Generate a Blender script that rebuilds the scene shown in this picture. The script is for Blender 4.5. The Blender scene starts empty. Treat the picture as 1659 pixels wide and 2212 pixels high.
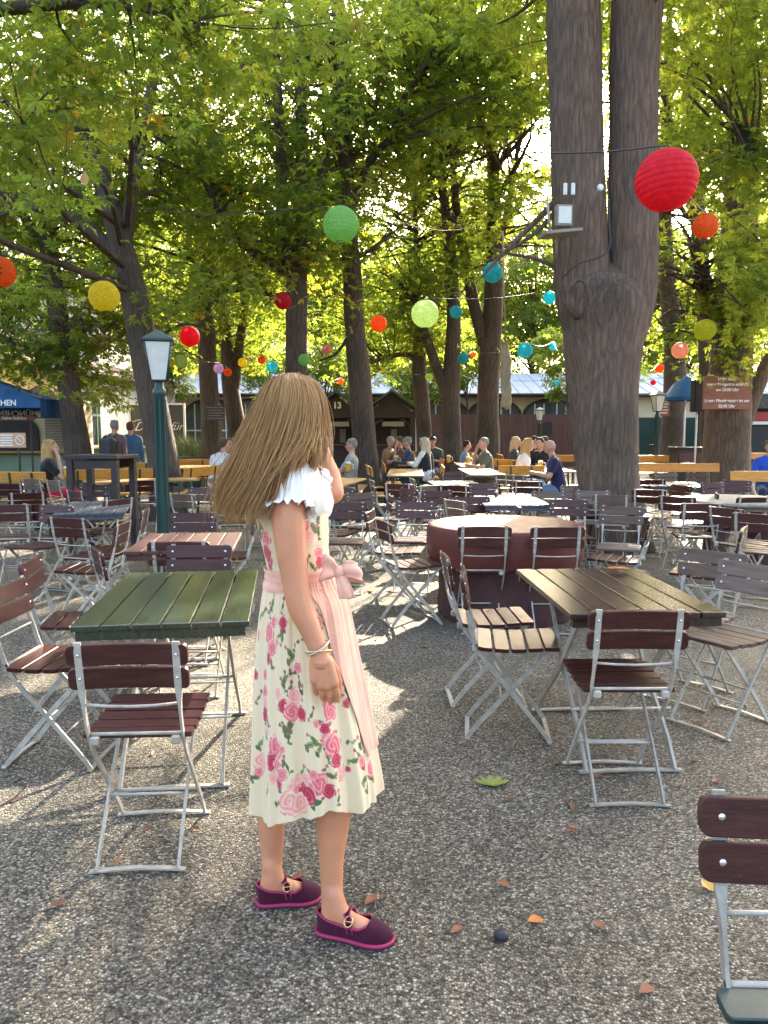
import bpy, bmesh, math, random
import numpy as np
from mathutils import Vector, Matrix, noise

random.seed(7); RS = np.random.RandomState(11)
R = math.radians
scene = bpy.context.scene
COL = scene.collection

# ------------------------------------------------------------------ camera
PITCH = R(6.05); FPX = 1662.0; CX = 829.5; CY = 1106.0; CAMH = 1.5
cam_d = bpy.data.cameras.new('camera'); cam = bpy.data.objects.new('camera', cam_d); COL.objects.link(cam)
cam.location = (0, 0, CAMH); cam.rotation_euler = (R(90) - PITCH, 0, 0)
cam_d.sensor_fit = 'VERTICAL'; cam_d.sensor_height = 36.0; cam_d.lens = FPX / 2212.0 * 36.0
cam_d.clip_start = 0.05; cam_d.clip_end = 600
scene.camera = cam

# ------------------------------------------------------------------ sky, sun, exposure
SUN_DIR = Vector((0.367, 1.064, 0.57)).normalized()
SUN_EL = math.asin(SUN_DIR.z); SUN_AZ = math.atan2(SUN_DIR.x, SUN_DIR.y)
world = bpy.data.worlds.new('World'); scene.world = world; world.use_nodes = True
wn = world.node_tree; wn.nodes.clear()
wo = wn.nodes.new('ShaderNodeOutputWorld'); wb = wn.nodes.new('ShaderNodeBackground'); ws = wn.nodes.new('ShaderNodeTexSky')
ws.sky_type = 'NISHITA'; ws.sun_disc = False; ws.sun_elevation = SUN_EL; ws.sun_rotation = SUN_AZ
ws.air_density = 0.9; ws.dust_density = 7.0; ws.ozone_density = 0.3
wb.inputs['Strength'].default_value = 0.15
wn.links.new(ws.outputs['Color'], wb.inputs['Color']); wn.links.new(wb.outputs['Background'], wo.inputs['Surface'])
sd = bpy.data.lights.new('sun', 'SUN'); sd.energy = 3.6; sd.angle = R(0.55); sd.color = (1.0, 0.90, 0.74)
sun = bpy.data.objects.new('sun', sd); COL.objects.link(sun)
sun.rotation_euler = SUN_DIR.to_track_quat('Z', 'Y').to_euler(); sun.location = (10, 25, 20)
vs = scene.view_settings
scene.display_settings.display_device = 'sRGB'
vs.view_transform = 'Standard'; vs.look = 'None'; vs.gamma = 1.0; vs.exposure = 3.1; vs.use_curve_mapping = False
cy = scene.cycles
cy.max_bounces = 7; cy.diffuse_bounces = 4; cy.glossy_bounces = 3; cy.transmission_bounces = 5; cy.transparent_max_bounces = 6
cy.sample_clamp_indirect = 6.0; cy.caustics_reflective = False; cy.caustics_refractive = False
cy.use_denoising = True

# ------------------------------------------------------------------ measuring helpers (photo measured at 1659 x 2212)
SP, CP = math.sin(PITCH), math.cos(PITCH)
def ray(px, py):
    x = (px - CX) / FPX; y = (CY - py) / FPX
    return Vector((x, CP + y * SP, -SP + y * CP))
def at_z(px, py, z):
    d = ray(px, py); t = (z - CAMH) / d.z
    return Vector((d.x * t, d.y * t, z))
def at_y(px, py, Y):
    d = ray(px, py); t = Y / d.y
    return Vector((d.x * t, Y, CAMH + d.z * t))
def depth(p): return p[1] * CP + (CAMH - p[2]) * SP
def mpp(p): return depth(p) / FPX          # metres per photo pixel at p

# ------------------------------------------------------------------ object helpers
def link(o, parent=None):
    COL.objects.link(o)
    if parent is not None: o.parent = parent
    return o
def tag(o, label=None, cat=None, group=None, kind=None):
    if label: o['label'] = label
    if cat: o['category'] = cat
    if group: o['group'] = group
    if kind: o['kind'] = kind
    return o
def empty(name, loc=(0, 0, 0), rz=0.0, label=None, cat=None, group=None, kind=None):
    o = bpy.data.objects.new(name, None); o.empty_display_size = 0.1
    o.location = loc; o.rotation_euler = (0, 0, rz); link(o)
    return tag(o, label, cat, group, kind)
def copy_tree(o, parent=None):
    c = o.copy(); COL.objects.link(c)
    if parent is not None: c.parent = parent
    for ch in list(o.children): copy_tree(ch, c)
    return c
def smooth(me, on=True):
    me.polygons.foreach_set('use_smooth', [on] * len(me.polygons)); me.update()

class MB:
    """collects shapes and links them as one mesh object"""
    def __init__(s): s.v = []; s.f = []; s.m = []; s.mat = 0; s.sm = []
    def add(s, verts, faces, sm=False):
        n = len(s.v); s.v += [tuple(v) for v in verts]
        for f in faces: s.f.append(tuple(i + n for i in f)); s.m.append(s.mat); s.sm.append(sm)
    def box(s, c, size, rz=0.0, rot=None):
        hx, hy, hz = size[0] / 2, size[1] / 2, size[2] / 2
        M = rot if rot is not None else Matrix.Rotation(rz, 3, 'Z')
        vs = [M @ Vector((sx * hx, sy * hy, sz * hz)) + Vector(c) for sx in (-1, 1) for sy in (-1, 1) for sz in (-1, 1)]
        s.add(vs, [(0, 1, 3, 2), (4, 6, 7, 5), (0, 4, 5, 1), (2, 3, 7, 6), (0, 2, 6, 4), (1, 5, 7, 3)])
    def rbox(s, c, size, r=0.01, rot=None):
        """box with chamfered edges all round"""
        hx, hy, hz = [q / 2 for q in size]; r = min(r, hx * .9, hy * .9, hz * .9)
        M = rot if rot is not None else Matrix.Identity(3)
        bm = bmesh.new(); bmesh.ops.create_cube(bm, size=1.0)
        for v in bm.verts: v.co = Vector((v.co.x * size[0], v.co.y * size[1], v.co.z * size[2]))
        bmesh.ops.bevel(bm, geom=list(bm.edges), offset=r, segments=2, affect='EDGES', profile=0.5)
        bm.verts.index_update()
        s.add([M @ v.co + Vector(c) for v in bm.verts], [[v.index for v in f.verts] for f in bm.faces]); bm.free()
    def tube(s, pts, rad, n=8, cap=True, sx=1.0):
        pts = [Vector(p) for p in pts]
        if not hasattr(rad, '__len__'): rad = [rad] * len(pts)
        t0 = (pts[1] - pts[0]).normalized()
        u = t0.orthogonal().normalized(); vs = []; N = len(pts)
        for i, p in enumerate(pts):
            t = (pts[min(i + 1, N - 1)] - pts[max(i - 1, 0)])
            t = t.normalized() if t.length > 1e-9 else t0
            u = (u - t * u.dot(t)); u = u.normalized() if u.length > 1e-6 else t.orthogonal().normalized()
            w = t.cross(u)
            for k in range(n):
                a = 2 * math.pi * k / n
                vs.append(p + (u * math.cos(a) * sx + w * math.sin(a)) * rad[i])
        fs = [(i * n + k, i * n + (k + 1) % n, (i + 1) * n + (k + 1) % n, (i + 1) * n + k) for i in range(N - 1) for k in range(n)]
        if cap: fs += [tuple(range(n - 1, -1, -1)), tuple(range((N - 1) * n, N * n))]
        s.add(vs, fs, True)
    def bar(s, pts, wx, wn, ax=Vector((1, 0, 0))):
        """flat bar along pts; wx along ax, wn across it"""
        pts = [Vector(p) for p in pts]; N = len(pts)
        if not hasattr(wx, '__len__'): wx = [wx] * N
        if not hasattr(wn, '__len__'): wn = [wn] * N
        vs = []
        for i, p in enumerate(pts):
            t = (pts[min(i + 1, N - 1)] - pts[max(i - 1, 0)]).normalized()
            nn = t.cross(ax).normalized()
            for a, b in ((-1, -1), (1, -1), (1, 1), (-1, 1)): vs.append(p + ax * a * wx[i] / 2 + nn * b * wn[i] / 2)
        fs = [(i * 4 + k, i * 4 + (k + 1) % 4, (i + 1) * 4 + (k + 1) % 4, (i + 1) * 4 + k) for i in range(N - 1) for k in range(4)]
        fs += [(3, 2, 1, 0), tuple(range((N - 1) * 4, N * 4))]
        s.add(vs, fs)
    def sphere(s, c, r, n=12, m=8, sc=(1, 1, 1)):
        vs = [Vector(c) + Vector((0, 0, -r * sc[2]))]
        for j in range(1, m):
            ph = -math.pi / 2 + math.pi * j / m
            for k in range(n):
                a = 2 * math.pi * k / n
                vs.append(Vector(c) + Vector((math.cos(a) * math.cos(ph) * r * sc[0], math.sin(a) * math.cos(ph) * r * sc[1], math.sin(ph) * r * sc[2])))
        vs.append(Vector(c) + Vector((0, 0, r * sc[2]))); L = len(vs) - 1
        fs = [(0, 1 + (k + 1) % n, 1 + k) for k in range(n)]
        for j in range(m - 2):
            for k in range(n):
                a = 1 + j * n + k; b = 1 + j * n + (k + 1) % n
                fs.append((a, b, b + n, a + n))
        fs += [(L, 1 + (m - 2) * n + k, 1 + (m - 2) * n + (k + 1) % n) for k in range(n)]
        s.add(vs, fs, True)
    def lathe(s, prof, c=(0, 0, 0), n=24):
        vs = [Vector(c) + Vector((r * math.cos(2 * math.pi * k / n), r * math.sin(2 * math.pi * k / n), z)) for r, z in prof for k in range(n)]
        fs = [(i * n + k, i * n + (k + 1) % n, (i + 1) * n + (k + 1) % n, (i + 1) * n + k) for i in range(len(prof) - 1) for k in range(n)]
        s.add(vs, fs, True)
    def prism(s, poly, y0, y1, fn=None):
        """outline in (x,z) pushed from y0 to y1"""
        n = len(poly); vs = [Vector((x, y0, z)) for x, z in poly] + [Vector((x, y1, z)) for x, z in poly]
        if fn: vs = [fn(v) for v in vs]
        s.add(vs, [tuple(range(n)), tuple(range(2 * n - 1, n - 1, -1))] + [(k, k + n, (k + 1) % n + n, (k + 1) % n) for k in range(n)])
    def mesh(s, name, mats):
        me = bpy.data.meshes.new(name); me.from_pydata(s.v, [], s.f)
        for m in (mats if isinstance(mats, (list, tuple)) else [mats]): me.materials.append(m)
        me.polygons.foreach_set('material_index', s.m); me.polygons.foreach_set('use_smooth', s.sm)
        me.update(); return me
    def build(s, name, mats, parent=None):
        return link(bpy.data.objects.new(name, s.mesh(name, mats)), parent)

def np_mesh(name, V, F, mat, attrs=None, sm=False):
    """V (n,3), F (m,k) arrays; attrs name -> per-vertex float or rgb array"""
    me = bpy.data.meshes.new(name); n, (m, k) = len(V), F.shape
    me.vertices.add(n); me.vertices.foreach_set('co', np.ascontiguousarray(V, dtype=np.float32).ravel())
    me.loops.add(m * k); me.loops.foreach_set('vertex_index', np.ascontiguousarray(F, dtype=np.int32).ravel())
    me.polygons.add(m); me.polygons.foreach_set('loop_start', np.arange(m, dtype=np.int32) * k)
    try: me.polygons.foreach_set('loop_total', np.full(m, k, dtype=np.int32))
    except Exception: pass
    me.polygons.foreach_set('use_smooth', np.full(m, sm, dtype=bool))
    for an, av in (attrs or {}).items():
        av = np.asarray(av, dtype=np.float32)
        if av.ndim == 1:
            a = me.attributes.new(an, 'FLOAT', 'POINT'); a.data.foreach_set('value', av)
        else:
            a = me.attributes.new(an, 'FLOAT_COLOR', 'POINT')
            a.data.foreach_set('color', np.concatenate([av, np.ones((n, 1), np.float32)], 1).ravel())
    me.materials.append(mat); me.update(calc_edges=True); me.validate()
    return me

def text_mesh(name, body, size, mat, M, parent=None, shear=0.0, align='CENTER', ext=0.002, spacing=1.0, bold=0.0, flip=False):
    cu = bpy.data.curves.new(name, 'FONT'); cu.body = body; cu.size = size; cu.align_x = align; cu.align_y = 'CENTER'
    cu.extrude = ext; cu.shear = shear; cu.space_line = spacing; cu.offset = bold
    o = bpy.data.objects.new(name, cu); COL.objects.link(o)
    bpy.context.view_layer.update()
    me = bpy.data.meshes.new_from_object(o.evaluated_get(bpy.context.evaluated_depsgraph_get()))
    bpy.data.objects.remove(o); bpy.data.curves.remove(cu)
    if flip: me.transform(Matrix.Diagonal((-1, 1, 1, 1)))
    me.transform(M); me.name = name; me.materials.clear(); me.materials.append(mat)
    return link(bpy.data.objects.new(name, me), parent)

def remesh(name, mb, voxel, mats, parent=None, smooth_it=4, fac=0.5):
    """union of overlapping shapes turned into one continuous surface"""
    me0 = bpy.data.meshes.new('tmp'); me0.from_pydata(mb.v, [], mb.f); me0.update()
    o = bpy.data.objects.new('tmp', me0); COL.objects.link(o)
    m = o.modifiers.new('r', 'REMESH'); m.mode = 'VOXEL'; m.voxel_size = voxel; m.use_smooth_shade = True
    if smooth_it:
        q = o.modifiers.new('s', 'SMOOTH'); q.factor = fac; q.iterations = smooth_it
    bpy.context.view_layer.update()
    me = bpy.data.meshes.new_from_object(o.evaluated_get(bpy.context.evaluated_depsgraph_get()))
    bpy.data.objects.remove(o); bpy.data.meshes.remove(me0)
    me.name = name; me.materials.clear()
    for q in (mats if isinstance(mats, (list, tuple)) else [mats]): me.materials.append(q)
    smooth(me)
    return link(bpy.data.objects.new(name, me), parent)

def catmull(pts, n=6):
    pts = [np.array(p, float) for p in pts]; out = []
    P = [2 * pts[0] - pts[1]] + pts + [2 * pts[-1] - pts[-2]]
    for i in range(1, len(P) - 2):
        p0, p1, p2, p3 = P[i - 1], P[i], P[i + 1], P[i + 2]
        for k in range(n):
            t = k / n
            out.append(0.5 * (2 * p1 + (p2 - p0) * t + (2 * p0 - 5 * p1 + 4 * p2 - p3) * t * t + (3 * p1 - p0 - 3 * p2 + p3) * t ** 3))
    out.append(pts[-1]); return np.array(out)

# ------------------------------------------------------------------ materials
def new_mat(name):
    m = bpy.data.materials.new(name); m.use_nodes = True; nt = m.node_tree
    b = nt.nodes['Principled BSDF']; return m, nt, b
def N(nt, t, **kw):
    n = nt.nodes.new(t)
    for k, v in kw.items():
        if k in n.inputs: n.inputs[k].default_value = v
        else: setattr(n, k, v)
    return n
def ramp(nt, fac, stops, interp='LINEAR'):
    r = nt.nodes.new('ShaderNodeValToRGB'); e = r.color_ramp.elements; r.color_ramp.interpolation = interp
    e[0].position, e[0].color = stops[0][0], (*stops[0][1], 1); e[1].position, e[1].color = stops[-1][0], (*stops[-1][1], 1)
    for p, c in stops[1:-1]:
        q = e.new(p); q.color = (*c, 1)
    nt.links.new(fac, r.inputs['Fac']); return r.outputs['Color']
def simple(name, col, rough=0.5, metal=0.0, var=0.25, scale=8.0, bump=0.0, bscale=60.0, coat=0.0, stretch=None, sheen=0.0, spec=0.5, orand=0.0):
    m, nt, b = new_mat(name); L = nt.links
    tc = N(nt, 'ShaderNodeTexCoord'); src = tc.outputs['Object']
    if stretch:
        mp = N(nt, 'ShaderNodeMapping'); mp.inputs['Scale'].default_value = stretch; L.new(src, mp.inputs['Vector']); src = mp.outputs['Vector']
    nz = N(nt, 'ShaderNodeTexNoise', Scale=scale, Detail=5.0, Roughness=0.6); L.new(src, nz.inputs['Vector'])
    c0 = tuple(max(0, c * (1 - var)) for c in col); c1 = tuple(min(1, c * (1 + var)) for c in col)
    L.new(ramp(nt, nz.outputs['Fac'], [(0.3, c0), (0.7, c1)]), b.inputs['Base Color'])
    if orand:   # each piece of furniture has faded a little differently
        oi = N(nt, 'ShaderNodeObjectInfo'); hs = N(nt, 'ShaderNodeHueSaturation'); src_l = b.inputs['Base Color'].links[0].from_socket
        mv = N(nt, 'ShaderNodeMapRange'); mv.inputs['To Min'].default_value = 1 - orand; mv.inputs['To Max'].default_value = 1 + orand; L.new(oi.outputs['Random'], mv.inputs['Value']); L.new(mv.outputs['Result'], hs.inputs['Value'])
        mw = N(nt, 'ShaderNodeMapRange'); mw.inputs['To Min'].default_value = 1.1; mw.inputs['To Max'].default_value = 1.1 - orand; L.new(oi.outputs['Random'], mw.inputs['Value']); L.new(mw.outputs['Result'], hs.inputs['Saturation'])
        L.new(src_l, hs.inputs['Color'])
        # scuffs and worn paint
        ns = N(nt, 'ShaderNodeTexNoise', Scale=scale * 7, Detail=6.0, Roughness=0.7); L.new(src, ns.inputs['Vector'])
        wm_ = N(nt, 'ShaderNodeMixRGB'); wm_.inputs['Color2'].default_value = (*[min(1, c * 2.2 + .05) for c in col], 1); L.new(hs.outputs['Color'], wm_.inputs['Color1'])
        L.new(ramp(nt, ns.outputs['Fac'], [(0.60, (0, 0, 0)), (0.70, (.55, .55, .55))]), wm_.inputs['Fac']); L.new(wm_.outputs['Color'], b.inputs['Base Color'])
    b.inputs['Roughness'].default_value = rough; b.inputs['Metallic'].default_value = metal
    b.inputs['Coat Weight'].default_value = coat; b.inputs['Coat Roughness'].default_value = rough * 1.1; b.inputs['Sheen Weight'].default_value = sheen
    b.inputs['Specular IOR Level'].default_value = spec
    rr = N(nt, 'ShaderNodeMapRange'); rr.inputs['To Min'].default_value = rough * 0.8; rr.inputs['To Max'].default_value = min(1, rough * 1.3)
    n3 = N(nt, 'ShaderNodeTexNoise', Scale=scale * 2.3, Detail=3.0); L.new(src, n3.inputs['Vector']); L.new(n3.outputs['Fac'], rr.inputs['Value']); L.new(rr.outputs['Result'], b.inputs['Roughness'])
    if bump:
        n2 = N(nt, 'ShaderNodeTexNoise', Scale=bscale, Detail=4.0); L.new(src, n2.inputs['Vector'])
        bp = N(nt, 'ShaderNodeBump', Strength=bump, Distance=0.02); L.new(n2.outputs['Fac'], bp.inputs['Height']); L.new(bp.outputs['Normal'], b.inputs['Normal'])
    return m
M = {}
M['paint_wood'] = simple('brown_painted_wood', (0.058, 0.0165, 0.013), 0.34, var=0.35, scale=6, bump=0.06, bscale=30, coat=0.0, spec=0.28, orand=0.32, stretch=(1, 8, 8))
M['paint_top'] = simple('brown_painted_tabletop', (0.034, 0.020, 0.012), 0.2, var=0.35, scale=5, bump=0.05, bscale=26, coat=0.3, stretch=(8, 1, 8))
M['paint_red'] = simple('red_brown_tabletop', (0.085, 0.027, 0.02), 0.4, var=0.2, scale=5, bump=0.05, bscale=26, coat=0.2, stretch=(8, 1, 8))
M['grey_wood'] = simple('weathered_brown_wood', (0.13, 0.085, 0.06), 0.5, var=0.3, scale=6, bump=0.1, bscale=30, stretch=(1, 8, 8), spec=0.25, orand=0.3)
M['grey_top'] = simple('weathered_grey_tabletop', (0.075, 0.08, 0.09), 0.5, var=0.35, scale=5, bump=0.1, bscale=30, stretch=(8, 1, 8), spec=0.2)
M['green_reflection_top'] = simple('brown_top_tinted_as_green_reflection', (0.020, 0.033, 0.016), 0.24, var=0.4, scale=5, bump=0.05, bscale=26, coat=0.6, stretch=(8, 1, 8))  # reflected canopy green is put into this brown top's base colour
M['metal'] = simple('galvanised_steel', (0.41, 0.375, 0.305), 0.48, 0.2, var=0.22, scale=22, bump=0.05, bscale=90, orand=0.2)
M['rivet'] = simple('bright_steel', (0.75, 0.74, 0.70), 0.25, 0.8, var=0.08)
M['bench'] = simple('varnished_spruce', (0.54, 0.245, 0.045), 0.4, var=0.22, scale=5, bump=0.05, bscale=30, spec=0.3, stretch=(1, 8, 8))
M['bench_pale'] = simple('worn_spruce', (0.34, 0.20, 0.075), 0.45, var=0.3, scale=5, bump=0.06, bscale=30, spec=0.3, stretch=(1, 8, 8))
M['green_metal'] = simple('dark_green_steel', (0.018, 0.055, 0.048), 0.35, 0.1, var=0.2, scale=12)
M['black_metal'] = simple('black_steel', (0.018, 0.019, 0.022), 0.4, 0.2, var=0.2)
M['dark_wood'] = simple('dark_stained_wood', (0.032, 0.019, 0.019), 0.5, var=0.35, scale=4, bump=0.15, bscale=20, stretch=(6, 6, 1))
M['fence_wood'] = simple('red_brown_boards', (0.105, 0.045, 0.038), 0.6, var=0.3, scale=3, bump=0.15, bscale=20, stretch=(8, 8, 0.6))
M['cream'] = simple('cream_render', (0.62, 0.53, 0.36), 0.85, var=0.10, scale=1.5, bump=0.15, bscale=80)
M['white_wall'] = simple('white_render', (0.74, 0.71, 0.64), 0.85, var=0.08, scale=1.5, bump=0.15, bscale=80)
M['roof_metal'] = simple('pale_sheet_roof', (0.52, 0.56, 0.62), 0.4, 0.1, var=0.1, scale=2)
M['roof_tile'] = simple('dark_shingle', (0.07, 0.075, 0.06), 0.75, var=0.4, scale=9, bump=0.5, bscale=25)
M['tile_brown'] = simple('brown_roof_tiles', (0.16, 0.11, 0.09), 0.75, var=0.35, scale=9, bump=0.5, bscale=22)
M['green_paint'] = simple('sage_green_paint', (0.17, 0.27, 0.18), 0.5, var=0.15, scale=3)
M['dark'] = simple('dark_interior', (0.02, 0.02, 0.022), 0.6, var=0.2)
M['glass_dark'] = simple('dark_window_glass', (0.06, 0.075, 0.08), 0.08, var=0.3, scale=1.2)
M['frosted'] = simple('frosted_lamp_glass', (0.62, 0.62, 0.55), 0.3, var=0.08)
M['white_paint'] = simple('white_paint', (0.72, 0.72, 0.68), 0.4, var=0.06)
M['lettering'] = simple('white_lettering', (0.82, 0.80, 0.76), 0.6, var=0.03)
M['board'] = simple('charcoal_board', (0.05, 0.048, 0.055), 0.55, var=0.2, scale=3)
M['sign_wood'] = simple('orange_brown_sign_board', (0.27, 0.105, 0.06), 0.5, var=0.3, scale=4, bump=0.1, bscale=30, stretch=(1, 1, 9))
M['sign_pale'] = simple('pale_orange_sign_board', (0.55, 0.34, 0.19), 0.5, var=0.15, scale=4)
M['blue_cloth'] = simple('blue_parasol_cloth', (0.012, 0.085, 0.22), 0.7, var=0.15, scale=3, bump=0.1, bscale=20)
M['wire'] = simple('black_cable', (0.02, 0.02, 0.02), 0.5, var=0.1)
M['cloth_brown'] = simple('brown_vinyl_cover', (0.115, 0.032, 0.024), 0.5, var=0.2, scale=4, bump=0.12, bscale=14, spec=0.22)
M['beer'] = simple('lager_beer', (0.65, 0.36, 0.04), 0.1, var=0.1)
M['foam'] = simple('beer_foam', (0.8, 0.78, 0.7), 0.7, var=0.05)
M['tan_cloth'] = simple('tan_sacking', (0.30, 0.235, 0.13), 0.85, var=0.25, scale=10, bump=0.3, bscale=60, stretch=(4, 4, 1))
M['stone_pale'] = simple('pale_weathered_wood', (0.26, 0.235, 0.19), 0.7, var=0.25, scale=5, stretch=(1, 6, 6))

def bark_mat(name, c0, c1, sc=1.0):
    m, nt, b = new_mat(name); L = nt.links
    tc = N(nt, 'ShaderNodeTexCoord'); mp = N(nt, 'ShaderNodeMapping'); mp.inputs['Scale'].default_value = (13 * sc, 13 * sc, 1.7 * sc)
    L.new(tc.outputs['Object'], mp.inputs['Vector'])
    nz = N(nt, 'ShaderNodeTexNoise', Scale=2.6, Detail=9.0, Roughness=0.72, Distortion=0.9); L.new(mp.outputs['Vector'], nz.inputs['Vector'])
    vo = N(nt, 'ShaderNodeTexVoronoi', Scale=1.3, feature='DISTANCE_TO_EDGE'); L.new(mp.outputs['Vector'], vo.inputs['Vector'])
    n2 = N(nt, 'ShaderNodeTexNoise', Scale=0.9, Detail=3.0); L.new(tc.outputs['Object'], n2.inputs['Vector'])
    mx = N(nt, 'ShaderNodeMath', operation='MULTIPLY'); L.new(nz.outputs['Fac'], mx.inputs[0])
    mr = N(nt, 'ShaderNodeMapRange'); mr.inputs['From Max'].default_value = 0.25; mr.inputs['To Min'].default_value = 0.66; L.new(vo.outputs['Distance'], mr.inputs['Value']); L.new(mr.outputs['Result'], mx.inputs[1])
    col = ramp(nt, mx.outputs['Value'], [(0.2, c0), (0.62, c1)])
    mix = N(nt, 'ShaderNodeMixRGB', blend_type='MULTIPLY'); mix.inputs['Fac'].default_value = 0.7
    L.new(col, mix.inputs['Color1']); L.new(ramp(nt, n2.outputs['Fac'], [(0.3, (0.5, 0.55, 0.45)), (0.48, (0.95, 0.95, 0.9)), (0.7, (1.25, 1.08, 0.95))]), mix.inputs['Color2'])
    L.new(mix.outputs['Color'], b.inputs['Base Color']); b.inputs['Roughness'].default_value = 0.9
    bp = N(nt, 'ShaderNodeBump', Strength=1.0, Distance=0.06); L.new(mx.outputs['Value'], bp.inputs['Height']); L.new(bp.outputs['Normal'], b.inputs['Normal'])
    return m
M['bark'] = bark_mat('chestnut_bark', (0.05, 0.037, 0.03), (0.17, 0.125, 0.10))
M['bark_big'] = bark_mat('old_furrowed_bark', (0.055, 0.038, 0.029), (0.27, 0.185, 0.135), 1.0)

def leaf_mat(name, stops, tstops, tw=0.56, rough=0.45):
    m, nt, b = new_mat(name); L = nt.links
    at = N(nt, 'ShaderNodeAttribute', attribute_name='rnd')
    c = ramp(nt, at.outputs['Fac'], stops); t = ramp(nt, at.outputs['Fac'], tstops)
    L.new(c, b.inputs['Base Color']); b.inputs['Roughness'].default_value = rough; b.inputs['Specular IOR Level'].default_value = 0.35
    tr = N(nt, 'ShaderNodeBsdfTranslucent'); L.new(t, tr.inputs['Color'])
    mx = N(nt, 'ShaderNodeMixShader'); mx.inputs['Fac'].default_value = tw
    L.new(b.outputs['BSDF'], mx.inputs[1]); L.new(tr.outputs['BSDF'], mx.inputs[2])
    L.new(mx.outputs['Shader'], nt.nodes['Material Output'].inputs['Surface'])
    return m
M['leaf'] = leaf_mat('chestnut_leaf', [(0, (0.045, 0.09, 0.018)), (0.6, (0.075, 0.125, 0.024)), (0.93, (0.12, 0.145, 0.025)), (1, (0.32, 0.19, 0.02))],
                     [(0, (0.27, 0.39, 0.04)), (0.6, (0.46, 0.55, 0.05)), (0.93, (0.66, 0.61, 0.06)), (1, (0.75, 0.42, 0.03))])
M['leaf_far'] = leaf_mat('far_tree_leaf', [(0, (0.06, 0.10, 0.02)), (0.7, (0.10, 0.135, 0.025)), (1, (0.16, 0.16, 0.03))],
                         [(0, (0.34, 0.46, 0.05)), (0.7, (0.50, 0.58, 0.06)), (1, (0.52, 0.54, 0.07))], 0.55)

def fabric(name, col, rough=0.85, tw=0.12):
    m = simple(name, col, rough, var=0.12, scale=14, bump=0.12, bscale=160, sheen=0.2, spec=0.2)
    return m
def gravel():
    m, nt, b = new_mat('pea_gravel'); L = nt.links
    tc = N(nt, 'ShaderNodeTexCoord'); src = tc.outputs['Object']
    dn = N(nt, 'ShaderNodeTexNoise', Scale=60.0, Detail=2.0); L.new(src, dn.inputs['Vector'])
    ad = N(nt, 'ShaderNodeVectorMath', operation='MULTIPLY_ADD'); L.new(dn.outputs['Color'], ad.inputs[0]); ad.inputs[1].default_value = (0.006, 0.006, 0.006); L.new(src, ad.inputs[2])
    v1 = N(nt, 'ShaderNodeTexVoronoi', Scale=125.0, Randomness=1.0); L.new(ad.outputs['Vector'], v1.inputs['Vector'])
    v2 = N(nt, 'ShaderNodeTexVoronoi', Scale=230.0); L.new(ad.outputs['Vector'], v2.inputs['Vector'])
    sx = N(nt, 'ShaderNodeSeparateColor'); L.new(v1.outputs['Color'], sx.inputs['Color'])
    col = ramp(nt, sx.outputs['Red'], [(0.0, (0.045, 0.042, 0.037)), (0.22, (0.11, 0.10, 0.078)), (0.45, (0.185, 0.166, 0.124)), (0.65, (0.255, 0.22, 0.158)), (0.82, (0.36, 0.32, 0.24)), (0.93, (0.62, 0.57, 0.47)), (1.0, (0.26, 0.155, 0.10))])
    gap = ramp(nt, v1.outputs['Distance'], [(0.30, (1, 1, 1)), (0.70, (0.42, 0.39, 0.35))])
    mu = N(nt, 'ShaderNodeMixRGB', blend_type='MULTIPLY'); mu.inputs['Fac'].default_value = 1.0; L.new(col, mu.inputs['Color1']); L.new(gap, mu.inputs['Color2'])
    big = N(nt, 'ShaderNodeTexNoise', Scale=0.9, Detail=7.0, Roughness=0.65); L.new(src, big.inputs['Vector'])
    m2 = N(nt, 'ShaderNodeMixRGB', blend_type='MULTIPLY'); m2.inputs['Fac'].default_value = 1.0
    L.new(mu.outputs['Color'], m2.inputs['Color1']); L.new(ramp(nt, big.outputs['Fac'], [(0.3, (0.58, 0.55, 0.50)), (0.5, (0.93, 0.91, 0.87)), (0.7, (1.15, 1.11, 1.04))]), m2.inputs['Color2'])
    L.new(m2.outputs['Color'], b.inputs['Base Color']); b.inputs['Roughness'].default_value = 0.75; b.inputs['Specular IOR Level'].default_value = 0.3
    iv = N(nt, 'ShaderNodeMath', operation='MULTIPLY_ADD'); iv.inputs[1].default_value = -1.0; iv.inputs[2].default_value = 1.0; L.new(v1.outputs['Distance'], iv.inputs[0])
    i2 = N(nt, 'ShaderNodeMath', operation='MULTIPLY_ADD'); i2.inputs[1].default_value = -0.3; L.new(v2.outputs['Distance'], i2.inputs[0]); L.new(iv.outputs['Value'], i2.inputs[2])
    bp = N(nt, 'ShaderNodeBump', Strength=1.0, Distance=0.009); L.new(i2.outputs['Value'], bp.inputs['Height']); L.new(bp.outputs['Normal'], b.inputs['Normal'])
    return m
M['gravel'] = gravel()
# ================================================================== ground
gx = MB(); gx.add([(-60, -15, 0), (60, -15, 0), (60, 120, 0), (-60, 120, 0)], [(0, 1, 2, 3)])
g = gx.build('ground', M['gravel']); tag(g, 'grey beige pea gravel ground of the beer garden', 'ground', kind='structure')

# ================================================================== buildings
def arch_poly(x0, x1, z0, z1, n=10):
    """flat-bottomed arch outline (x,z)"""
    r = (x1 - x0) / 2; cx = (x0 + x1) / 2; zc = z1 - r * 0.62
    return [(x0, z0), (x1, z0)] + [(cx + r * math.cos(math.pi * k / n), zc + r * 0.62 * math.sin(math.pi * k / n)) for k in range(n + 1)]

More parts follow.
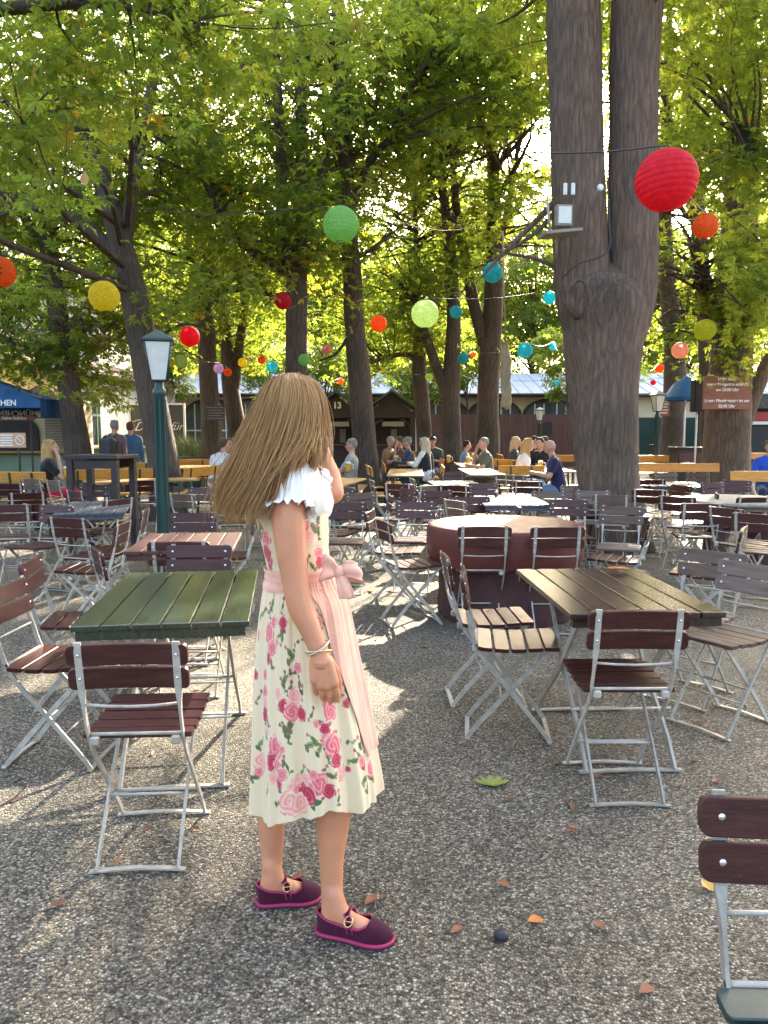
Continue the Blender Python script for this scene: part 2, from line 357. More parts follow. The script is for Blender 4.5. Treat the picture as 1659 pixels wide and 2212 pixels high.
# --- long white hall at the far end, facing the camera
YB = 36.0
hall = empty('hall_building', (2, YB, 0), label='long low white hall with arched windows and pale metal roof behind brown fence', cat='building')
w = MB(); w.box((4.5 - 2, 4, 1.55), (29, 8, 3.1)); w.build('wall', M['cream'], hall)
rf = MB(); rf.prism([(-9.7 - 0, 3.12), (19.5, 3.12), (19.5, 3.2), (-9.7, 3.2)], -0.45, 0.1)
rf.add([(-12.2, -0.5, 3.16), (17.6, -0.5, 3.16), (17.6, 4.4, 4.42), (-12.2, 4.4, 4.42), (-12.2, 9, 3.1), (17.6, 9, 3.1)], [(0, 1, 2, 3), (3, 2, 5, 4)])
for k in range(50): rf.box((-12 + k * 0.6, 1.95, 3.81), (0.03, 5.05, 0.05), rot=Matrix.Rotation(math.atan2(1.26, 4.9), 3, 'X'))
ro = rf.build('roof', M['roof_metal'], hall)
gt = MB(); gt.tube([(-12.2, -0.56, 3.1), (17.6, -0.56, 3.1)], 0.08, 8); gt.build('gutter', M['dark'], hall)
for k, px in enumerate([455, 545, 690, 830, 955, 1000 + 68, 1188, 1290]):
    xx = at_y(px, 880, YB).x - 2
    wi = MB(); wi.prism(arch_poly(xx - 1.28, xx + 1.28, 0.9, 2.98), -0.06, 0.02); fr = wi.build('window', M['dark_wood'], hall)
    pn = MB(); pn.prism(arch_poly(xx - 1.16, xx + 1.16, 1.0, 2.86), -0.075, -0.061); pn.build('pane', M['glass_dark'], fr)
    mu = MB()
    for j in (-0.72, -0.3, 0.3, 0.72): mu.box((xx + j, -0.09, 1.85), (0.06, 0.03, 1.75))
    mu.box((xx, -0.093, 1.5), (2.3, 0.03, 0.06)); mu.build('muldings' if False else 'glazing_bar', M['white_paint'], fr)

# --- cream wing along the left side, facing right
XW = -9.6
wing = empty('side_wing_building', (XW, 26, 0), label='cream rendered wing with arched openings and tiled eave along the left side', cat='building')
w = MB(); w.box((-3, 1.5, 1.65), (6, 23, 3.3)); w.build('wall', M['cream'], wing)
rf = MB(); rf.add([(0.7, -10.4, 3.25), (0.7, 9.4, 3.25), (-3, 9.4, 4.9), (-3, -10.4, 4.9), (0.7, -10.4, 3.38), (0.7, 9.4, 3.38), (-3, 9.4, 5.03), (-3, -10.4, 5.03)],
                  [(0, 3, 2, 1), (4, 5, 6, 7), (0, 1, 5, 4), (0, 4, 7, 3), (1, 2, 6, 5)])
for k in range(70): rf.box((-1.1, -10.25 + k * 0.28, 4.23), (4.0, 0.10, 0.06), rot=Matrix.Rotation(math.atan2(1.65, 3.7), 3, 'Y'))
rf.build('roof', M['tile_brown'], wing)
def swapyx(v): return Vector((v.y, v.x, v.z))
for yy in (-7.5, -4.2, -0.9, 2.4, 5.7):
    wi = MB(); wi.prism(arch_poly(yy - 1.15, yy + 1.15, 0.0, 2.75), -0.02, 0.05, swapyx); fr = wi.build('window', M['dark_wood'], wing)
    pn = MB(); pn.prism(arch_poly(yy - 1.02, yy + 1.02, 1.0, 2.62), 0.051, 0.065, swapyx); pn.build('pane', M['glass_dark'], fr)
    mu = MB()
    for j in (-0.6, 0, 0.6): mu.box((0.08, yy + j, 1.75), (0.03, 0.07, 1.5))
    mu.box((0.083, yy, 2.0), (0.03, 2.0, 0.08)); mu.build('glazing_bar', M['green_paint'], fr)
    pl = MB(); pl.box((0.07, yy, 0.5), (0.06, 2.1, 0.98)); pl.build('lower_panel', M['green_paint'], wing)
# gable house behind the wing, upper left
gh = empty('gable_house', (-15.5, 30, 0), label='tall pale house rising above the cream wing at far left', cat='building')
w = MB(); w.prism([(-6, 0), (6, 0), (6, 5.6), (0, 8.2), (-6, 5.6)], -4, 6); w.build('wall', M['white_wall'], gh)
rf = MB(); rf.prism([(-6.4, 5.45), (0, 8.22), (6.4, 5.45), (6.4, 5.65), (0, 8.45), (-6.4, 5.65)], -4.4, 6.4); rf.build('roof', M['tile_brown'], gh)
for xx in (-2, 2):
    wi = MB(); wi.box((xx, -4.03, 4.6), (1.1, 0.1, 1.3)); f = wi.build('window', M['white_paint'], gh)
    pn = MB(); pn.box((xx, -4.09, 4.6), (0.9, 0.03, 1.1)); pn.build('pane', M['glass_dark'], f)

# serving counter, left
sc_ = empty('serving_counter', (-8.35, 20, 0), label='sage green serving counter in front of the cream wing', cat='counter')
w = MB(); w.box((0, 2, 0.5), (0.7, 9, 1.0)); w.build('front_panel', M['green_paint'], sc_)
w = MB(); w.rbox((0.05, 2, 1.03), (0.95, 9.1, 0.06), 0.01); w.build('counter_top', M['bench_pale'], sc_)
for k in range(5):
    w = MB(); w.box((0.36, -1.6 + k * 1.8, 0.5), (0.03, 0.1, 0.9)); w.build('trim_board', M['white_paint'], sc_)

# kiosk hut with roller shutter at far left
kk = empty('kiosk', (-8.3, 17.2, 0), label='small cream kiosk with green frame and roller shutter at left edge', cat='kiosk')
w = MB(); w.box((0, 0.8, 1.1), (2.6, 1.2, 2.2)); w.build('wall', M['cream'], kk)
w = MB(); w.prism(arch_poly(-1.05, 0.55, 1.05, 1.95), 0.14, 0.19); w.build('hatch_opening', M['dark'], kk)
w = MB()
for k in range(14): w.box((0.95, 0.165, 1.12 + k * 0.06), (0.5, 0.03, 0.05))
w.build('shutter', M['stone_pale'], kk)
w = MB(); w.box((0, 0.16, 0.5), (2.5, 0.06, 0.95)); w.build('lower_panel', M['green_paint'], kk)
w = MB(); w.rbox((0, 0.02, 1.02), (2.6, 0.36, 0.05), 0.01); w.build('counter_top', M['bench_pale'], kk)

# wooden fence in front of the hall
p0 = at_y(868, 940, 31.0).x; p1 = at_y(1262, 940, 31.0).x
fe = empty('board_fence', (0, 31.0, 0), label='tall red brown board fence in front of the white hall', cat='fence')
w = MB(); k = 0; x = p0
while x < p1:
    w.box((x, 0, 1.08 + 0.008 * math.sin(k * 2.3)), (0.148, 0.03, 2.12)); x += 0.155; k += 1
w.build('board_panel', M['fence_wood'], fe)
w = MB(); w.box(((p0 + p1) / 2, 0.04, 2.02), (p1 - p0, 0.05, 0.1)); w.box(((p0 + p1) / 2, 0.04, 0.3), (p1 - p0, 0.05, 0.1)); w.build('rail', M['dark_wood'], fe)
pc = at_y(1184, 925, 30.9)
w = MB(); w.box((pc.x, -0.04, pc.z), (0.34, 0.03, 0.5)); w.build('door_plate', M['dark'], fe)
# green screen fence on the right
p0 = at_y(1375, 930, 30.0).x; p1 = at_y(1505, 930, 30.0).x
gf = empty('green_screen_fence', (0, 30.0, 0), label='dark green screen fence behind the right hand lamp post', cat='fence')
w = MB()
for k in range(22): w.box((p0 + (p1 - p0) * (k + 0.5) / 22, 0, 1.0), ((p1 - p0) / 22 - 0.01, 0.04, 2.0))
w.build('board_panel', M['green_metal'], gf)
w = MB(); w.box(((p0 + p1) / 2, 0.05, 1.9), (p1 - p0, 0.06, 0.08)); w.build('rail', M['black_metal'], gf)

# dark stall at the far right edge
st = empty('dark_stall', (12.2, 25.0, 0), label='dark roofed stall with red and white fascia at far right edge', cat='stall')
w = MB(); w.box((0.6, 0.9, 1.1), (4.0, 1.8, 2.2)); w.build('wall', M['dark'], st)
w = MB(); w.box((0.6, -0.06, 1.95), (4.2, 0.1, 0.28)); w.build('fascia', simple('red_fascia', (0.35, 0.03, 0.03), 0.5), st)
w = MB(); w.box((0.6, -0.055, 1.74), (4.2, 0.09, 0.10)); w.build('trim_board', M['white_paint'], st)
w = MB(); w.prism([(-1.7, 2.2), (2.9, 2.2), (2.7, 2.6), (-1.4, 2.6)], -0.3, 2.0); w.build('roof', M['roof_tile'], st)

# two gabled timber huts
def hut(px, label, Yh, wid, num=None):
    c = at_y(px, 940, Yh); e = empty('timber_hut', (c.x, Yh, 0), label=label, cat='hut', group='gabled timber huts')
    h = wid / 2
    for sx in (-1, 1):
        for yy in (0, 2.0):
            m = MB(); m.box((sx * (h - 0.1), yy, 0.98), (0.16, 0.16, 1.96)); m.build('post', M['dark_wood'], e)
        m = MB(); m.tube(catmull([(sx * (h - 0.14), 0, 1.35), (sx * (h - 0.22), 0, 1.68), (sx * (h - 0.5), 0, 1.9)], 4), 0.06, 6); m.build('brace', M['dark_wood'], e)
    m = MB(); m.box((0, 2.0, 1.0), (wid - 0.2, 0.06, 1.95)); m.build('back_wall', M['dark_wood'], e)
    m = MB(); m.box((0.1, 1.93, 1.3), (0.22, 0.05, 0.5)); m.build('pane', M['stone_pale'], e)
    m = MB(); m.box((0, -0.02, 0.5), (wid - 0.3, 0.08, 0.95)); m.build('counter_front', M['dark_wood'], e)
    m = MB(); m.box((0, -0.06, 1.0), (wid - 0.1, 0.3, 0.05)); m.build('counter_top', M['fence_wood'], e)
    m = MB(); m.box((0, 0, 2.0), (wid, 0.18, 0.14)); m.build('beam', M['dark_wood'], e)
    m = MB(); m.prism([(-h + 0.05, 2.07), (h - 0.05, 2.07), (0, 2.72)], -0.05, 0.03); m.build('gable', M['dark_wood'], e)
    m = MB(); a = 2.0; b_ = 2.80
    for s in (-1, 1):
        vs = [(0, -0.35, b_), (0, 2.5, b_), (s * (h + 0.35), 2.5, a), (s * (h + 0.35), -0.35, a)]
        vs2 = [(x, y, z + 0.09) for x, y, z in vs]
        m.add(vs + vs2, [(0, 1, 2, 3), (7, 6, 5, 4), (0, 3, 7, 4), (2, 1, 5, 6), (3, 2, 6, 7), (0, 4, 5, 1)])
    m.build('roof', M['roof_tile'], e)
    if num: text_mesh('number', num, 0.30, M['lettering'], Matrix.Translation((0.02, -0.06, 2.36)) @ Matrix.Rotation(R(90), 4, 'X'), e, bold=0.012)
    m = MB(); m.box((0.05, -0.07, 1.72), (0.75, 0.04, 0.16)); m.build('name_board', M['stone_pale'], e)
    return e
hut(728, 'gabled dark timber hut nearest the woman with white 13 on its gable', 27.0, 1.75, '13')
hut(846, 'gabled dark timber hut with mossy roof right of the leaning trunk', 26.5, 1.65)
# pale wall panel beside the huts
pw = MB(); a0 = at_y(886, 925, 29.0).x; a1 = at_y(912, 925, 29.0).x; pw.box(((a0 + a1) / 2 - 0.2, 29.4, 1.05), (a1 - a0 + 0.7, 0.5, 2.1)); o = pw.build('white_wall', M['white_wall']); tag(o, 'short white wall between the right hut and the brown fence', 'wall')
wc = MB(); wc.box(((a0 + a1) / 2 - 0.2, 29.4, 2.16), (a1 - a0 + 0.9, 0.7, 0.1)); wc.build('coping', M['dark'], o)

# ================================================================== lamp posts
def lamp_post(px, py_base, s, label, rz=0.2):
    b = at_z(px, py_base, 0) if py_base else None
    e = empty('lamp_post', b, rz, label, 'lamp post', 'green lantern lamp posts')
    e.scale = (s, s, s)
    m = MB(); m.lathe([(0.11, 0), (0.11, 0.12), (0.075, 0.2), (0.062, 0.3), (0.055, 1.85), (0.07, 1.87), (0.07, 1.92), (0.045, 1.95), (0.04, 2.02)], n=16)
    for k in range(8):
        a = k * math.pi / 4; m.box((0.06 * math.cos(a), 0.06 * math.sin(a), 1.05), (0.012, 0.012, 1.55), rz=a)
    m.build('pole', M['green_metal'], e)
    m = MB(); z0, z1, r0, r1 = 2.02, 2.42, 0.105, 0.185; n = 4
    ring = lambda r, z: [(r * math.cos(math.pi / 4 + k * math.pi / 2), r * math.sin(math.pi / 4 + k * math.pi / 2), z) for k in range(4)]
    m.add(ring(r0, z0) + ring(r1, z1), [(0, 1, 5, 4), (1, 2, 6, 5), (2, 3, 7, 6), (3, 0, 4, 7), (3, 2, 1, 0), (4, 5, 6, 7)]); m.build('glass', M['frosted'], e)
    m = MB()
    for a, b2 in zip(ring(r0 + .004, z0), ring(r1 + .004, z1)): m.tube([a, b2], 0.009, 6)
    for q, z in ((r0, z0), (r1, z1)):
        rr = ring(q + .005, z)
        for k in range(4): m.tube([rr[k], rr[(k + 1) % 4]], 0.009, 6)
    m.build('frame', M['green_metal'], e)
    m = MB(); m.add(ring(0.225, 2.425) + ring(0.215, 2.445) + ring(0.09, 2.51) + ring(0.03, 2.54), [(3, 2, 1, 0)] + [(j * 4 + k, j * 4 + (k + 1) % 4, j * 4 + 4 + (k + 1) % 4, j * 4 + 4 + k) for j in range(3) for k in range(4)] + [(12, 13, 14, 15)])
    m.build('roof', M['green_metal'], e)
    return e
lamp_post(356, 1232, 1.0, 'tall green lamp post with square frosted lantern, nearest, left of the woman', 0.25)
lamp_post(1414, 1058, 0.98, 'green lamp post behind the big trunk at right, beside the orange sign', 0.2)
lamp_post(1163, 1016, 0.93, 'small distant lamp post in front of the brown board fence', 0.2)

# ================================================================== signs
def plate(name, px0, px1, py0, py1, Y, mat, label, cat, thick=0.03, frame=None, group=None):
    a = at_y(px0, py1, Y); b = at_y(px1, py0, Y); wd, hh = b.x - a.x, b.z - a.z
    e = empty(name, ((a.x + b.x) / 2, Y, (a.z + b.z) / 2), 0, label, cat, group)
    m = MB(); m.rbox((0, 0, 0), (wd, thick, hh), 0.006); m.build('panel', mat, e)
    if frame:
        f = MB(); t = 0.05
        f.box((0, -0.02, hh / 2), (wd + t, thick + .03, t)); f.box((0, -0.02, -hh / 2), (wd + t, thick + .03, t))
        f.box((-wd / 2, -0.02, 0), (t, thick + .028, hh - t)); f.box((wd / 2, -0.02, 0), (t, thick + .028, hh - t)); f.build('frame', frame, e)
    return e, wd, hh
RX = Matrix.Rotation(R(90), 4, 'X')
def lines(e, txts, size, y=-0.022, mat=None, gap=1.3, z0=0.0, x=0.0, shear=0.0, bold=0.004):
    n = len(txts)
    for k, t in enumerate(txts):
        if t: text_mesh('lettering', t, size, mat or M['lettering'], Matrix.Translation((x, y, z0 + ((n - 1) / 2 - k) * size * gap)) @ RX, e, shear=shear, bold=bold)
e, wd, hh = plate('closing_time_sign', 1517, 1623, 812, 884, 15.6, M['sign_wood'], 'brown wooden sign about closing time on the right hand trunk', 'sign', 0.04)
lines(e, ['Liebe Gäste', 'unser Biergarten schließt', 'um 23:00 Uhr', '', 'Letzte Pfandretoure ist um', '22:45 Uhr'], 0.082, y=-0.024, gap=1.32, bold=0.003)
e, wd, hh = plate('notice_board', 1419, 1447, 854, 899, 23.2, M['sign_wood'], 'smaller orange brown notice on the trunk behind the right lamp post', 'sign', 0.04)
for k in range(6):
    m = MB(); m.box((0, -0.024, hh * (0.36 - k * 0.14)), (wd * (0.75 - 0.12 * (k % 2)), 0.008, 0.03)); m.build('text_line', M['lettering'], e)
e, wd, hh = plate('blackboard_sign', 443, 486, 876, 908, 19.2, M['board'], 'black chalk sign with white lines on the trunk left of the woman', 'sign', 0.03)
for k in range(5):
    m = MB(); m.box((0.01 * (k % 3), -0.02, hh * (0.36 - k * 0.18)), (wd * (0.85 - 0.2 * (k % 2)), 0.008, 0.018)); m.build('text_line', M['stone_pale'], e)
e, wd, hh = plate('script_board', 284, 398, 873, 965, 22.0, M['board'], 'charcoal board with white handwriting in a white frame behind the trunk', 'board', 0.06, M['white_paint'])
text_mesh('lettering', 'Da', 0.36, M['lettering'], Matrix.Translation((-wd * 0.3, -0.04, -0.04)) @ RX, e, shear=0.5, bold=-0.003)
text_mesh('lettering', 'für', 0.33, M['lettering'], Matrix.Translation((wd * 0.34, -0.04, -0.03)) @ RX, e, shear=0.5, bold=-0.003)
m = MB(); m.tube(catmull([(-wd * .46, -.04, .1), (-wd * .3, -.04, .16), (-wd * .18, -.04, .05)], 5), 0.012, 6); m.build('flourish', M['lettering'], e)
for sx in (-1, 1):
    m = MB(); m.box((sx * wd / 2, 0.06, -hh / 2 - 0.38), (0.06, 0.06, 0.8)); m.build('leg', M['white_paint'], e)
e, wd, hh = plate('no_smoking_sign', -30, 55, 935, 967, 14.2, M['sign_pale'], 'pale orange notice with a crossed circle at the left edge', 'sign', 0.02)
for k in range(5):
    m = MB(); m.box((0.02, -0.014, hh * (0.34 - k * 0.17)), (wd * (0.34 - 0.06 * (k % 2)), 0.006, 0.022)); m.build('text_line', M['lettering'], e)
m = MB(); m.tube([(wd * .36 + 0.08 * math.cos(a), -0.014, 0.08 * math.sin(a)) for a in np.linspace(0, 2 * math.pi, 25)], 0.008, 6, cap=False); m.tube([(wd * .36 - .056, -.014, .056), (wd * .36 + .056, -.014, -.056)], 0.007, 6)
m.build('prohibition_symbol', M['lettering'], e)
for sx in (-.3, .3):
    m = MB(); m.box((sx * wd, 0.03, -hh / 2 - 0.5), (0.03, 0.03, 1.1)); m.build('leg', M['dark_wood'], e)
e, wd, hh = plate('orange_banner', -40, 76, 898, 908, 15.4, M['sign_wood'], 'narrow orange banner with white letters under the blue parasol', 'banner', 0.02)
text_mesh('lettering', 'Hahn-Saibling', 0.09, M['lettering'], Matrix.Translation((0.12, -0.014, 0.0)) @ RX, e, bold=0.003)
for sx in (-.4, .4):
    m = MB(); m.box((sx * wd, 0.03, -0.85), (0.03, 0.03, 1.7)); m.build('pole', M['dark_wood'], e)

# ================================================================== blue parasol at left
pa = empty('blue_parasol', Vector((at_y(-60, 930, 15.0).x, 15.0, 0)), 0.0, 'blue square parasol with white lettering at the left edge', 'parasol')
tip = at_y(86, 862, 14.5); top = at_y(-60, 800, 15.0)
hw = tip.x - pa.location.x; ez = tip.z
m = MB(); hd = 0.5
apex = (0, 0, top.z)
cor = [(-hw, -hd, ez), (hw, -hd, ez), (hw, hd, ez), (-hw, hd, ez)]
n = 6; vs = []; fs = []
for q in range(4):
    a, b2 = Vector(cor[q]), Vector(cor[(q + 1) % 4]); base = len(vs)
    for i in range(n + 1):
        for j in range(n + 1):
            u = j / n; t = i / n; e0 = a.lerp(b2, u); p = Vector(apex).lerp(e0, t); p.z -= 0.07 * math.sin(math.pi * t) * math.sin(math.pi * u); vs.append(p)
    for i in range(n):
        for j in range(n): fs.append((base + i * (n + 1) + j, base + (i + 1) * (n + 1) + j, base + (i + 1) * (n + 1) + j + 1, base + i * (n + 1) + j + 1))
m.add(vs, fs, True); m.build('canopy', M['blue_cloth'], pa)
for q, nm in enumerate(('valance', 'valance', 'valance', 'valance')):
    a, b2 = Vector(cor[q]), Vector(cor[(q + 1) % 4]); m = MB(); vs = []; K = 24
    for k in range(K + 1):
        p = a.lerp(b2, k / K); w_ = 0.015 * math.sin(k * 1.3)
        nx = Vector((b2 - a)).cross(Vector((0, 0, 1))).normalized(); p = p + nx * w_
        vs += [p + Vector((0, 0, 0.01)), p - Vector((0, 0, 0.16 if q == 0 else 0.34))]
    m.add(vs, [(2 * k, 2 * k + 1, 2 * k + 3, 2 * k + 2) for k in range(K)]); m.build(nm, M['blue_cloth'], pa)
m = MB(); m.tube([(0, 0, 0), (0, 0, top.z + 0.05)], 0.03, 8); m.build('pole', M['white_paint'], pa)
for c in cor:
    m = MB(); m.tube([(0, 0, top.z - 0.04), (c[0], c[1], c[2] - 0.01)], 0.012, 6); m.build('rib', M['dark_wood'], pa)
sl = math.atan2(top.z - ez, hd)
text_mesh('lettering', 'MÜNCHEN', 0.15, M['lettering'], Matrix.Translation((hw - 0.80, -hd - 0.03, ez - 0.075)) @ RX, pa, bold=0.003)
text_mesh('lettering', 'BRÄU   MÜNCHEN', 0.16, M['lettering'], Matrix.Translation((hw - 0.62, hd - 0.03, ez - 0.255)) @ RX @ Matrix.Diagonal((-1, 1, 1, 1)), pa, bold=0.003)
m = MB(); m.tube([(hw - 0.46, hd - 0.04, ez - 0.255), (hw - 0.46, hd - 0.028, ez - 0.255)], 0.07, 20); m.build('emblem', M['white_paint'], pa)
# second, distant parasol on the right behind the trunks
pb = empty('blue_parasol', at_y(1478, 930, 22.0).xy.to_3d(), 0.3, 'distant blue parasol half hidden behind the black loudspeaker', 'parasol')
zc, zr = at_y(1480, 812, 22).z, at_y(1480, 858, 22).z
m = MB(); m.lathe([(0.02, zc), (0.35, zc - 0.22), (0.62, zr)], n=8); m.lathe([(0.62, zr), (0.62, zr - 0.1)], n=8); m.build('canopy', M['blue_cloth'], pb)
m = MB(); m.tube([(0, 0, 0), (0, 0, zc)], 0.025, 8); m.build('pole', M['white_paint'], pb)

# ================================================================== loudspeaker on a pole, serving stations, planters
sp = at_y(1502, 970, 17.3); e = empty('loudspeaker', (sp.x, 17.3, 0), 0.1, 'black column loudspeaker on a white pole left of the closing time sign', 'loudspeaker')
za, zb = at_y(1502, 890, 17.3).z, at_y(1502, 820, 17.3).z
m = MB(); m.rbox((0, 0, (za + zb) / 2), (0.24, 0.22, zb - za), 0.02); m.build('cabinet', M['black_metal'], e)
m = MB(); m.rbox((0, -0.115, (za + zb) / 2), (0.2, 0.012, zb - za - 0.06), 0.004); m.build('grille', M['dark'], e)
m = MB(); m.tube([(0, 0, 0), (0, 0, za)], 0.022, 8); m.build('pole', M['white_paint'], e)
def station(px, py, Y, wdt, hgt, label, top):
    c = at_y(px, py, Y); e = empty('serving_station', (c.x, Y, 0), 0.05, label, 'cabinet')
    m = MB(); m.box((0, 0, hgt / 2), (wdt, 0.5, hgt)); m.build('body', M['dark_wood'], e)
    m = MB(); m.rbox((0, 0, hgt + 0.025), (wdt + 0.08, 0.58, 0.05), 0.01); m.build('top', top, e)
    for k in (-1, 1):
        m = MB(); m.box((k * wdt / 4, -0.256, hgt * 0.72), (wdt / 2 - 0.06, 0.02, hgt * 0.4)); d = m.build('drawer', M['fence_wood'], e)
        m = MB(); m.tube([(k * wdt / 4 - 0.06, -0.275, hgt * .72), (k * wdt / 4 + 0.06, -0.275, hgt * .72)], 0.01, 6); m.build('handle', M['metal'], d)
    return e
station(1492, 1000, 18.4, 0.85, 1.06, 'dark wooden serving station left of the sign trunk', M['black_metal'])
station(1430, 990, 25.0, 0.6, 1.0, 'small brown cabinet beside the right hand lamp post', M['dark_wood'])

def grass_planter(px, py, Y, wdt, label):
    c = at_y(px, py, Y); e = empty('grass_planter', (c.x, Y, 0), 0, label, 'planter', 'planters of ornamental grass')
    m = MB(); m.rbox((0, 0, 0.4), (wdt, 0.5, 0.8), 0.02); m.build('box', M['green_metal'], e)
    m = MB(); rs = random.Random(px)
    for k in range(330):
        x, y = rs.uniform(-wdt / 2, wdt / 2), rs.uniform(-.22, .22); a = rs.uniform(0, 6.28); b_ = rs.uniform(.1, .3); h = rs.uniform(.35, .7)
        d = Vector((math.cos(a), math.sin(a), 0)); s_ = d.orthogonal().normalized() * 0.008
        p = [Vector((x, y, .78)), Vector((x, y, .78 + h * .6)) + d * b_ * .35, Vector((x, y, .78 + h)) + d * b_]
        m.add([p[0] - s_, p[0] + s_, p[1] + s_, p[1] - s_, p[2]], [(0, 1, 2, 3), (3, 2, 4)])
    m.build('grass', simple('ornamental_grass', (0.16, 0.19, 0.07), 0.6, var=0.4, scale=5), e)
grass_planter(428, 960, 20.6, 1.0, 'green planter of feathery grass left of the black chalk sign')
grass_planter(385, 965, 21.2, 0.5, 'small planter of pale grass beside the white framed board')
# ================================================================== trees
SUN = np.array(SUN_DIR)
# places on the ground and the tables where the sun comes through a gap in the leaves: (px, py, z, radius m)
SUNSPOTS = [(60, 1610, 0, .27), (25, 1545, 0, .22), (150, 1585, 0, .18), (110, 1470, 0, .22), (250, 1520, 0, .2), (400, 1450, 0, .2), (330, 1475, 0, .22), (300, 1425, 0, .2),
            (880, 1290, 0, .45), (830, 1330, 0, .3), (950, 1475, 0, .24), (870, 1482, 0, .16), (820, 1420, 0, .2), (1030, 1462, 0, .16),
            (1140, 1131, .76, .5), (1060, 1140, .76, .2), (1460, 1275, 0, .35), (1560, 1290, 0, .3), (1610, 1410, 0, .25), (1330, 1475, 0, .2), (1290, 1440, 0, .16), (1420, 1300, 0, .2),
            (200, 1260, 0, .3), (80, 1300, 0, .3), (60, 1400, 0, .2), (430, 1240, 0, .2), (150, 1195, 0, .4), (40, 1180, 0, .4), (760, 1150, 0, .4), (850, 1050, .76, .5), (890, 1019, .76, .6), (1040, 1018, .76, .5), (1180, 1012, .76, .5),
            (1490, 1180, 0, .5), (1330, 1240, 0, .2), (1110, 1081, .76, .35), (210, 1090, .76, .35), (480, 1165, .76, .2), (350, 1030, 0, .6), (70, 1045, .8, .5), (1300, 1120, .8, .25),
            (200, 1370, .45, .2), (30, 1690, 0, .14), (560, 1500, 0, .2), (1180, 1700, 0, .10), (1000, 1050, .5, .6), (1450, 1009, .8, .6), (800, 1015, .8, .5), (1120, 965, 1.2, .4), (1400, 1200, 0, .3), (945, 1015, .8, .5)]
SPOT_P = np.array([at_z(a, b, z) for a, b, z, r in SUNSPOTS]); SPOT_R = np.array([s[3] for s in SUNSPOTS])
def carve(C, s):
    keep = np.ones(len(C), bool)
    for p, r in zip(SPOT_P, SPOT_R):
        d = C - p; t = d @ SUN; q = d - t[:, None] * SUN; r = r * 1.25
        keep &= ~((np.linalg.norm(q, axis=1) < r + 0.85 * s) & (t > 0))
    return keep

def palmate(C, Nn, Fw, S, rnd, K=6, droop=0.18, wide=0.19):
    """one compound leaf of K leaflets for every row of C; returns V, F, rnd per vertex"""
    n = len(C); Rt = np.cross(Fw, Nn); ang = np.linspace(-1.75, 1.75, K); V = np.zeros((n, K, 4, 3), np.float32)
    for k, a in enumerate(ang):
        aj = a + RS.normal(0, .09, n); L = S * (1.0 - 0.2 * abs(a) / 1.75) * RS.uniform(.85, 1.12, n)
        d = Fw * np.cos(aj)[:, None] + Rt * np.sin(aj)[:, None]; w = np.cross(Nn, d)
        dz = Nn * (-droop * L * RS.uniform(.3, 1.8, n))[:, None]
        base = C + d * (0.04 * S)[:, None]; tip = C + d * L[:, None] + dz * 1.4
        mid = C + d * (0.62 * L)[:, None] + dz * 0.4 + Nn * (0.03 * L)[:, None]
        V[:, k, 0] = base; V[:, k, 1] = mid + w * (wide * L)[:, None]; V[:, k, 2] = tip; V[:, k, 3] = mid - w * (wide * L)[:, None]
    V = V.reshape(-1, 3); F = np.arange(len(V), dtype=np.int32).reshape(-1, 4)
    return V, F, np.repeat(rnd, K * 4)

def unit(v): return v / np.maximum(np.linalg.norm(v, axis=-1, keepdims=True), 1e-9)

def leaf_cloud(cl, per, rad, size, K, jitter=0.5, flat=0.55, carve_it=True):
    """cl (n,3) twig ends -> leaf rows around each"""
    n = len(cl); idx = np.repeat(np.arange(n), per); m = len(idx)
    g_ = RS.normal(0, 1, (m, 3)); g_ = unit(g_) * (RS.uniform(0, 1, (m, 1)) ** 0.45)
    cr = RS.uniform(.65, 1.3, n)[idx][:, None]
    C = cl[idx] + g_ * np.array([rad, rad, rad * flat]) * cr
    S = size * RS.uniform(.6, 1.2, m)
    if carve_it:
        kp = carve(C, S); C, g_, S, idx = C[kp], g_[kp], S[kp], idx[kp]; m = len(C)
    Nn = unit(np.array([0, 0, 1.0]) + RS.normal(0, jitter, (m, 3)) + g_ * 0.35)
    Fw = unit(g_ * np.array([1, 1, .3]) + RS.normal(0, .5, (m, 3)) + np.array([0, 0, -.25])); Fw = unit(Fw - Nn * np.sum(Fw * Nn, 1, keepdims=True))
    rnd = np.clip(0.42 + RS.normal(0, .16, m) + RS.normal(0, .16, n)[idx], 0, .95); rnd[RS.rand(m) < 0.004] = 1.0
    return palmate(C, Nn, Fw, S, rnd, K)

def limb_mesh(mb, pts, Y, n=12, rough=0.0, yoff=0.0, flare=True):
    """pts (px,py,width px[,dy]) at distance Y -> tapering limb; returns sampled centre points and radii"""
    P = []; W = []
    for q in pts:
        dy = q[3] if len(q) > 3 else 0.0
        p = at_y(q[0], q[1], Y + dy + yoff); P.append((*p, q[2] / 2 * mpp(p)))
    sp = catmull(P, 7); c, r = sp[:, :3], np.maximum(sp[:, 3], 0.006)
    i0 = len(mb.v); mb.tube(c, r, n)
    if rough:
        for i in range(i0, len(mb.v)):
            v = Vector(mb.v[i]); k = min((i - i0) // n, len(c) - 1); ctr = Vector(c[k]); dirn = v - ctr
            a = noise.noise(Vector((v.x * 2.2, v.y * 2.2, v.z * 1.1))) * 0.6 + noise.noise(Vector((v.x * 6, v.y * 6, v.z * 1.3))) * 0.4
            mb.v[i] = tuple(ctr + dirn * (1 + rough * a))
    return c, r

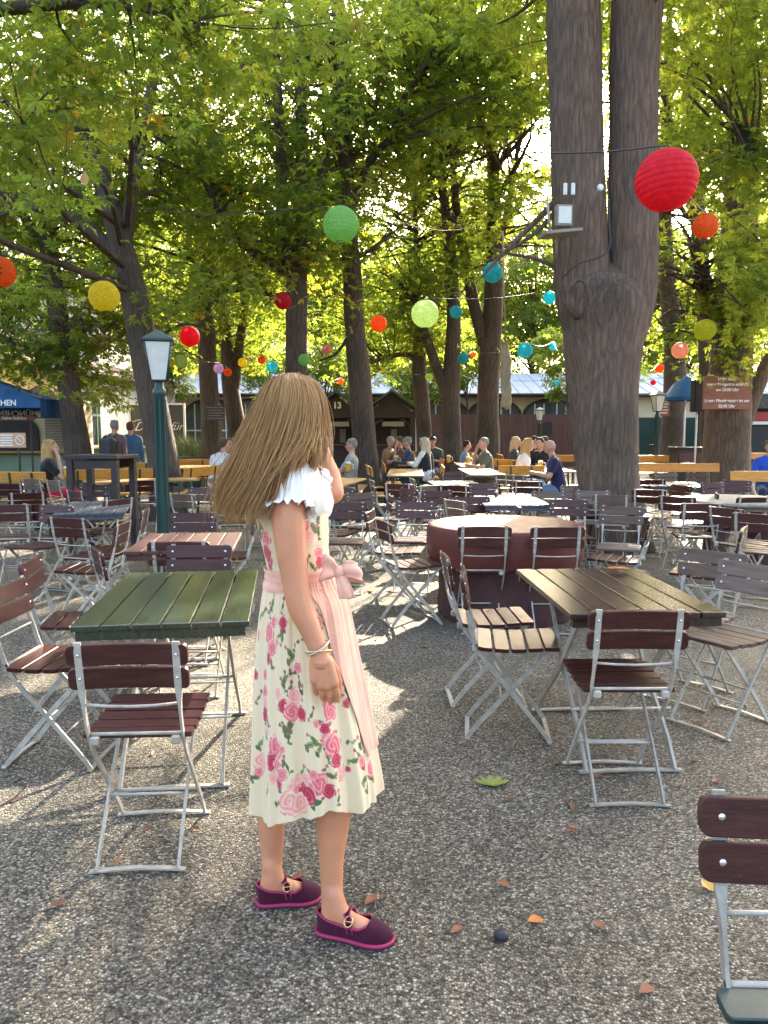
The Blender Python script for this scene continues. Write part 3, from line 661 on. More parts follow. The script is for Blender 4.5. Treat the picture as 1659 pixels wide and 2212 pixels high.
TREES = []
def tree(name, Y, limbs, crown, label, n_cl, per=48, lrad=0.85, lsize=0.15, K=6, cat='tree', bark='bark', rough=0.10, group='chestnut trees of the beer garden', seg=12, zmin=2.6, extra=None, twig=0.019):
    base = at_y(limbs[0][0][0], limbs[0][0][1], Y); org = Vector((base.x, Y, 0))
    e = empty(name, org, 0, label, cat, group); inv = np.array(org)
    mb = MB(); samples = []; 
    for i, L in enumerate(limbs):
        if i == 0:  # run the trunk down to the ground
            b = at_y(L[0][0], L[0][1], Y); L = list(L)
        c, r = limb_mesh(mb, L, Y, seg, rough)
        samples.append(np.concatenate([c, r[:, None]], 1))
    # bottom of the trunk to the soil
    b0 = samples[0][0]
    if b0[2] > 0.02:
        k = MB(); mb.tube([(b0[0], b0[1], -0.1), (b0[0], b0[1], 0.12), (b0[0], b0[1], b0[2] + 0.02)], [b0[3] * 1.35, b0[3] * 1.15, b0[3]], seg)
    if extra: extra(mb)
    mb.v = [tuple(np.array(v) - inv) for v in mb.v]
    mb.build('trunk', M[bark], e)
    S = np.concatenate(samples); S = S[S[:, 2] > 2.4]
    # twig ends through the crown volumes
    ends = []
    tot = sum(c[6] if len(c) > 6 else 1 for c in crown)
    for c in crown:
        k = int(n_cl * (c[6] if len(c) > 6 else 1) / tot)
        g_ = unit(RS.normal(0, 1, (k, 3))) * (RS.uniform(0, 1, (k, 1)) ** 0.5)
        ends.append(np.array(c[:3]) + g_ * np.array(c[3:6]))
    ends = np.concatenate(ends)
    # some sprays close to the limbs themselves
    pick = S[RS.randint(0, len(S), max(6, n_cl // 6)), :3] + RS.normal(0, .7, (max(6, n_cl // 6), 3)); ends = np.concatenate([ends, pick])
    ends = ends[ends[:, 2] > zmin + RS.normal(0, .25, len(ends))]
    tb = MB(); 
    for q in ends:
        d = np.linalg.norm(S[:, :3] - q, axis=1) + np.maximum(0, S[:, 2] - q[2]) * 0.3; j = np.argsort(d)[min(RS.randint(0, 6), len(d) - 1)]
        a = S[j, :3]; L = np.linalg.norm(q - a); mid = (a + q) / 2 + RS.normal(0, .12 * L, 3) * np.array([1, 1, .5]) + np.array([0, 0, .10 * L])
        r0 = min(S[j, 3] * 0.6, twig * (0.8 + 0.55 * L))
        pts = catmull([a, mid, q], 3); tb.tube(pts, list(np.linspace(r0, 0.004, len(pts))), 4, cap=False)
        for _ in range(2):
            t_ = q + RS.normal(0, .5, 3) * np.array([1, 1, .6]); tb.tube([mid * .35 + q * .65, (q + t_) / 2, t_], [.006, .004, .002], 3, cap=False)
    tb.v = [tuple(np.array(v) - inv) for v in tb.v]; tb.build('branches', M['bark'], e)
    V, F, rn = leaf_cloud(ends, per, lrad, lsize, K)
    me = np_mesh('crown', V - inv, F, M['leaf'], {'rnd': rn}); link(bpy.data.objects.new('crown', me), e)
    TREES.append((label, len(F))); return e

def P3(px, py, Y): 
    p = at_y(px, py, Y); return (p.x, p.y, p.z)
def crown_at(*specs):
    """(px, py, Y, rx, ry, rz, weight)"""
    return [(*P3(a, b, Y), rx * 1.3, ry * 1.2, rz * 1.12, w) for a, b, Y, rx, ry, rz, w in specs]

def big_extra(mb):
    # root flare and burls of the old forked trunk
    Y = 9.8
    for px, py, r in ((1258, 1192, .14), (1300, 1205, .16), (1350, 1204, .15), (1382, 1188, .13)):
        p = at_y(px, py, Y - 0.3); mb.tube([(p.x, Y, 0.75), (p.x * 1.0, Y - 0.18, 0.35), (p.x + (p.x - at_y(1318, 1192, Y).x) * 0.25, Y - 0.34, -0.03)], [.12, r, r * .95], 10)
    i0 = len(mb.v)
    for px, py, dy, r, sc in ((1255, 645, -.36, .2, (1.2, .5, 1.4)), (1305, 625, -.36, .26, (1.5, .5, .9))):
        mb.sphere(at_y(px, py, Y + dy * .93), r * .9, 18, 14, sc)
    for i in range(i0, len(mb.v)):
        v = Vector(mb.v[i]); q = noise.noise(v * 5) * .035 + noise.noise(v * 14) * .012; mb.v[i] = (v.x + q, v.y + q * .6, v.z + q * .5)
    a = [at_y(x, y, Y + d) for x, y, d in ((1278, 700, -.55), (1290, 660, -.62), (1305, 630, -.63), (1330, 605, -.6), (1352, 600, -.52))]
    sp = catmull([tuple(q) for q in a], 5); mb.tube(sp, list(np.interp(np.linspace(0, 1, len(sp)), [0, .25, .5, .75, 1], [.01, .026, .03, .026, .008])), 10)
    a = [at_y(x, y, Y + d) for x, y, d in ((1228, 628, -.5), (1255, 605, -.58), (1275, 640, -.6), (1270, 690, -.56), (1262, 715, -.5))]
    sp = catmull([tuple(q) for q in a], 5); mb.tube(sp, list(np.interp(np.linspace(0, 1, len(sp)), [0, .25, .5, .75, 1], [.01, .02, .022, .02, .006])), 10)

# --- the old forked chestnut at right
tree('chestnut_tree', 9.8, [
    [(1320, 1200, 160), (1319, 1155, 134), (1315, 1050, 128), (1308, 960, 138), (1304, 860, 146), (1302, 785, 158), (1304, 725, 170), (1306, 675, 182), (1308, 635, 168), (1309, 605, 118), (1310, 580, 60), (1311, 560, 10)],
    [(1290, 800, 60), (1274, 720, 104), (1262, 640, 120), (1256, 560, 118), (1250, 450, 116), (1247, 350, 112), (1244, 200, 114), (1240, 60, 116), (1238, -150, 104), (1230, -500, 80), (1240, -1100, 50)],
    [(1325, 800, 60), (1348, 720, 96), (1362, 640, 108), (1366, 560, 106), (1367, 450, 104), (1369, 300, 104), (1371, 150, 106), (1376, 0, 108), (1386, -200, 96), (1410, -600, 70), (1400, -1100, 45)],
    [(1215, 420, 16), (1165, 470, 13), (1110, 525, 10), (1075, 560, 8), (1040, 600, 5)],
    [(1210, 445, 12), (1160, 500, 9), (1100, 540, 7), (1060, 560, 5)],
    [(1230, 590, 11), (1160, 560, 8), (1100, 548, 6), (1060, 535, 4)]],
    [(3.4, 10.5, 9.5, 4.0, 3.8, 3.0, 1), (1.2, 11.0, 8.3, 2.2, 2.4, 1.6, .25)], 'massive old chestnut forked into two stems, right of the brown round table', 170, bark='bark_big', rough=0.085, seg=40, extra=big_extra, zmin=6.2)
# --- left front leaning chestnut beside the lamp
tree('chestnut_tree', 13.0, [
    [(362, 1085, 74), (355, 1010, 66), (338, 910, 61), (322, 820, 59), (303, 710, 57), (288, 630, 56), (266, 545, 52), (243, 460, 46), (208, 355, 38), (167, 262, 30), (125, 165, 26), (95, 50, 18)],
    [(268, 540, 32), (282, 440, 27), (298, 340, 24), (318, 240, 22), (332, 160, 22), (338, 90, 16), (350, 0, 10)],
    [(336, 142, 18), (385, 124, 16), (450, 136, 14), (520, 150, 9), (600, 150, 5)],
    [(266, 560, 26), (222, 515, 22), (165, 470, 18), (85, 450, 13), (10, 460, 9)],
    [(300, 700, 12), (330, 730, 9), (400, 700, 6), (470, 720, 4)]],
    crown_at((230, 150, 14.6, 3.3, 1.9, 2.6, 1.2), (330, 330, 14.6, 2.6, 1.5, 1.6, .8), (40, 380, 13.5, 2.0, 1.5, 1.3, .6), (480, 120, 14.4, 2.0, 1.6, 1.5, .5), (100, 250, 9, 1.6, 1.4, 1.3, .25), (300, 790, 15.5, 1.2, 1.2, .5, .18)), 'leaning chestnut directly behind the nearest lamp post', 115, per=48, zmin=3.0)
# --- slim one further left
tree('chestnut_tree', 15.0, [
    [(176, 1075, 60), (170, 985, 56), (155, 885, 50), (142, 785, 46), (129, 700, 42), (117, 620, 38), (106, 540, 36), (95, 450, 30), (62, 330, 26), (30, 200, 18)],
    [(137, 748, 15), (85, 752, 12), (30, 742, 9), (-30, 735, 6)], [(108, 545, 24), (60, 480, 20), (10, 420, 14), (-50, 380, 10)], [(140, 780, 10), (200, 700, 8), (240, 740, 5)]],
    crown_at((60, 420, 16, 2.6, 1.8, 2.0, 1), (30, 640, 15.8, 1.5, 1.0, .7, .35), (40, 770, 15.5, 1.1, 1.2, .5, .28), (215, 700, 16.2, 1.2, 1.2, .7, .3), (220, 860, 16.5, .7, .8, .35, .12)), 'slim dark chestnut right of the blue parasol at left', 120, zmin=2.2)
# --- pair behind the woman's left
tree('chestnut_tree', 20.0, [
    [(464, 1020, 52), (457, 920, 44), (451, 830, 40), (446, 720, 38), (441, 640, 36), (446, 560, 34), (440, 470, 27), (428, 370, 20), (410, 250, 14)],
    [(446, 645, 16), (480, 632, 12), (530, 625, 10), (590, 640, 6)], [(446, 590, 18), (480, 520, 14), (520, 440, 10)]],
    crown_at((430, 420, 20, 3.4, 3, 3.2, 1), (560, 600, 19.5, 2.0, 1.8, 1.0, .4), (380, 690, 21, 1.8, 2, 1.0, .35)), 'straight dark chestnut carrying the black chalk sign', 130, zmin=3.0, K=5)
tree('chestnut_tree', 20.8, [
    [(518, 1010, 44), (512, 930, 40), (497, 830, 36), (489, 740, 26), (482, 650, 20), (480, 520, 16), (470, 380, 10)],
    [(503, 850, 26), (518, 740, 20), (532, 640, 16), (550, 540, 12), (565, 400, 8)]],
    crown_at((520, 500, 21.5, 2.6, 2.4, 2.4, 1), (520, 740, 22, 1.7, 1.6, .7, .3)), 'thin forked chestnut leaning left, just right of the chalk sign trunk', 85, zmin=3.2, K=5)
# --- behind the woman's head
tree('chestnut_tree', 16.0, [
    [(642, 1090, 62), (641, 900, 54), (640, 800, 49), (640, 700, 47), (641, 620, 46), (626, 560, 33), (612, 480, 25), (607, 350, 23), (600, 200, 21), (590, 0, 18), (585, -250, 12)],
    [(644, 615, 40), (650, 540, 33), (652, 420, 27), (650, 250, 25), (645, 100, 21), (640, -80, 16), (640, -300, 10)],
    [(618, 585, 27), (565, 557, 22), (505, 505, 18), (455, 420, 14), (420, 320, 11), (390, 200, 7)], [(650, 500, 16), (690, 400, 12), (720, 280, 8)]],
    crown_at((610, 120, 18, 3.2, 1.9, 3.0, 1), (500, 380, 17.8, 2.4, 1.5, 1.8, .7), (650, 540, 15.5, 1.3, 1.2, .8, .25)), 'tall two stemmed chestnut rising directly behind the woman', 120, zmin=3.2)
# --- smooth leaning one right of her
tree('chestnut_tree', 17.0, [
    [(803, 1090, 62), (791, 1000, 55), (783, 900, 52), (775, 800, 49), (766, 700, 46), (761, 600, 42), (755, 530, 40), (749, 440, 42), (743, 350, 40), (740, 250, 36), (735, 120, 33), (728, -50, 28), (715, -350, 16)],
    [(762, 440, 20), (798, 352, 18), (848, 290, 16), (878, 205, 16), (930, 130, 14), (1000, 50, 10), (1060, -60, 7)],
    [(750, 585, 14), (692, 532, 12), (620, 490, 10), (560, 460, 7)], [(752, 370, 14), (790, 280, 10), (830, 180, 7)], [(765, 700, 8), (730, 760, 6), (690, 780, 4)], [(760, 560, 10), (800, 540, 8), (850, 500, 6)]],
    crown_at((740, 100, 19, 3.4, 1.9, 3.0, 1), (900, 200, 17, 2.4, 2.2, 2.0, .6), (800, 480, 17.5, 1.6, 1.5, 1.0, .22)), 'leaning chestnut with big green lantern in front, right of the woman', 140, zmin=4.2)
# --- cluster of thinner trunks in the middle distance
tree('chestnut_tree', 22.0, [[(920, 1000, 36), (914, 900, 34), (906, 800, 32), (905, 740, 24), (902, 640, 18), (898, 500, 12), (895, 350, 8)], [(906, 790, 18), (885, 768, 13), (850, 768, 10), (800, 785, 7)]],
    crown_at((900, 420, 22.5, 2.6, 2.5, 3.0, 1), (840, 700, 22.5, 2.0, 1.8, .9, .45)), 'thin chestnut with a crooked side branch right of the huts', 150, zmin=3.4, K=5)
tree('chestnut_tree', 21.0, [[(976, 1000, 52), (973, 900, 44), (976, 800, 38), (980, 700, 32), (976, 600, 28), (966, 480, 23), (952, 370, 17), (945, 220, 12), (940, 0, 8)], [(968, 860, 26), (935, 770, 22), (908, 690, 18), (890, 620, 11)]],
    crown_at((1000, 60, 18, 2.4, 2.4, 2.2, .6), (950, 300, 21.5, 2.6, 2.5, 3.6, 1), (900, 610, 21.5, 1.8, 1.8, 1.0, .35)), 'dark chestnut with a low arm stretching left, mid distance', 185, zmin=3.6, K=5)
tree('chestnut_tree', 22.0, [[(1055, 1000, 54), (1053, 900, 48), (1056, 800, 46), (1063, 700, 44), (1067, 600, 40), (1068, 520, 35), (1066, 400, 28), (1063, 250, 22), (1078, 100, 17), (1085, -60, 12)],
    [(1048, 745, 30), (1022, 650, 26), (1002, 540, 20), (986, 450, 18), (975, 330, 13), (960, 180, 8)], [(1072, 560, 16), (1098, 440, 13), (1122, 300, 10), (1150, 130, 7)], [(1068, 380, 12), (1110, 300, 9), (1160, 240, 6)]],
    crown_at((1110, 60, 17, 2.0, 2.2, 2.2, .5), (1065, 200, 22.5, 2.8, 2.8, 3.6, 1), (1130, 480, 23, 2.0, 2, 1.6, .5), (1000, 420, 22, 1.8, 1.8, 1.6, .4)), 'forked chestnut in front of the brown fence beside the hanging sacking', 210, zmin=4.0, K=5)
# --- right side
tree('chestnut_tree', 24.0, [[(1450, 1000, 56), (1455, 900, 50), (1458, 820, 47), (1455, 740, 42), (1442, 600, 34), (1436, 450, 28), (1440, 200, 20), (1450, -50, 12)], [(1455, 740, 20), (1490, 620, 15), (1500, 480, 10)]],
    crown_at((1440, 350, 24, 3.4, 3, 3.6, 1), (1480, 680, 23.5, 2.0, 2, 1.0, .4)), 'trunk holding the small orange notice behind the right lamp post', 150, zmin=3.6, K=5)
tree('chestnut_tree', 16.2, [[(1574, 1085, 112), (1568, 1040, 102), (1570, 950, 96), (1574, 860, 90), (1580, 780, 86), (1585, 690, 82), (1590, 600, 78), (1598, 480, 74), (1606, 300, 70), (1602, 100, 64), (1600, -80, 56), (1590, -400, 40)],
    [(1588, 960, 40), (1625, 860, 34), (1660, 780, 30), (1700, 700, 24)], [(1575, 820, 34), (1545, 700, 28), (1520, 590, 24), (1500, 470, 18)]],
    crown_at((1600, 200, 16, 3.2, 3, 3.2, 1), (1500, 620, 15.2, 1.6, 1.5, .8, .5), (1500, 720, 15.4, 1.0, 1.2, .4, .2), (1640, 560, 14.5, 1.4, 1.4, 1.0, .35)), 'thick chestnut bearing the closing time sign at right', 150, bark='bark_big', rough=0.07, seg=24, zmin=2.9)
tree('chestnut_tree', 20.0, [[(1536, 1000, 44), (1532, 830, 40), (1526, 700, 36), (1518, 600, 33), (1503, 400, 30), (1492, 150, 24), (1480, -100, 16)], [(1505, 420, 18), (1460, 300, 14), (1420, 150, 10)]],
    crown_at((1500, 150, 20, 3.0, 3, 3.4, 1)), 'dark trunk between the small notice and the closing time sign', 75, zmin=6.0, K=5)
# --- near trees whose trunks stand outside the frame but whose boughs reach in
tree('chestnut_tree', 8.0, [[(-520, 1300, 200), (-520, 800, 180), (-500, 300, 160), (-470, -100, 120)], [(-490, 300, 90), (-300, 120, 50), (-100, 40, 34), (120, 10, 22), (300, 20, 12), (430, 60, 6)], [(-490, 420, 70), (-300, 330, 40), (-120, 290, 24), (20, 270, 12), (110, 300, 6)]],
    crown_at((60, 40, 8.0, 2.0, 1.5, .9, 1), (330, 30, 8.5, 1.8, 1.3, .7, .8), (-60, 300, 7.5, 1.1, 1.0, .9, .5), (560, 40, 9.5, 1.3, 1.3, .6, .45)), 'overhanging chestnut boughs in the upper left corner', 60, per=48, lsize=0.125, zmin=3.9)
tree('chestnut_tree', 12.0, [[(2150, 1200, 170), (2140, 700, 150), (2100, 200, 120), (2080, -200, 90), (2100, -700, 50)], [(2110, 500, 70), (1900, 380, 44), (1720, 340, 24), (1600, 330, 10)], [(2110, 650, 50), (1880, 600, 30), (1700, 620, 16), (1600, 660, 8)]],
    crown_at((1640, 330, 12, 1.4, 1.3, 1.0, .5), (1650, 100, 12, 1.8, 1.6, 1.2, .7), (1620, 640, 12, .8, .9, .5, .35), (2080, -150, 12, 2.4, 2.6, 2.4, 1.6)), 'chestnut boughs reaching in at the right edge', 95, zmin=3.4)
for px, Y, h, lab in ((585, 33.5, 5.6, 'young bright tree before the hall roof, left of the woman hair'), (705, 34.0, 5.2, 'young pale tree above the left timber hut'), (905, 33.0, 5.4, 'young bright tree before the hall roof between the thin trunks'), (1010, 34.0, 5.8, 'young tree before the hall roof left of the forked chestnut'), (345, 33.0, 5.4, 'young tree at the corner of wing and hall behind the lamp'), (1225, 34.0, 5.6, 'young tree before the hall roof at the left edge of the old trunk')):
    x = at_y(px, 930, Y).x; e = empty('young_tree', (x, Y, 0), 0, lab, 'tree', 'young trees before the hall')
    m = MB(); m.tube(catmull([(0, 0, 0), (.05, 0, 1.5), (-.04, 0, 3), (.02, 0, h * .9)], 4), list(np.linspace(.07, .02, 13)), 8)
    n = 26; g_ = unit(RS.normal(0, 1, (n, 3))) * (RS.uniform(0, 1, (n, 1)) ** .45); ends = np.array([0, 0, h * .78]) + g_ * np.array([1.9, 1.2, h * .27])
    for q in ends[::2]: m.tube(catmull([(0, 0, max(2.0, q[2] * .7)), tuple(q * np.array([.5, .5, .9])), tuple(q)], 3), list(np.linspace(.025, .005, 7)), 4, cap=False)
    m.build('trunk', M['bark'], e); V, F, rn = leaf_cloud(ends, 36, .6, .26, 4, jitter=.7, flat=.7, carve_it=False)
    link(bpy.data.objects.new('crown', np_mesh('crown', V, F, M['leaf_far'], {'rnd': rn})), e)
# --- canopy overhead behind the viewer's field, further trees beyond the hall
far = [(-250, 52, 12.5, 'tall'), (60, 46, 10.5, ''), (330, 50, 13, ''), (520, 45, 11, ''), (700, 48, 12, ''), (860, 45, 10.5, ''), (1010, 52, 14, ''), (1150, 46, 11.5, ''), (1330, 50, 13, ''), (1480, 46, 11.5, ''), (1700, 50, 13, ''), (1900, 48, 12, '')]
far_lab = ['sunlit green tree beyond the gable house at far left', 'yellow green tree beyond the cream wing behind the slim left chestnut', 'tall bright tree beyond the hall behind the leaning lamp chestnut', 'rounded bright tree beyond the hall behind the chalk sign trunk',
           'airy light tree beyond the hall behind the woman', 'bushy yellow green tree beyond the hall above the two huts', 'tallest pale tree beyond the hall behind the thin trunks', 'bright green tree above the pale metal roof beside the hanging sacking',
           'dense tree beyond the hall hidden by the old forked chestnut', 'bluish green tree beyond the hall behind the right lamp post', 'tree beyond the hall behind the closing time sign trunk', 'dark green tree beyond the stall at the right edge']
for (px, Y, h, _), lab in zip(far, far_lab):
    h *= 1.35
    x = at_y(px, 930, Y).x; e = empty('deciduous_tree', (x, Y, 0), 0, lab, 'tree', 'trees beyond the hall')
    m = MB(); m.tube(catmull([(0, 0, 0), (.1, 0, 2.5), (-.1, .1, 5), (.1, 0, h * .8)], 4), list(np.linspace(.28, .05, 13)), 8)
    n = 210; g_ = unit(RS.normal(0, 1, (n, 3))) * (RS.uniform(0, 1, (n, 1)) ** 0.42); ends = np.array([0, 0, h * .56]) + g_ * np.array([4.3, 3.6, h * .42])
    for q in ends[::4]:
        z0 = max(1.8, q[2] * .62); m.tube(catmull([(0, 0, z0), (q[0] * .5, q[1] * .5, z0 + (q[2] - z0) * .7), tuple(q)], 3), list(np.linspace(.07, .01, 7)), 4, cap=False)
    m.build('trunk', M['bark'], e)
    V, F, rn = leaf_cloud(ends, 40, 1.0, 0.36, 4, jitter=.7, flat=.7, carve_it=False)
    link(bpy.data.objects.new('crown', np_mesh('crown', V, F, M['leaf_far'], {'rnd': rn})), e)
# ================================================================== folding chairs
def rounded_slat(mb, w, h, t, c, tilt, bow=0.0, axis='back', r=0.02, nx=8):
    """board w wide (x), h tall, t thick, corners rounded, bowed; tilt about x"""
    pts = []
    for k in range(5): a = math.pi / 2 * k / 4; pts.append((w / 2 - r + r * math.sin(a), h / 2 - r + r * math.cos(a)))
    for k in range(5): a = math.pi / 2 * k / 4; pts.append((w / 2 - r + r * math.cos(a), -h / 2 + r - r * math.sin(a)))
    right = pts; cols = [(-1) ** 0]
    # grid: columns across x, outline top/bottom follow the rounded ends
    xs = sorted(set([round(p[0], 5) for p in right] + [round(-p[0], 5) for p in right] + [round(-w / 2 + r + (w - 2 * r) * k / nx, 5) for k in range(nx + 1)]))
    def half(x):
        ax = abs(x); 
        if ax <= w / 2 - r: return h / 2
        d = ax - (w / 2 - r); return h / 2 - r + math.sqrt(max(0, r * r - d * d))
    Rm = Matrix.Rotation(tilt, 3, 'X'); vs = []; e = 0.0025
    for x in xs:
        hh = max(half(x), 0.002); y = -bow * (2 * x / w) ** 2
        for (yy, zz) in ((-t / 2, -hh + e), (-t / 2, hh - e), (-t / 2 + e, hh), (t / 2 - e, hh), (t / 2, hh - e), (t / 2, -hh + e), (t / 2 - e, -hh), (-t / 2 + e, -hh)):
            vs.append(Rm @ Vector((x, yy + y, zz)) + Vector(c))
    n = len(xs); fs = [(i * 8 + k, (i + 1) * 8 + k, (i + 1) * 8 + (k + 1) % 8, i * 8 + (k + 1) % 8) for i in range(n - 1) for k in range(8)]
    fs += [tuple(range(7, -1, -1))[::-1], tuple(range((n - 1) * 8 + 7, (n - 1) * 8 - 1, -1))]
    mb.add(vs, fs)

BP = [(-.245, .815), (-.232, .73), (-.215, .64), (-.184, .52), (-.158, .455), (-.115, .385), (-.03, .285), (.06, .175), (.13, .09), (.175, .03), (.19, .006)]
LP = [(.205, .462), (.165, .425), (.08, .335), (-.03, .215), (-.11, .125), (-.165, .06), (-.20, .012), (-.205, .006)]
def interp(P, z):
    for (y0, z0), (y1, z1) in zip(P, P[1:]):
        if (z0 - z) * (z1 - z) <= 0: return y0 + (y1 - y0) * (z - z0) / (z1 - z0 + 1e-9)
def make_chair(wood, arms=False):
    e = empty('folding_chair')
    hx = .158; m = MB(); bp = catmull([(0, y, z) for y, z in BP], 3)
    for s in (-1, 1):
        pts = [(s * hx, p[1], p[2]) for p in bp]
        wx = [.024 if p[2] > .64 else (.024 - (.64 - p[2]) / .06 * .016 if p[2] > .58 else .008) for p in bp]; wn_ = [.007 if p[2] > .64 else (.007 + (.64 - p[2]) / .06 * .013 if p[2] > .58 else .020) for p in bp]
        m.bar(pts, wx, wn_)
    m.bar([(-hx - .02, .19, .006), (-hx * .6, .19, .012), (0, .19, .016), (hx * .6, .19, .012), (hx + .02, .19, .006)], .008 * 0 + .02, .006, ax=Vector((0, 1, 0)))
    m.build('back_frame', M['metal'], e)
    m = MB(); lx = .137; lp = catmull([(0, y, z) for y, z in LP], 3)
    for s in (-1, 1): m.bar([(s * lx, p[1], p[2]) for p in lp], .008, .022)
    m.bar([(-lx - .025, -.205, .006), (-lx * .6, -.205, .012), (0, -.205, .016), (lx * .6, -.205, .012), (lx + .025, -.205, .006)], .022, .006, ax=Vector((0, 1, 0)))
    m.build('leg_frame', M['metal'], e)
    m = MB()
    for z in (.592,): m.tube([(-hx, interp(BP, z), z), (-hx * .5, interp(BP, z) - .008, z - .004), (0, interp(BP, z) - .012, z - .005), (hx * .5, interp(BP, z) - .008, z - .004), (hx, interp(BP, z), z)], .0055, 6)
    m.build('back_rod', M['metal'], e)
    m = MB(); m.tube([(-hx - .004, -.166, .475), (hx + .004, -.166, .475)], .0065, 8)
    for s in (-1, 1): m.rbox((s * (hx - .022), -.17, .455), (.032, .03, .03), .006)
    m.build('pivot_rod', M['metal'], e)
    m = MB(); m.tube([(-lx, interp(LP, .2), .2), (lx, interp(LP, .2), .2)], .0055, 6); m.build('stretcher', M['metal'], e)
    m = MB(); m.tube([(-hx, interp(BP, .16), .16), (hx, interp(BP, .16), .16)], .0055, 6); m.build('stretcher', M['metal'], e)
    m = MB()
    for z in (.771, .688):
        rounded_slat(m, .392, .075, .019, (0, interp(BP, z) + .0155, z), .17, bow=.012, r=.018)
    b = m.build('backrest', wood, e)
    m = MB()
    for z in (.771, .688):
        for s in (-1, 1):
            y = interp(BP, z); m.sphere((s * hx, y + .0235 - .0095, z), .0085, 8, 6, (1, .6, 1)); m.sphere((s * hx, y - .006, z), .006, 8, 6, (1, .6, 1))
    m.build('rivets', M['rivet'], b)
    m = MB(); ys = [-.125, -.045, .035, .115, .192]; zs = [.462, .457, .458, .465, .470]; tl = [-.10, -.03, .03, .08, .02]
    for y, z, t in zip(ys, zs, tl): rounded_slat(m, .368, .070, .018, (0, y, z), math.pi / 2 + t, r=.014)
    sgt = m.build('seat', wood, e)
    m = MB()
    for s in (-1, 1):
        m.bar([(s * lx, -.16, .447), (s * lx, -.045, .440), (s * lx, .035, .441), (s * lx, .21, .452)], .018, .006)
    m.build('seat_rail', M['metal'], e)
    if arms:
        for s in (-1, 1):
            m = MB(); m.tube(catmull([(s * .17, -.205, .64), (s * .19, -.02, .65), (s * .19, .12, .64), (s * .18, .15, .6), (s * .155, .16, .46)], 5), .010, 8); m.build('armrest', M['metal'], e)
    return e
PROTO = {'brown': make_chair(M['paint_wood']), 'grey': make_chair(M['grey_wood']), 'arm': make_chair(M['grey_wood'], True)}
used = set()
def chair(px, py, a, label, kind='brown', group='folding beer garden chairs', roll=0.0):
    p = at_z(px, py, .73); t = -R(a); off = Matrix.Rotation(t, 3, 'Z') @ Vector((0, -.22, 0))
    o = PROTO[kind] if kind not in used else copy_tree(PROTO[kind]); used.add(kind)
    o.location = (p.x - off.x, p.y - off.y, 0); o.rotation_euler = (0, 0, t); tag(o, label, 'chair', group); return o
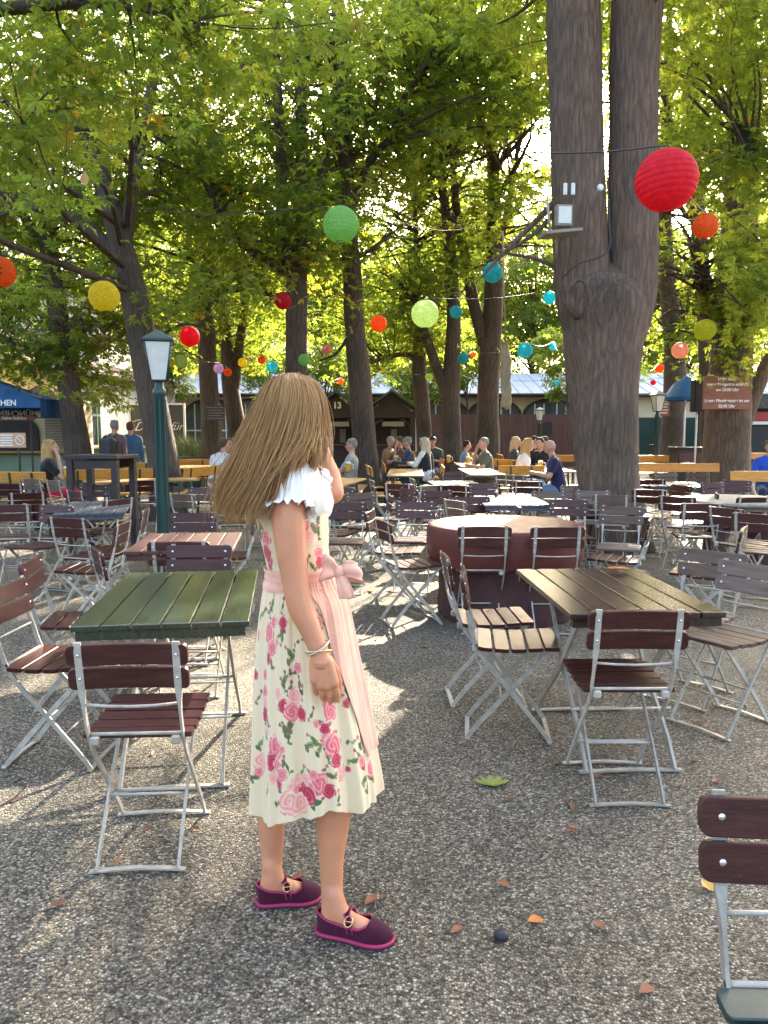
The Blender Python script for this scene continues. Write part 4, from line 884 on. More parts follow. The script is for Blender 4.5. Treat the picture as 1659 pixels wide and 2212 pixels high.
CH = [
 (279, 1437, 357, 'brown slatted chair seen from behind at the green reflecting table, nearest on the left'),
 (22, 1297, 92, 'brown chair cut by the left edge, facing right towards the left front table'),
 (74, 1237, 80, 'brown chair just behind the edge chair on the left side of the left front table'),
 (430, 1206, 178, 'brown chair facing the camera at the far end of the left front table'),
 (388, 1196, 0, 'brown chair seen from behind, overlapped by the chair ending the left front table'),
 (418, 1128, 180, 'brown chair with four shiny rivets behind the red brown table, right of the lamp post'),
 (548, 1130, 262, 'chair half hidden by the woman hair at the right end of the red brown table'),
 (90, 1107, 8, 'brown chair with lit red edge, left of the grey blue slatted table'),
 (202, 1060, 180, 'dark chair facing the camera at the far side of the left grey blue table'),
 (310, 1050, 350, 'dark chair standing just left of the lamp post'),
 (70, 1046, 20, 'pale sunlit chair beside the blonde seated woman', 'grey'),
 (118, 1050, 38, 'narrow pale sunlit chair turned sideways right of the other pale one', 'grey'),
 (20, 1058, 0, 'small dark chair at the left edge behind the sunlit chairs'),
 (22, 1108, 350, 'greenish dark chair at left edge in front of the blonde woman'),
 (310, 1120, 262, 'empty chair facing left with green tinted seat, left of the lamp base'),
 (262, 1152, 268, 'low angled chair facing left towards the cross legged table, left of red brown table'),
 (748, 1104, 182, 'dark chair with sunlit seat beside the woman waist bow, facing camera'),
 (803, 1122, 100, 'dark chair turned right, between the waist bow chair and the round table group'),
 (831, 1147, 72, 'dark chair seen from behind facing the round table from the left'),
 (897, 1102, 188, 'brown chair with back to the lit benches, left behind the round table'),
 (1019, 1089, 178, 'brown chair directly behind the round table, facing camera'),
 (1043, 1057, 182, 'brown chair behind the second row table above the round one'),
 (978, 1029, 182, 'small brown chair in front of the orange benches at the slatted table'),
 (893, 1046, 82, 'pale framed chair seen side on below the varnished table', 'grey'),
 (806, 1050, 80, 'pale framed chair seen side on at the leaning trunk bench', 'grey'),
 (1092, 1036, 40, 'pale chair with tilted back left of the white shirt table', 'grey'),
 (1113, 1037, 40, 'pale chair close beside another under the orange bench back', 'grey'),
 (1046, 1160, 0, 'chair with steel rods seen from behind, left one of two facing the brown round table'),
 (1203, 1161, 0, 'chair seen from behind, right one of two facing the brown round table'),
 (968, 1232, 88, 'farther of two side on chairs left of the right front table, green tinted seat'),
 (1006, 1266, 96, 'nearer of two side on chairs left of the right front table, wet seat'),
 (1377, 1360, 0, 'brown chair seen from behind at the near end of the right front table'),
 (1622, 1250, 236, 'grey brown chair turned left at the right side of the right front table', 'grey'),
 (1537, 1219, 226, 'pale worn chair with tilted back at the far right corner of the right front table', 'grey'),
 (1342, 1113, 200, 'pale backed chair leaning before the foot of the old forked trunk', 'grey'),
 (1402, 1140, 295, 'dark chair turned left beside the foot of the old forked trunk'),
 (1463, 1088, 38, 'dark chair seen from behind facing the pale round wooden table'),
 (1402, 1072, 30, 'dark chair tucked behind the old forked trunk'),
 (1406, 1048, 20, 'small dark chair farther back, peeping out right of the old forked trunk'),
 (1625, 1090, 350, 'brown chair at the right edge behind the pale round wooden table'),
 (1570, 1116, 62, 'dark chair facing right with steel rods, left of two at the right edge'),
 (1634, 1130, 40, 'dark chair with steel rods cut by the right edge'),
 (1185, 1077, 192, 'pale chair facing camera right of the blue grey table', 'grey'),
 (1229, 1097, 182, 'brown chair close to the left side of the old forked trunk'),
 (1241, 1062, 165, 'chair with curved metal armrests left of the old forked trunk', 'arm'),
 (1438, 1032, 182, 'small pale chair below the long orange bench back', 'grey'),
 (1506, 1032, 222, 'small green reflecting chair left of the sign trunk', 'grey'),
 (1742, 1815, 182, 'dark red chair with green seat cut by the right edge, closest to the camera'),
 (985, 1098, 60, 'half hidden chair behind the round table beside the left stretching trunk', 'grey'),
 (1600, 1165, 300, 'dark chair tilted left, under the pale round wooden table edge'),
 (150, 1140, 20, 'chair with pale frame under the left grey blue table'),
 (735, 1068, 200, 'dark chair behind the woman bow, second row'), (860, 1058, 20, 'dark chair beside the orange bench at the leaning trunk foot'), (930, 1062, 330, 'dark chair left of the striped pale table', 'grey'), (690, 1100, 30, 'dark chair just right of the woman sleeve'),
 (840, 1085, 265, 'brown chair turned left in the gap left of the round table'), (1075, 1075, 100, 'dark chair turned right in the row behind the round table'), (980, 1062, 10, 'brown chair seen from behind at the striped pale table'), (780, 1080, 150, 'dark chair in the open row right of the woman elbow', 'grey'),
 (500, 1085, 350, 'dark chair left of the woman hair by the sunny bench'), (120, 1110, 200, 'dark chair behind the lit red edged chair, facing camera'), (1320, 1085, 20, 'grey chair leaning at the old trunk base, seen from behind', 'grey'), (1545, 1080, 290, 'dark chair at the far side of the pale round wooden table'),
 (215, 1215, 60, 'low chair with blue lit seat between the left front table and the red brown table'), (700, 1062, 350, 'dark chair right of the woman shoulder near the worn bench', 'brown'), (560, 1060, 20, 'dark chair behind the woman hair left of the two stemmed tree'),
 (440, 1068, 190, 'dark chair beside the bench right of the lamp post'), (395, 1082, 30, 'pale chair just right of the lamp post', 'grey'), (255, 1095, 300, 'dark chair at the right end of the grey blue table'),
 (1140, 1052, 5, 'dark chair below the blonde woman in white bench'), (880, 1070, 240, 'dark chair left of the row above the round table'), (945, 1075, 160, 'brown chair in the row above the round table'), (1115, 1110, 275, 'dark chair right behind the round table facing left'),
 (1280, 1075, 200, 'pale chair in front of the old forked trunk left flank', 'grey'), (1540, 1055, 160, 'dark chair before the sign trunk foot'), (1590, 1050, 200, 'brown chair under the right edge benches'), (1515, 1105, 10, 'dark chair under the pale round wooden table rim'),
 (1470, 1062, 250, 'dark chair beside the small slatted table right of the old trunk'), (60, 1080, 340, 'brown chair behind the lit red edged chair at left'), (165, 1075, 40, 'dark chair under the tall standing table'), (1350, 1060, 190, 'dark chair glimpsed right against the old trunk', 'brown'),
]
SEAT_GREEN = simple('dark_green_seat_paint', (0.022, 0.042, 0.036), 0.4, var=0.25, scale=6, bump=0.05, bscale=30, stretch=(1, 8, 8))  # dark green colour for one seat, other seats stay brown
for c in CH:
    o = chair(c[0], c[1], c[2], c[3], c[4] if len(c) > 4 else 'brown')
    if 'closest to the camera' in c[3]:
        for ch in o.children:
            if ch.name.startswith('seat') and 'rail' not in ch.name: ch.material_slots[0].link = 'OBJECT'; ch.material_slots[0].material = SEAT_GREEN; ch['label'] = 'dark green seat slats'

# ================================================================== folding slatted tables
def make_table(name, W, L, top, label, loc, a, group='slatted folding tables', planks=6, H=.75):
    e = empty(name, loc, -R(a), label, 'table', group)
    m = MB(); gp = .008; pw = (W - gp * (planks - 1)) / planks
    for k in range(planks):
        x = -W / 2 + pw / 2 + k * (pw + gp); m.rbox((x, 0, H - .0125), (pw, L - (.004 if k % 2 else 0), .025), .004)
    m.build('tabletop', top, e)
    m = MB()
    for s in (-1, 1): m.box((0, s * (L / 2 - .03), H - .0445), (W - .03, .035, .035))
    for s in (-1, 1): m.box((s * (W / 2 - .06), 0, H - .043), (.03, L - .1, .03))
    m.build('apron', M['metal'] if False else top, e)
    yf = min(L / 2 - .14, .42)
    for i, s in enumerate((-1, 1)):
        m = MB(); x = s * (W / 2 - .10) + (0.0)
        m.bar([(x, -yf + .05, H - .06), (x, 0, H * .46), (x, yf * .75, .12), (x, yf, .006)], .012, .034)
        m.bar([(x - s * .03, yf - .05, H - .06), (x - s * .03, 0, H * .46), (x - s * .03, -yf * .75, .12), (x - s * .03, -yf, .006)], .012, .034)
        m.build('leg_frame', M['metal'], e)
    m = MB()
    for yy, xx in ((yf, W / 2 - .10), (-yf, W / 2 - .13)):
        m.bar([(-xx - .03, yy, .008), (0, yy, .014), (xx + .03, yy, .008)], .024, .008, ax=Vector((0, 1, 0)))
    m.build('foot_bar', M['metal'], e)
    m = MB()
    for yy in (.16, -.16): m.tube([(-W / 2 + .1, yy * 1.5, .24 if yy > 0 else .24), (W / 2 - .1, yy * 1.5, .24)], .006, 6)
    m.tube([(-W / 2 + .1, 0, H * .46), (W / 2 - .1, 0, H * .46)], .007, 6)
    m.build('stretcher', M['metal'], e)
    return e
def quad_table(corners, z, W=None, L=None):
    q = [at_z(x, y, z) for x, y in corners]      # near-left, near-right, far-right, far-left
    near = (q[0] + q[1]) / 2; farp = (q[2] + q[3]) / 2; d = farp - near; c = (near + farp) / 2
    return Vector((c.x, c.y, 0)), math.degrees(math.atan2(d.x, d.y)), ((q[1] - q[0]).length + (q[2] - q[3]).length) / 2, d.length
c_, a_, w_, l_ = quad_table([(160, 1350), (532, 1345), (561, 1231), (275, 1236)], .75); LT = (c_, a_, w_, l_)
make_table('folding_table', w_, l_, M['green_reflection_top'], 'slatted table with glossy green reflection at left, right beside the woman', c_, a_)
c_, a_, w_, l_ = quad_table([(1237, 1325), (1567, 1324), (1378, 1228), (1108, 1228)], .75); RT = (c_, a_, w_, l_)
make_table('folding_table', min(w_, .74), l_, M['paint_top'], 'dark slatted table in the right foreground with orange leaf on top', c_, a_)
c_, a_, w_, l_ = quad_table([(139, 1111), (243, 1108), (272, 1080), (170, 1083)], .75)
make_table('folding_table', max(.62, min(w_, .8)), min(l_, 1.3), M['grey_top'], 'grey blue slatted table with sun stripes at left mid ground', c_, a_ )
c_, a_, w_, l_ = quad_table([(265, 1191), (505, 1188), (520, 1150), (325, 1152)], .75)
make_table('folding_table', min(w_, .8), min(l_, 1.2), M['paint_red'], 'red brown slatted table around the foot of the nearest lamp post', c_ , a_)
c_, a_, w_, l_ = quad_table([(1085, 1092), (1158, 1092), (1118, 1070), (1050, 1070)], .75)
make_table('folding_table', .68, 1.1, M['grey_top'], 'blue grey slatted table right behind the round table', c_, a_)
c_, a_, w_, l_ = quad_table([(962, 1050), (1030, 1050), (1000, 1038), (940, 1038)], .75)
make_table('folding_table', .68, 1.1, M['grey_top'], 'pale striped slatted table in front of the varnished benches', c_, a_)
c_, a_, w_, l_ = quad_table([(1440, 1052), (1490, 1052), (1470, 1040), (1425, 1040)], .75)
make_table('folding_table', .68, 1.0, M['grey_top'], 'small slatted table behind the chairs right of the old trunk', c_, a_)

# --- round table under a brown cover
p = at_z(1092, 1130, .75); RC = Vector((p.x, p.y, 0))
e = empty('round_table', RC, 0, 'round table under a gathered brown vinyl cover, sunlit on top', 'table'); rr = .63
m = MB(); prof = [(0.0, .752), (.2, .752), (.4, .751), (rr - .03, .75), (rr, .742), (rr + .008, .72), (rr + .012, .6), (rr, .5), (rr - .015, .46)]
n = 64; vs = []
for r, z in prof:
    for k in range(n):
        a = 2 * math.pi * k / n; w = 1 + (0.010 * math.sin(5 * a) + .008 * math.sin(11 * a + 1)) * (max(0, .75 - z) / .3); zz = z + (0.012 * math.sin(4 * a + 1) if z < .48 else 0) + (.0025 * math.sin(3 * r * 20 + a * 2) if r < rr - .05 and r > .05 else 0); vs.append((r * w * math.cos(a), r * w * math.sin(a), zz))
m.add(vs, [(i * n + k, i * n + (k + 1) % n, (i + 1) * n + (k + 1) % n, (i + 1) * n + k) for i in range(len(prof) - 1) for k in range(n)], True)
m.build('cover', M['cloth_brown'], e)
m = MB(); prof = [(rr - .04, .52), (rr - .07, .44), (rr - .09, .36), (rr - .1, .2), (rr - .09, .1), (rr - .1, 0.01)]; vs = []
for r, z in prof:
    for k in range(n):
        a = 2 * math.pi * k / n; w = 1 + .02 * math.sin(9 * a + z * 5) + .012 * math.sin(17 * a + z * 9); vs.append((r * w * math.cos(a), r * w * math.sin(a), z))
m.add(vs, [(i * n + k, i * n + (k + 1) % n, (i + 1) * n + (k + 1) % n, (i + 1) * n + k) for i in range(len(prof) - 1) for k in range(n)], True)
m.build('skirt', simple('dark_blue_black_skirt', (0.055, 0.018, 0.015), 0.7, var=0.2), e)
m = MB(); m.tube([(0, 0, 0), (0, 0, .74)], .06, 12); m.build('pedestal', M['black_metal'], e)

# --- pale round wooden table, right
p = at_z(1600, 1078, .75); e = empty('round_table', (p.x, p.y, 0), 0, 'pale worn round wooden table on stout legs at the right edge', 'table')
m = MB(); m.lathe([(0, .71), (.62, .71), (.64, .72), (.64, .745), (.62, .752), (0, .752)], n=40); m.build('tabletop', M['stone_pale'], e)
m = MB(); m.lathe([(.5, .66), (.5, .71)], n=32); m.build('apron', M['stone_pale'], e)
for k in range(4):
    a = R(35 + 90 * k); m = MB(); m.bar([(.40 * math.cos(a), .40 * math.sin(a), .70), (.33 * math.cos(a), .33 * math.sin(a), .4), (.36 * math.cos(a), .36 * math.sin(a), 0)], .13, .10, ax=Vector((-math.sin(a), math.cos(a), 0))); m.build('leg', M['fence_wood'], e)

# --- tall dark standing table, left
p = at_z(220, 986, 1.1); p = at_y(220, 986, 9.6); hz = p.z
e = empty('standing_table', (p.x, 9.6, 0), -.12, 'tall dark wooden standing table left of the lamp post', 'table')
Wt = 120 * mpp(p); m = MB(); m.rbox((0, 0, hz), (Wt, .62, .05), .008); m.build('tabletop', M['dark_wood'], e)
for sx in (-1, 1):
    for sy in (-1, 1):
        m = MB(); m.box((sx * (Wt / 2 - .06), sy * .24, hz / 2 - .02), (.075, .075, hz - .03)); m.build('leg', M['dark_wood'], e)
m = MB(); m.box((0, -.24, hz - .09), (Wt - .2, .03, .1)); m.box((0, .24, hz - .09), (Wt - .2, .03, .1)); m.build('apron', M['dark_wood'], e)
m = MB(); m.box((0, 0, .3), (Wt - .16, .04, .05)); m.build('stretcher', M['dark_wood'], e)

# ================================================================== beer tables and benches
def beer_table(px, py, L, a, label, wood='bench_pale', W=.62):
    p = at_z(px, py, .76); e = empty('beer_table', (p.x, p.y, 0), -R(a), label, 'table', 'varnished beer tables')
    m = MB(); m.rbox((0, 0, .745), (W, L, .03), .006); m.build('tabletop', M[wood], e)
    for s in (-1, 1):
        m = MB(); y = s * (L / 2 - .3)
        for q in (-1, 1): m.bar([(q * .22, y, .73), (q * .25, y, .01)], .03, .03)
        m.tube([(-.25, y, .25), (.25, y, .25)], .014, 6); m.tube([(-.2, y, .66), (.2, y, .66)], .014, 6); m.tube([(0, y, .66), (0, y - s * .28, .73)], .012, 6); m.box((0, y, .015), (.6, .04, .03)); m.build('trestle', M['green_metal'], e)
    return e
def beer_bench(px, py, L, a, label, back=True, wood='bench'):
    p = at_z(px, py, .80 if back else .47); t = -R(a); e = empty('beer_bench', (0, 0, 0), t, label, 'bench', 'varnished beer benches')
    off = Matrix.Rotation(t, 3, 'Z') @ Vector((0, -.2 if back else 0, 0)); e.location = (p.x - off.x, p.y - off.y, 0)
    m = MB(); m.rbox((0, 0.02, .455), (L, .28, .03), .006); m.build('seat', M[wood], e)
    if back:
        m = MB(); m.rbox((0, -.2, .80), (L, .022, .17), .01, rot=Matrix.Rotation(.15, 3, 'X')); m.build('backrest', M[wood], e)
    for s in (-1, 1):
        m = MB(); x = s * (L / 2 - .22)
        m.bar([(x, -.08, .44), (x, -.14, .01)], .03, .03); m.bar([(x, .11, .44), (x, .15, .01)], .03, .03); m.tube([(x, -.11, .2), (x, .13, .2)], .012, 6); m.box((x, 0, .015), (.03, .4, .03))
        if back: m.bar([(x, -.11, .42), (x, -.17, .5), (x, -.226, .87)], .03, .018)
        m.build('trestle', M['green_metal'], e)
    return e
for q in [(876, 1019, 2.2, 2, 'sunlit varnished beer table in front of the man with white hair'), (887, 1000, 2.0, 0, 'varnished beer table second from the front beside the leaning trunk'), (899, 991, 1.8, 0, 'varnished beer table third from the front beside the leaning trunk', ),
          (1018, 1003, 2.0, 0, 'brown beer table below the man with hand at his face'), (1038, 1018, 2.2, 0, 'nearest brown beer table between the orange benches'), (1188, 1013, 1.7, 0, 'beer table of the bald man and the blonde woman in white'),
          (858, 982, 2.0, 4, 'beer table with a full glass at the white haired man'), (972, 980, 1.8, 0, 'beer table with beer mug at the cap wearer'), (1145, 985, 1.6, 0, 'far beer table behind the blonde woman in white'),
          (150, 1024, 1.9, 78, 'long beer table of the blonde woman in black'), (428, 1005, 2.4, 10, 'varnished beer table in front of the man with braces'), (400, 994, 2.2, 10, 'farther beer table behind the lamp trunk'), (306, 1036, 1.6, 60, 'short beer table seen between the two left trunks'),
          (720, 1040, 1.8, 10, 'beer table of the man in grey polo shirt, behind the woman arm')]: beer_table(*q)
for q in [(797, 1016, 1.3, 84, 'orange bench with backrest at the foot of the leaning trunk'), (829, 1008, 1.5, 88, 'orange bench with backrest facing right beyond the leaning trunk foot'), (955, 1016, 1.3, 272, 'orange bench with back, facing left, nearest of the middle pair'),
          (954, 998, 1.1, 270, 'orange bench with back, facing left, farther of the middle pair'), (1126, 1016, .8, 12, 'wide orange bench back in front of the blonde woman in white'), (1080, 988, 1.4, 92, 'orange bench with back right of the man with hand at his face'),
          (1094, 1001, 1.0, 60, 'small orange bench back left of the blonde woman in white'), (914, 981, .8, 20, 'small orange bench back under the black vest guest'), (1025, 983, .9, 8, 'orange bench back under the man with hand at his face'), (845, 988, 1.0, 80, 'orange bench end beside the white haired man'),
          (1222, 990, .9, 4, 'orange bench back behind the bald man'), (1446, 1010, 1.9, 180, 'long orange bench back right of the old forked trunk'), (1418, 991, 1.9, 180, 'second long orange bench back farther behind the trunk'), (1662, 1029, 1.3, 172, 'orange bench with back at the right edge'),
          (1650, 985, 1.4, 180, 'orange bench back behind the blue shirt guest at right'), (46, 1031, .8, 8, 'orange bench back behind the blonde woman in black'), (236, 1024, 1.4, 330, 'orange bench with back right of the tall standing table'), (438, 1018, 1.3, 285, 'orange bench with back near the man with braces'),
          (288, 1008, 1.0, 10, 'orange bench back between the lamp trunk and the standing table'), (410, 1000, 1.0, 0, 'orange bench back farther behind the lamp trunk')]: beer_bench(*q)
for q in [(933, 1054, 2.0, 90, 'backless orange bench behind the chair row left of the striped table'), (826, 1062, 1.6, 88, 'backless orange bench below the leaning trunk'), (768, 1054, 1.8, 92, 'worn backless bench right of the woman raised elbow'), (1195, 1048, 1.8, 4, 'backless bench below the bald man table'),
          (1100, 1046, 1.6, 12, 'backless bench behind the blue grey table')]: beer_bench(*q, back=False, wood='bench_pale')
# ================================================================== paper lanterns on wires
def paper(name, col, tw=0.7):
    m, nt, b = new_mat('paper_' + name); L = nt.links
    tc = N(nt, 'ShaderNodeTexCoord'); nz = N(nt, 'ShaderNodeTexNoise', Scale=6.0, Detail=3.0); L.new(tc.outputs['Object'], nz.inputs['Vector'])
    c = ramp(nt, nz.outputs['Fac'], [(0.3, tuple(x * .85 for x in col)), (0.7, tuple(min(1, x * 1.1) for x in col))])
    L.new(c, b.inputs['Base Color']); b.inputs['Roughness'].default_value = 0.6
    tr = N(nt, 'ShaderNodeBsdfTranslucent'); L.new(c, tr.inputs['Color'])
    mx = N(nt, 'ShaderNodeMixShader'); mx.inputs['Fac'].default_value = tw; L.new(b.outputs['BSDF'], mx.inputs[1]); L.new(tr.outputs['BSDF'], mx.inputs[2])
    L.new(mx.outputs['Shader'], nt.nodes['Material Output'].inputs['Surface']); return m
PC = {'orange': (.85, .20, .03), 'yellow': (.85, .70, .05), 'purple': (.50, .30, .75), 'pale_pink': (.80, .60, .58), 'red': (.75, .03, .06), 'pale_green': (.62, .78, .28), 'lilac': (.75, .55, .85), 'cyan': (.12, .65, .72),
      'green': (.33, .62, .20), 'pink': (.85, .40, .42), 'lime': (.70, .85, .40), 'teal': (.06, .50, .58), 'peach': (.80, .45, .36), 'olive': (.62, .66, .05)}
PM = {k: paper(k, v) for k, v in PC.items()}
def lantern_mesh():
    m = MB(); n = 36; prof = []; K = 104
    for i in range(K + 1):
        ph = -math.pi / 2 * .86 + math.pi * .86 * i / K; rr_ = math.cos(ph) * (1 - .035 * (1 - abs(math.sin(math.pi * 13 * i / K)) ** .5)); prof.append((rr_, math.sin(ph)))
    m.lathe(prof, n=n); me = m.mesh('shade', M['white_paint'])
    r = MB(); z = math.sin(math.pi / 2 * .86); q = math.cos(math.pi / 2 * .86)
    for s in (-1, 1): r.tube([(q * math.cos(a), q * math.sin(a), s * z) for a in np.linspace(0, 2 * math.pi, 17)], .02, 5, cap=False)
    r.tube([(-q, 0, z), (0, 0, z + .16), (q, 0, z)], .012, 5)
    return me, r.mesh('rim', M['wire'])
LS, LR = lantern_mesh()
LAN = [  # px, py, r px, Y (None = from a 40 cm lantern), colour, label
 (0, 587, 33, 9.5, 'orange', 'orange lantern with a black mark cut by the left edge'), (225, 640, 33, 10.0, 'yellow', 'large yellow lantern left of the leaning lamp trunk'),
 (165, 701, 18, 15.6, 'purple', 'purple lantern below left of the large yellow one'), (214, 742, 20, 16.5, 'pale_pink', 'pale pink lantern half behind leaves under the purple one'),
 (410, 727, 22, 14.0, 'red', 'red lantern right of the nearest lamp lantern'), (611, 650, 18, 15.0, 'red', 'red lantern above the woman head on the two stemmed tree'),
 (391, 781, 15, 15.5, 'pale_green', 'pale green lantern just below the red one near the lamp'), (472, 796, 11, 18.0, 'lilac', 'small lilac lantern beside the chalk sign trunk'),
 (492, 804, 9, 18.5, 'orange', 'small orange lantern right beside the lilac one'), (524, 783, 10, 19.0, 'yellow', 'small yellow lantern between the chalk sign trees and the woman'),
 (565, 777, 9, 20.0, 'orange', 'small orange lantern left of the cyan one'), (588, 792, 13, 19.0, 'cyan', 'cyan lantern left above the woman head'),
 (657, 777, 13, 15.0, 'green', 'green lantern directly above the woman head'), (706, 754, 11, 20.0, 'pink', 'pink lantern between the two stemmed tree and the leaning trunk'),
 (736, 824, 7, 24.0, 'orange', 'tiny orange lantern above the left hut roof'), (736, 485, 39, 8.2, 'green', 'big green lantern high in front of the smooth leaning trunk'),
 (818, 699, 18, 14.0, 'orange', 'orange lantern right of the leaning trunk'), (918, 678, 30, 11.5, 'lime', 'large sunlit lime white lantern left of centre right'),
 (1064, 589, 22, 15.0, 'teal', 'teal lantern highest on the fence side forked chestnut'), (985, 674, 14, 17.0, 'teal', 'teal lantern right beside the large lime one'),
 (1001, 774, 12, 20.0, 'teal', 'small teal lantern between the thin trunks'), (1021, 766, 7, 23.0, 'orange', 'tiny orange lantern peeping out left of the forked chestnut'),
 (927, 815, 9, 21.0, 'pale_green', 'small pale green lantern under the large lime one'), (1134, 757, 17, 16.0, 'teal', 'teal lantern right of the hanging sacking'),
 (1187, 643, 14, 14.0, 'teal', 'teal lantern partly behind the old forked trunk left edge'), (1195, 748, 9, 21.0, 'teal', 'small faint teal lantern left of the old trunk'),
 (1202, 827, 6, 27.0, 'teal', 'tiny teal lantern in front of the metal roof'), (1065, 827, 6, 27.0, 'red', 'tiny red lantern in front of the metal roof beside the forked chestnut'),
 (1440, 390, 66, 5.2, 'red', 'biggest red lantern before the right stem of the old trunk'), (1524, 488, 27, 9.5, 'orange', 'orange lantern below right of the biggest red one'),
 (1523, 713, 23, 12.5, 'olive', 'yellow lantern above the closing time sign with a twig before it'), (1469, 757, 18, 15.0, 'peach', 'peach lantern above the black loudspeaker'),
 (1424, 795, 10, 20.0, 'orange', 'small orange lantern above the right lamp post'), (1411, 826, 6, 27.0, 'red', 'tiny red lantern right of the old trunk over the roof'),
 (928, 757, 5, 26.0, 'yellow', 'tiny yellow lantern below the large lime one')]
LP_ = []
for i, (px, py, r, Y, colr, lab) in enumerate(LAN):
    c = at_y(px, py, Y); rad = r * mpp(c)
    e = empty('paper_lantern', c, i * .7, lab, 'lantern', 'paper lanterns strung between the trees'); e.scale = (rad, rad, rad * .985)
    e.rotation_euler = (0.1 * math.sin(i * 3.1), 0.12 * math.cos(i * 2.3), i * .7)
    s = link(bpy.data.objects.new('shade', LS), e); s.material_slots[0].link = 'OBJECT'; s.material_slots[0].material = PM[colr]
    link(bpy.data.objects.new('rim', LR), e)
    LP_.append(c + Vector((0, 0, rad * 1.12)))
    if i == 0:
        m = MB(); tocam = (Vector((0, 0, CAMH)) - c).normalized(); rt = tocam.cross(Vector((0, 0, 1))).normalized() * -1; up = rt.cross(tocam) * -1
        inv = (Matrix.Translation(c) @ e.rotation_euler.to_matrix().to_4x4() @ Matrix.Diagonal((rad, rad, rad * .985, 1))).inverted()
        for st_ in ([(-.1, .28), (.3, .10), (.62, .12), (.8, .3)], [(.3, .10), (.55, -.08), (.72, -.22)], [(-.1, -.1), (.3, .1)]):
            pts = []
            for u, v in catmull([(a, b, 0) for a, b in st_], 4)[:, :2]:
                w_ = math.sqrt(max(0, 1 - u * u - v * v)); pts.append(inv @ (c + (rt * u * -1 + Vector((0, 0, 1)) * v + tocam * w_) * rad * 1.01))
            m.tube(pts, .05, 5)
        m.build('black_mark', M['wire'], e)
def wire(seq, a, b, label, rad=.006):
    pts = [at_y(*a)] + [LP_[i] for i in seq] + [at_y(*b)]; out = []
    for p, q in zip(pts, pts[1:]):
        L = (q - p).length
        for k in range(7): t = k / 7; v = p.lerp(q, t); v.z -= .035 * L * math.sin(math.pi * t) * .6; out.append(v)
    out.append(pts[-1]); m = MB(); m.tube(out, rad, 5); o = m.build('string_wire', M['wire']); tag(o, label, 'wire', 'wires the lanterns hang from')
wire([0, 1], (-200, 560, 9), (275, 600, 13), 'wire carrying the large yellow lantern to the leaning lamp trunk')
wire([2, 3, 6, 7, 8], (120, 660, 15), (500, 830, 20.6), 'wire carrying the purple, pink and lilac lanterns at left')
wire([4, 5], (300, 660, 13), (640, 640, 16), 'wire carrying the two red lanterns towards the two stemmed tree')
wire([9, 10, 11, 12, 13], (450, 770, 20), (770, 740, 17), 'wire carrying the small cyan and yellow lanterns behind the woman')
wire([15], (240, 440, 13), (1060, 470, 22), 'high wire carrying the big green lantern')
wire([16, 17, 24], (770, 690, 17), (1230, 610, 9.8), 'wire carrying the lime white lantern to the old forked trunk')
wire([19, 18], (910, 690, 21), (1215, 540, 9.8), 'wire carrying the highest teal lantern')
wire([22, 20, 21, 23, 25], (790, 800, 17), (1235, 720, 9.8), 'low wire carrying the small teal lanterns in the middle')
wire([28, 29], (1150, 330, 5.0), (1600, 560, 16), 'wire carrying the biggest red lantern at right')
wire([32, 31, 30], (1350, 760, 9.8), (1590, 690, 16), 'wire carrying the peach and yellow lanterns at right')
wire([14, 34], (640, 800, 16), (1050, 740, 22), 'thin wire carrying the tiny lanterns above the huts')
wire([27, 26, 33], (980, 800, 21), (1455, 800, 24), 'thin wire carrying the tiny lanterns before the metal roof')

# ================================================================== fittings on the old trunk and hanging things
c = at_y(1217, 467, 9.15); e = empty('floodlight', c, .1, 'pale floodlight box on a bracket on the old forked trunk left stem', 'floodlight')
m = MB(); m.rbox((0, 0, 0), (.19, .1, .24), .015); m.build('housing', M['stone_pale'], e)
m = MB(); m.rbox((0, -.055, 0), (.15, .012, .19), .004); m.build('glass', M['frosted'], e)
m = MB(); m.tube([(0, .04, -.12), (0, .04, -.2), (0, .3, -.22)], .015, 6); m.build('bracket', M['metal'], e)
c = at_y(1209, 505, 9.1); e = empty('bird_table', c, .15, 'thin pale plank shelf fixed under the floodlight', 'shelf')
m = MB(); m.rbox((0, 0, 0), (.44, .3, .035), .006, rot=Matrix.Rotation(-.12, 3, 'Y')); m.build('plank', M['stone_pale'], e)
m = MB(); m.tube([(-.12, 0, .02), (-.18, -.05, .38)], .014, 6); m.tube([(.0, .1, -.01), (.1, .35, -.2)], .014, 6); m.build('bracket', M['metal'], e)
for k, px in enumerate((1221, 1238)):
    c = at_y(px, 408, 9.2); m = MB(); m.rbox((0, 0, 0), (.045, .02, .13), .006); m.box((0, -.012, .03), (.02, .01, .03)); m.box((0, -.012, -.03), (.02, .01, .03)); o = m.build('cable_clamp', M['white_paint']); o.location = c
    tag(o, ['left white cable clamp above the floodlight', 'right white cable clamp above the floodlight'][k], 'clamp')
c = at_y(1297, 405, 9.2); m = MB(); m.sphere((0, 0, 0), .04, 12, 8, (1, .6, 1)); m.tube([(0, 0, 0), (0, .2, 0)], .012, 6); o = m.build('door_bell_lamp', M['white_paint']); o.name = 'small_bulb'; o.location = c; tag(o, 'small round white bulb at the right edge of the left stem', 'bulb')
m = MB(); m.tube(catmull([at_y(1312, 390, 9.2), at_y(1316, 480, 9.2), at_y(1312, 545, 9.15), at_y(1250, 570, 9.1), at_y(1215, 600, 9.15)], 5), .01, 6); o = m.build('power_cable', M['wire']); tag(o, 'black cable running down the fork of the old trunk', 'cable')
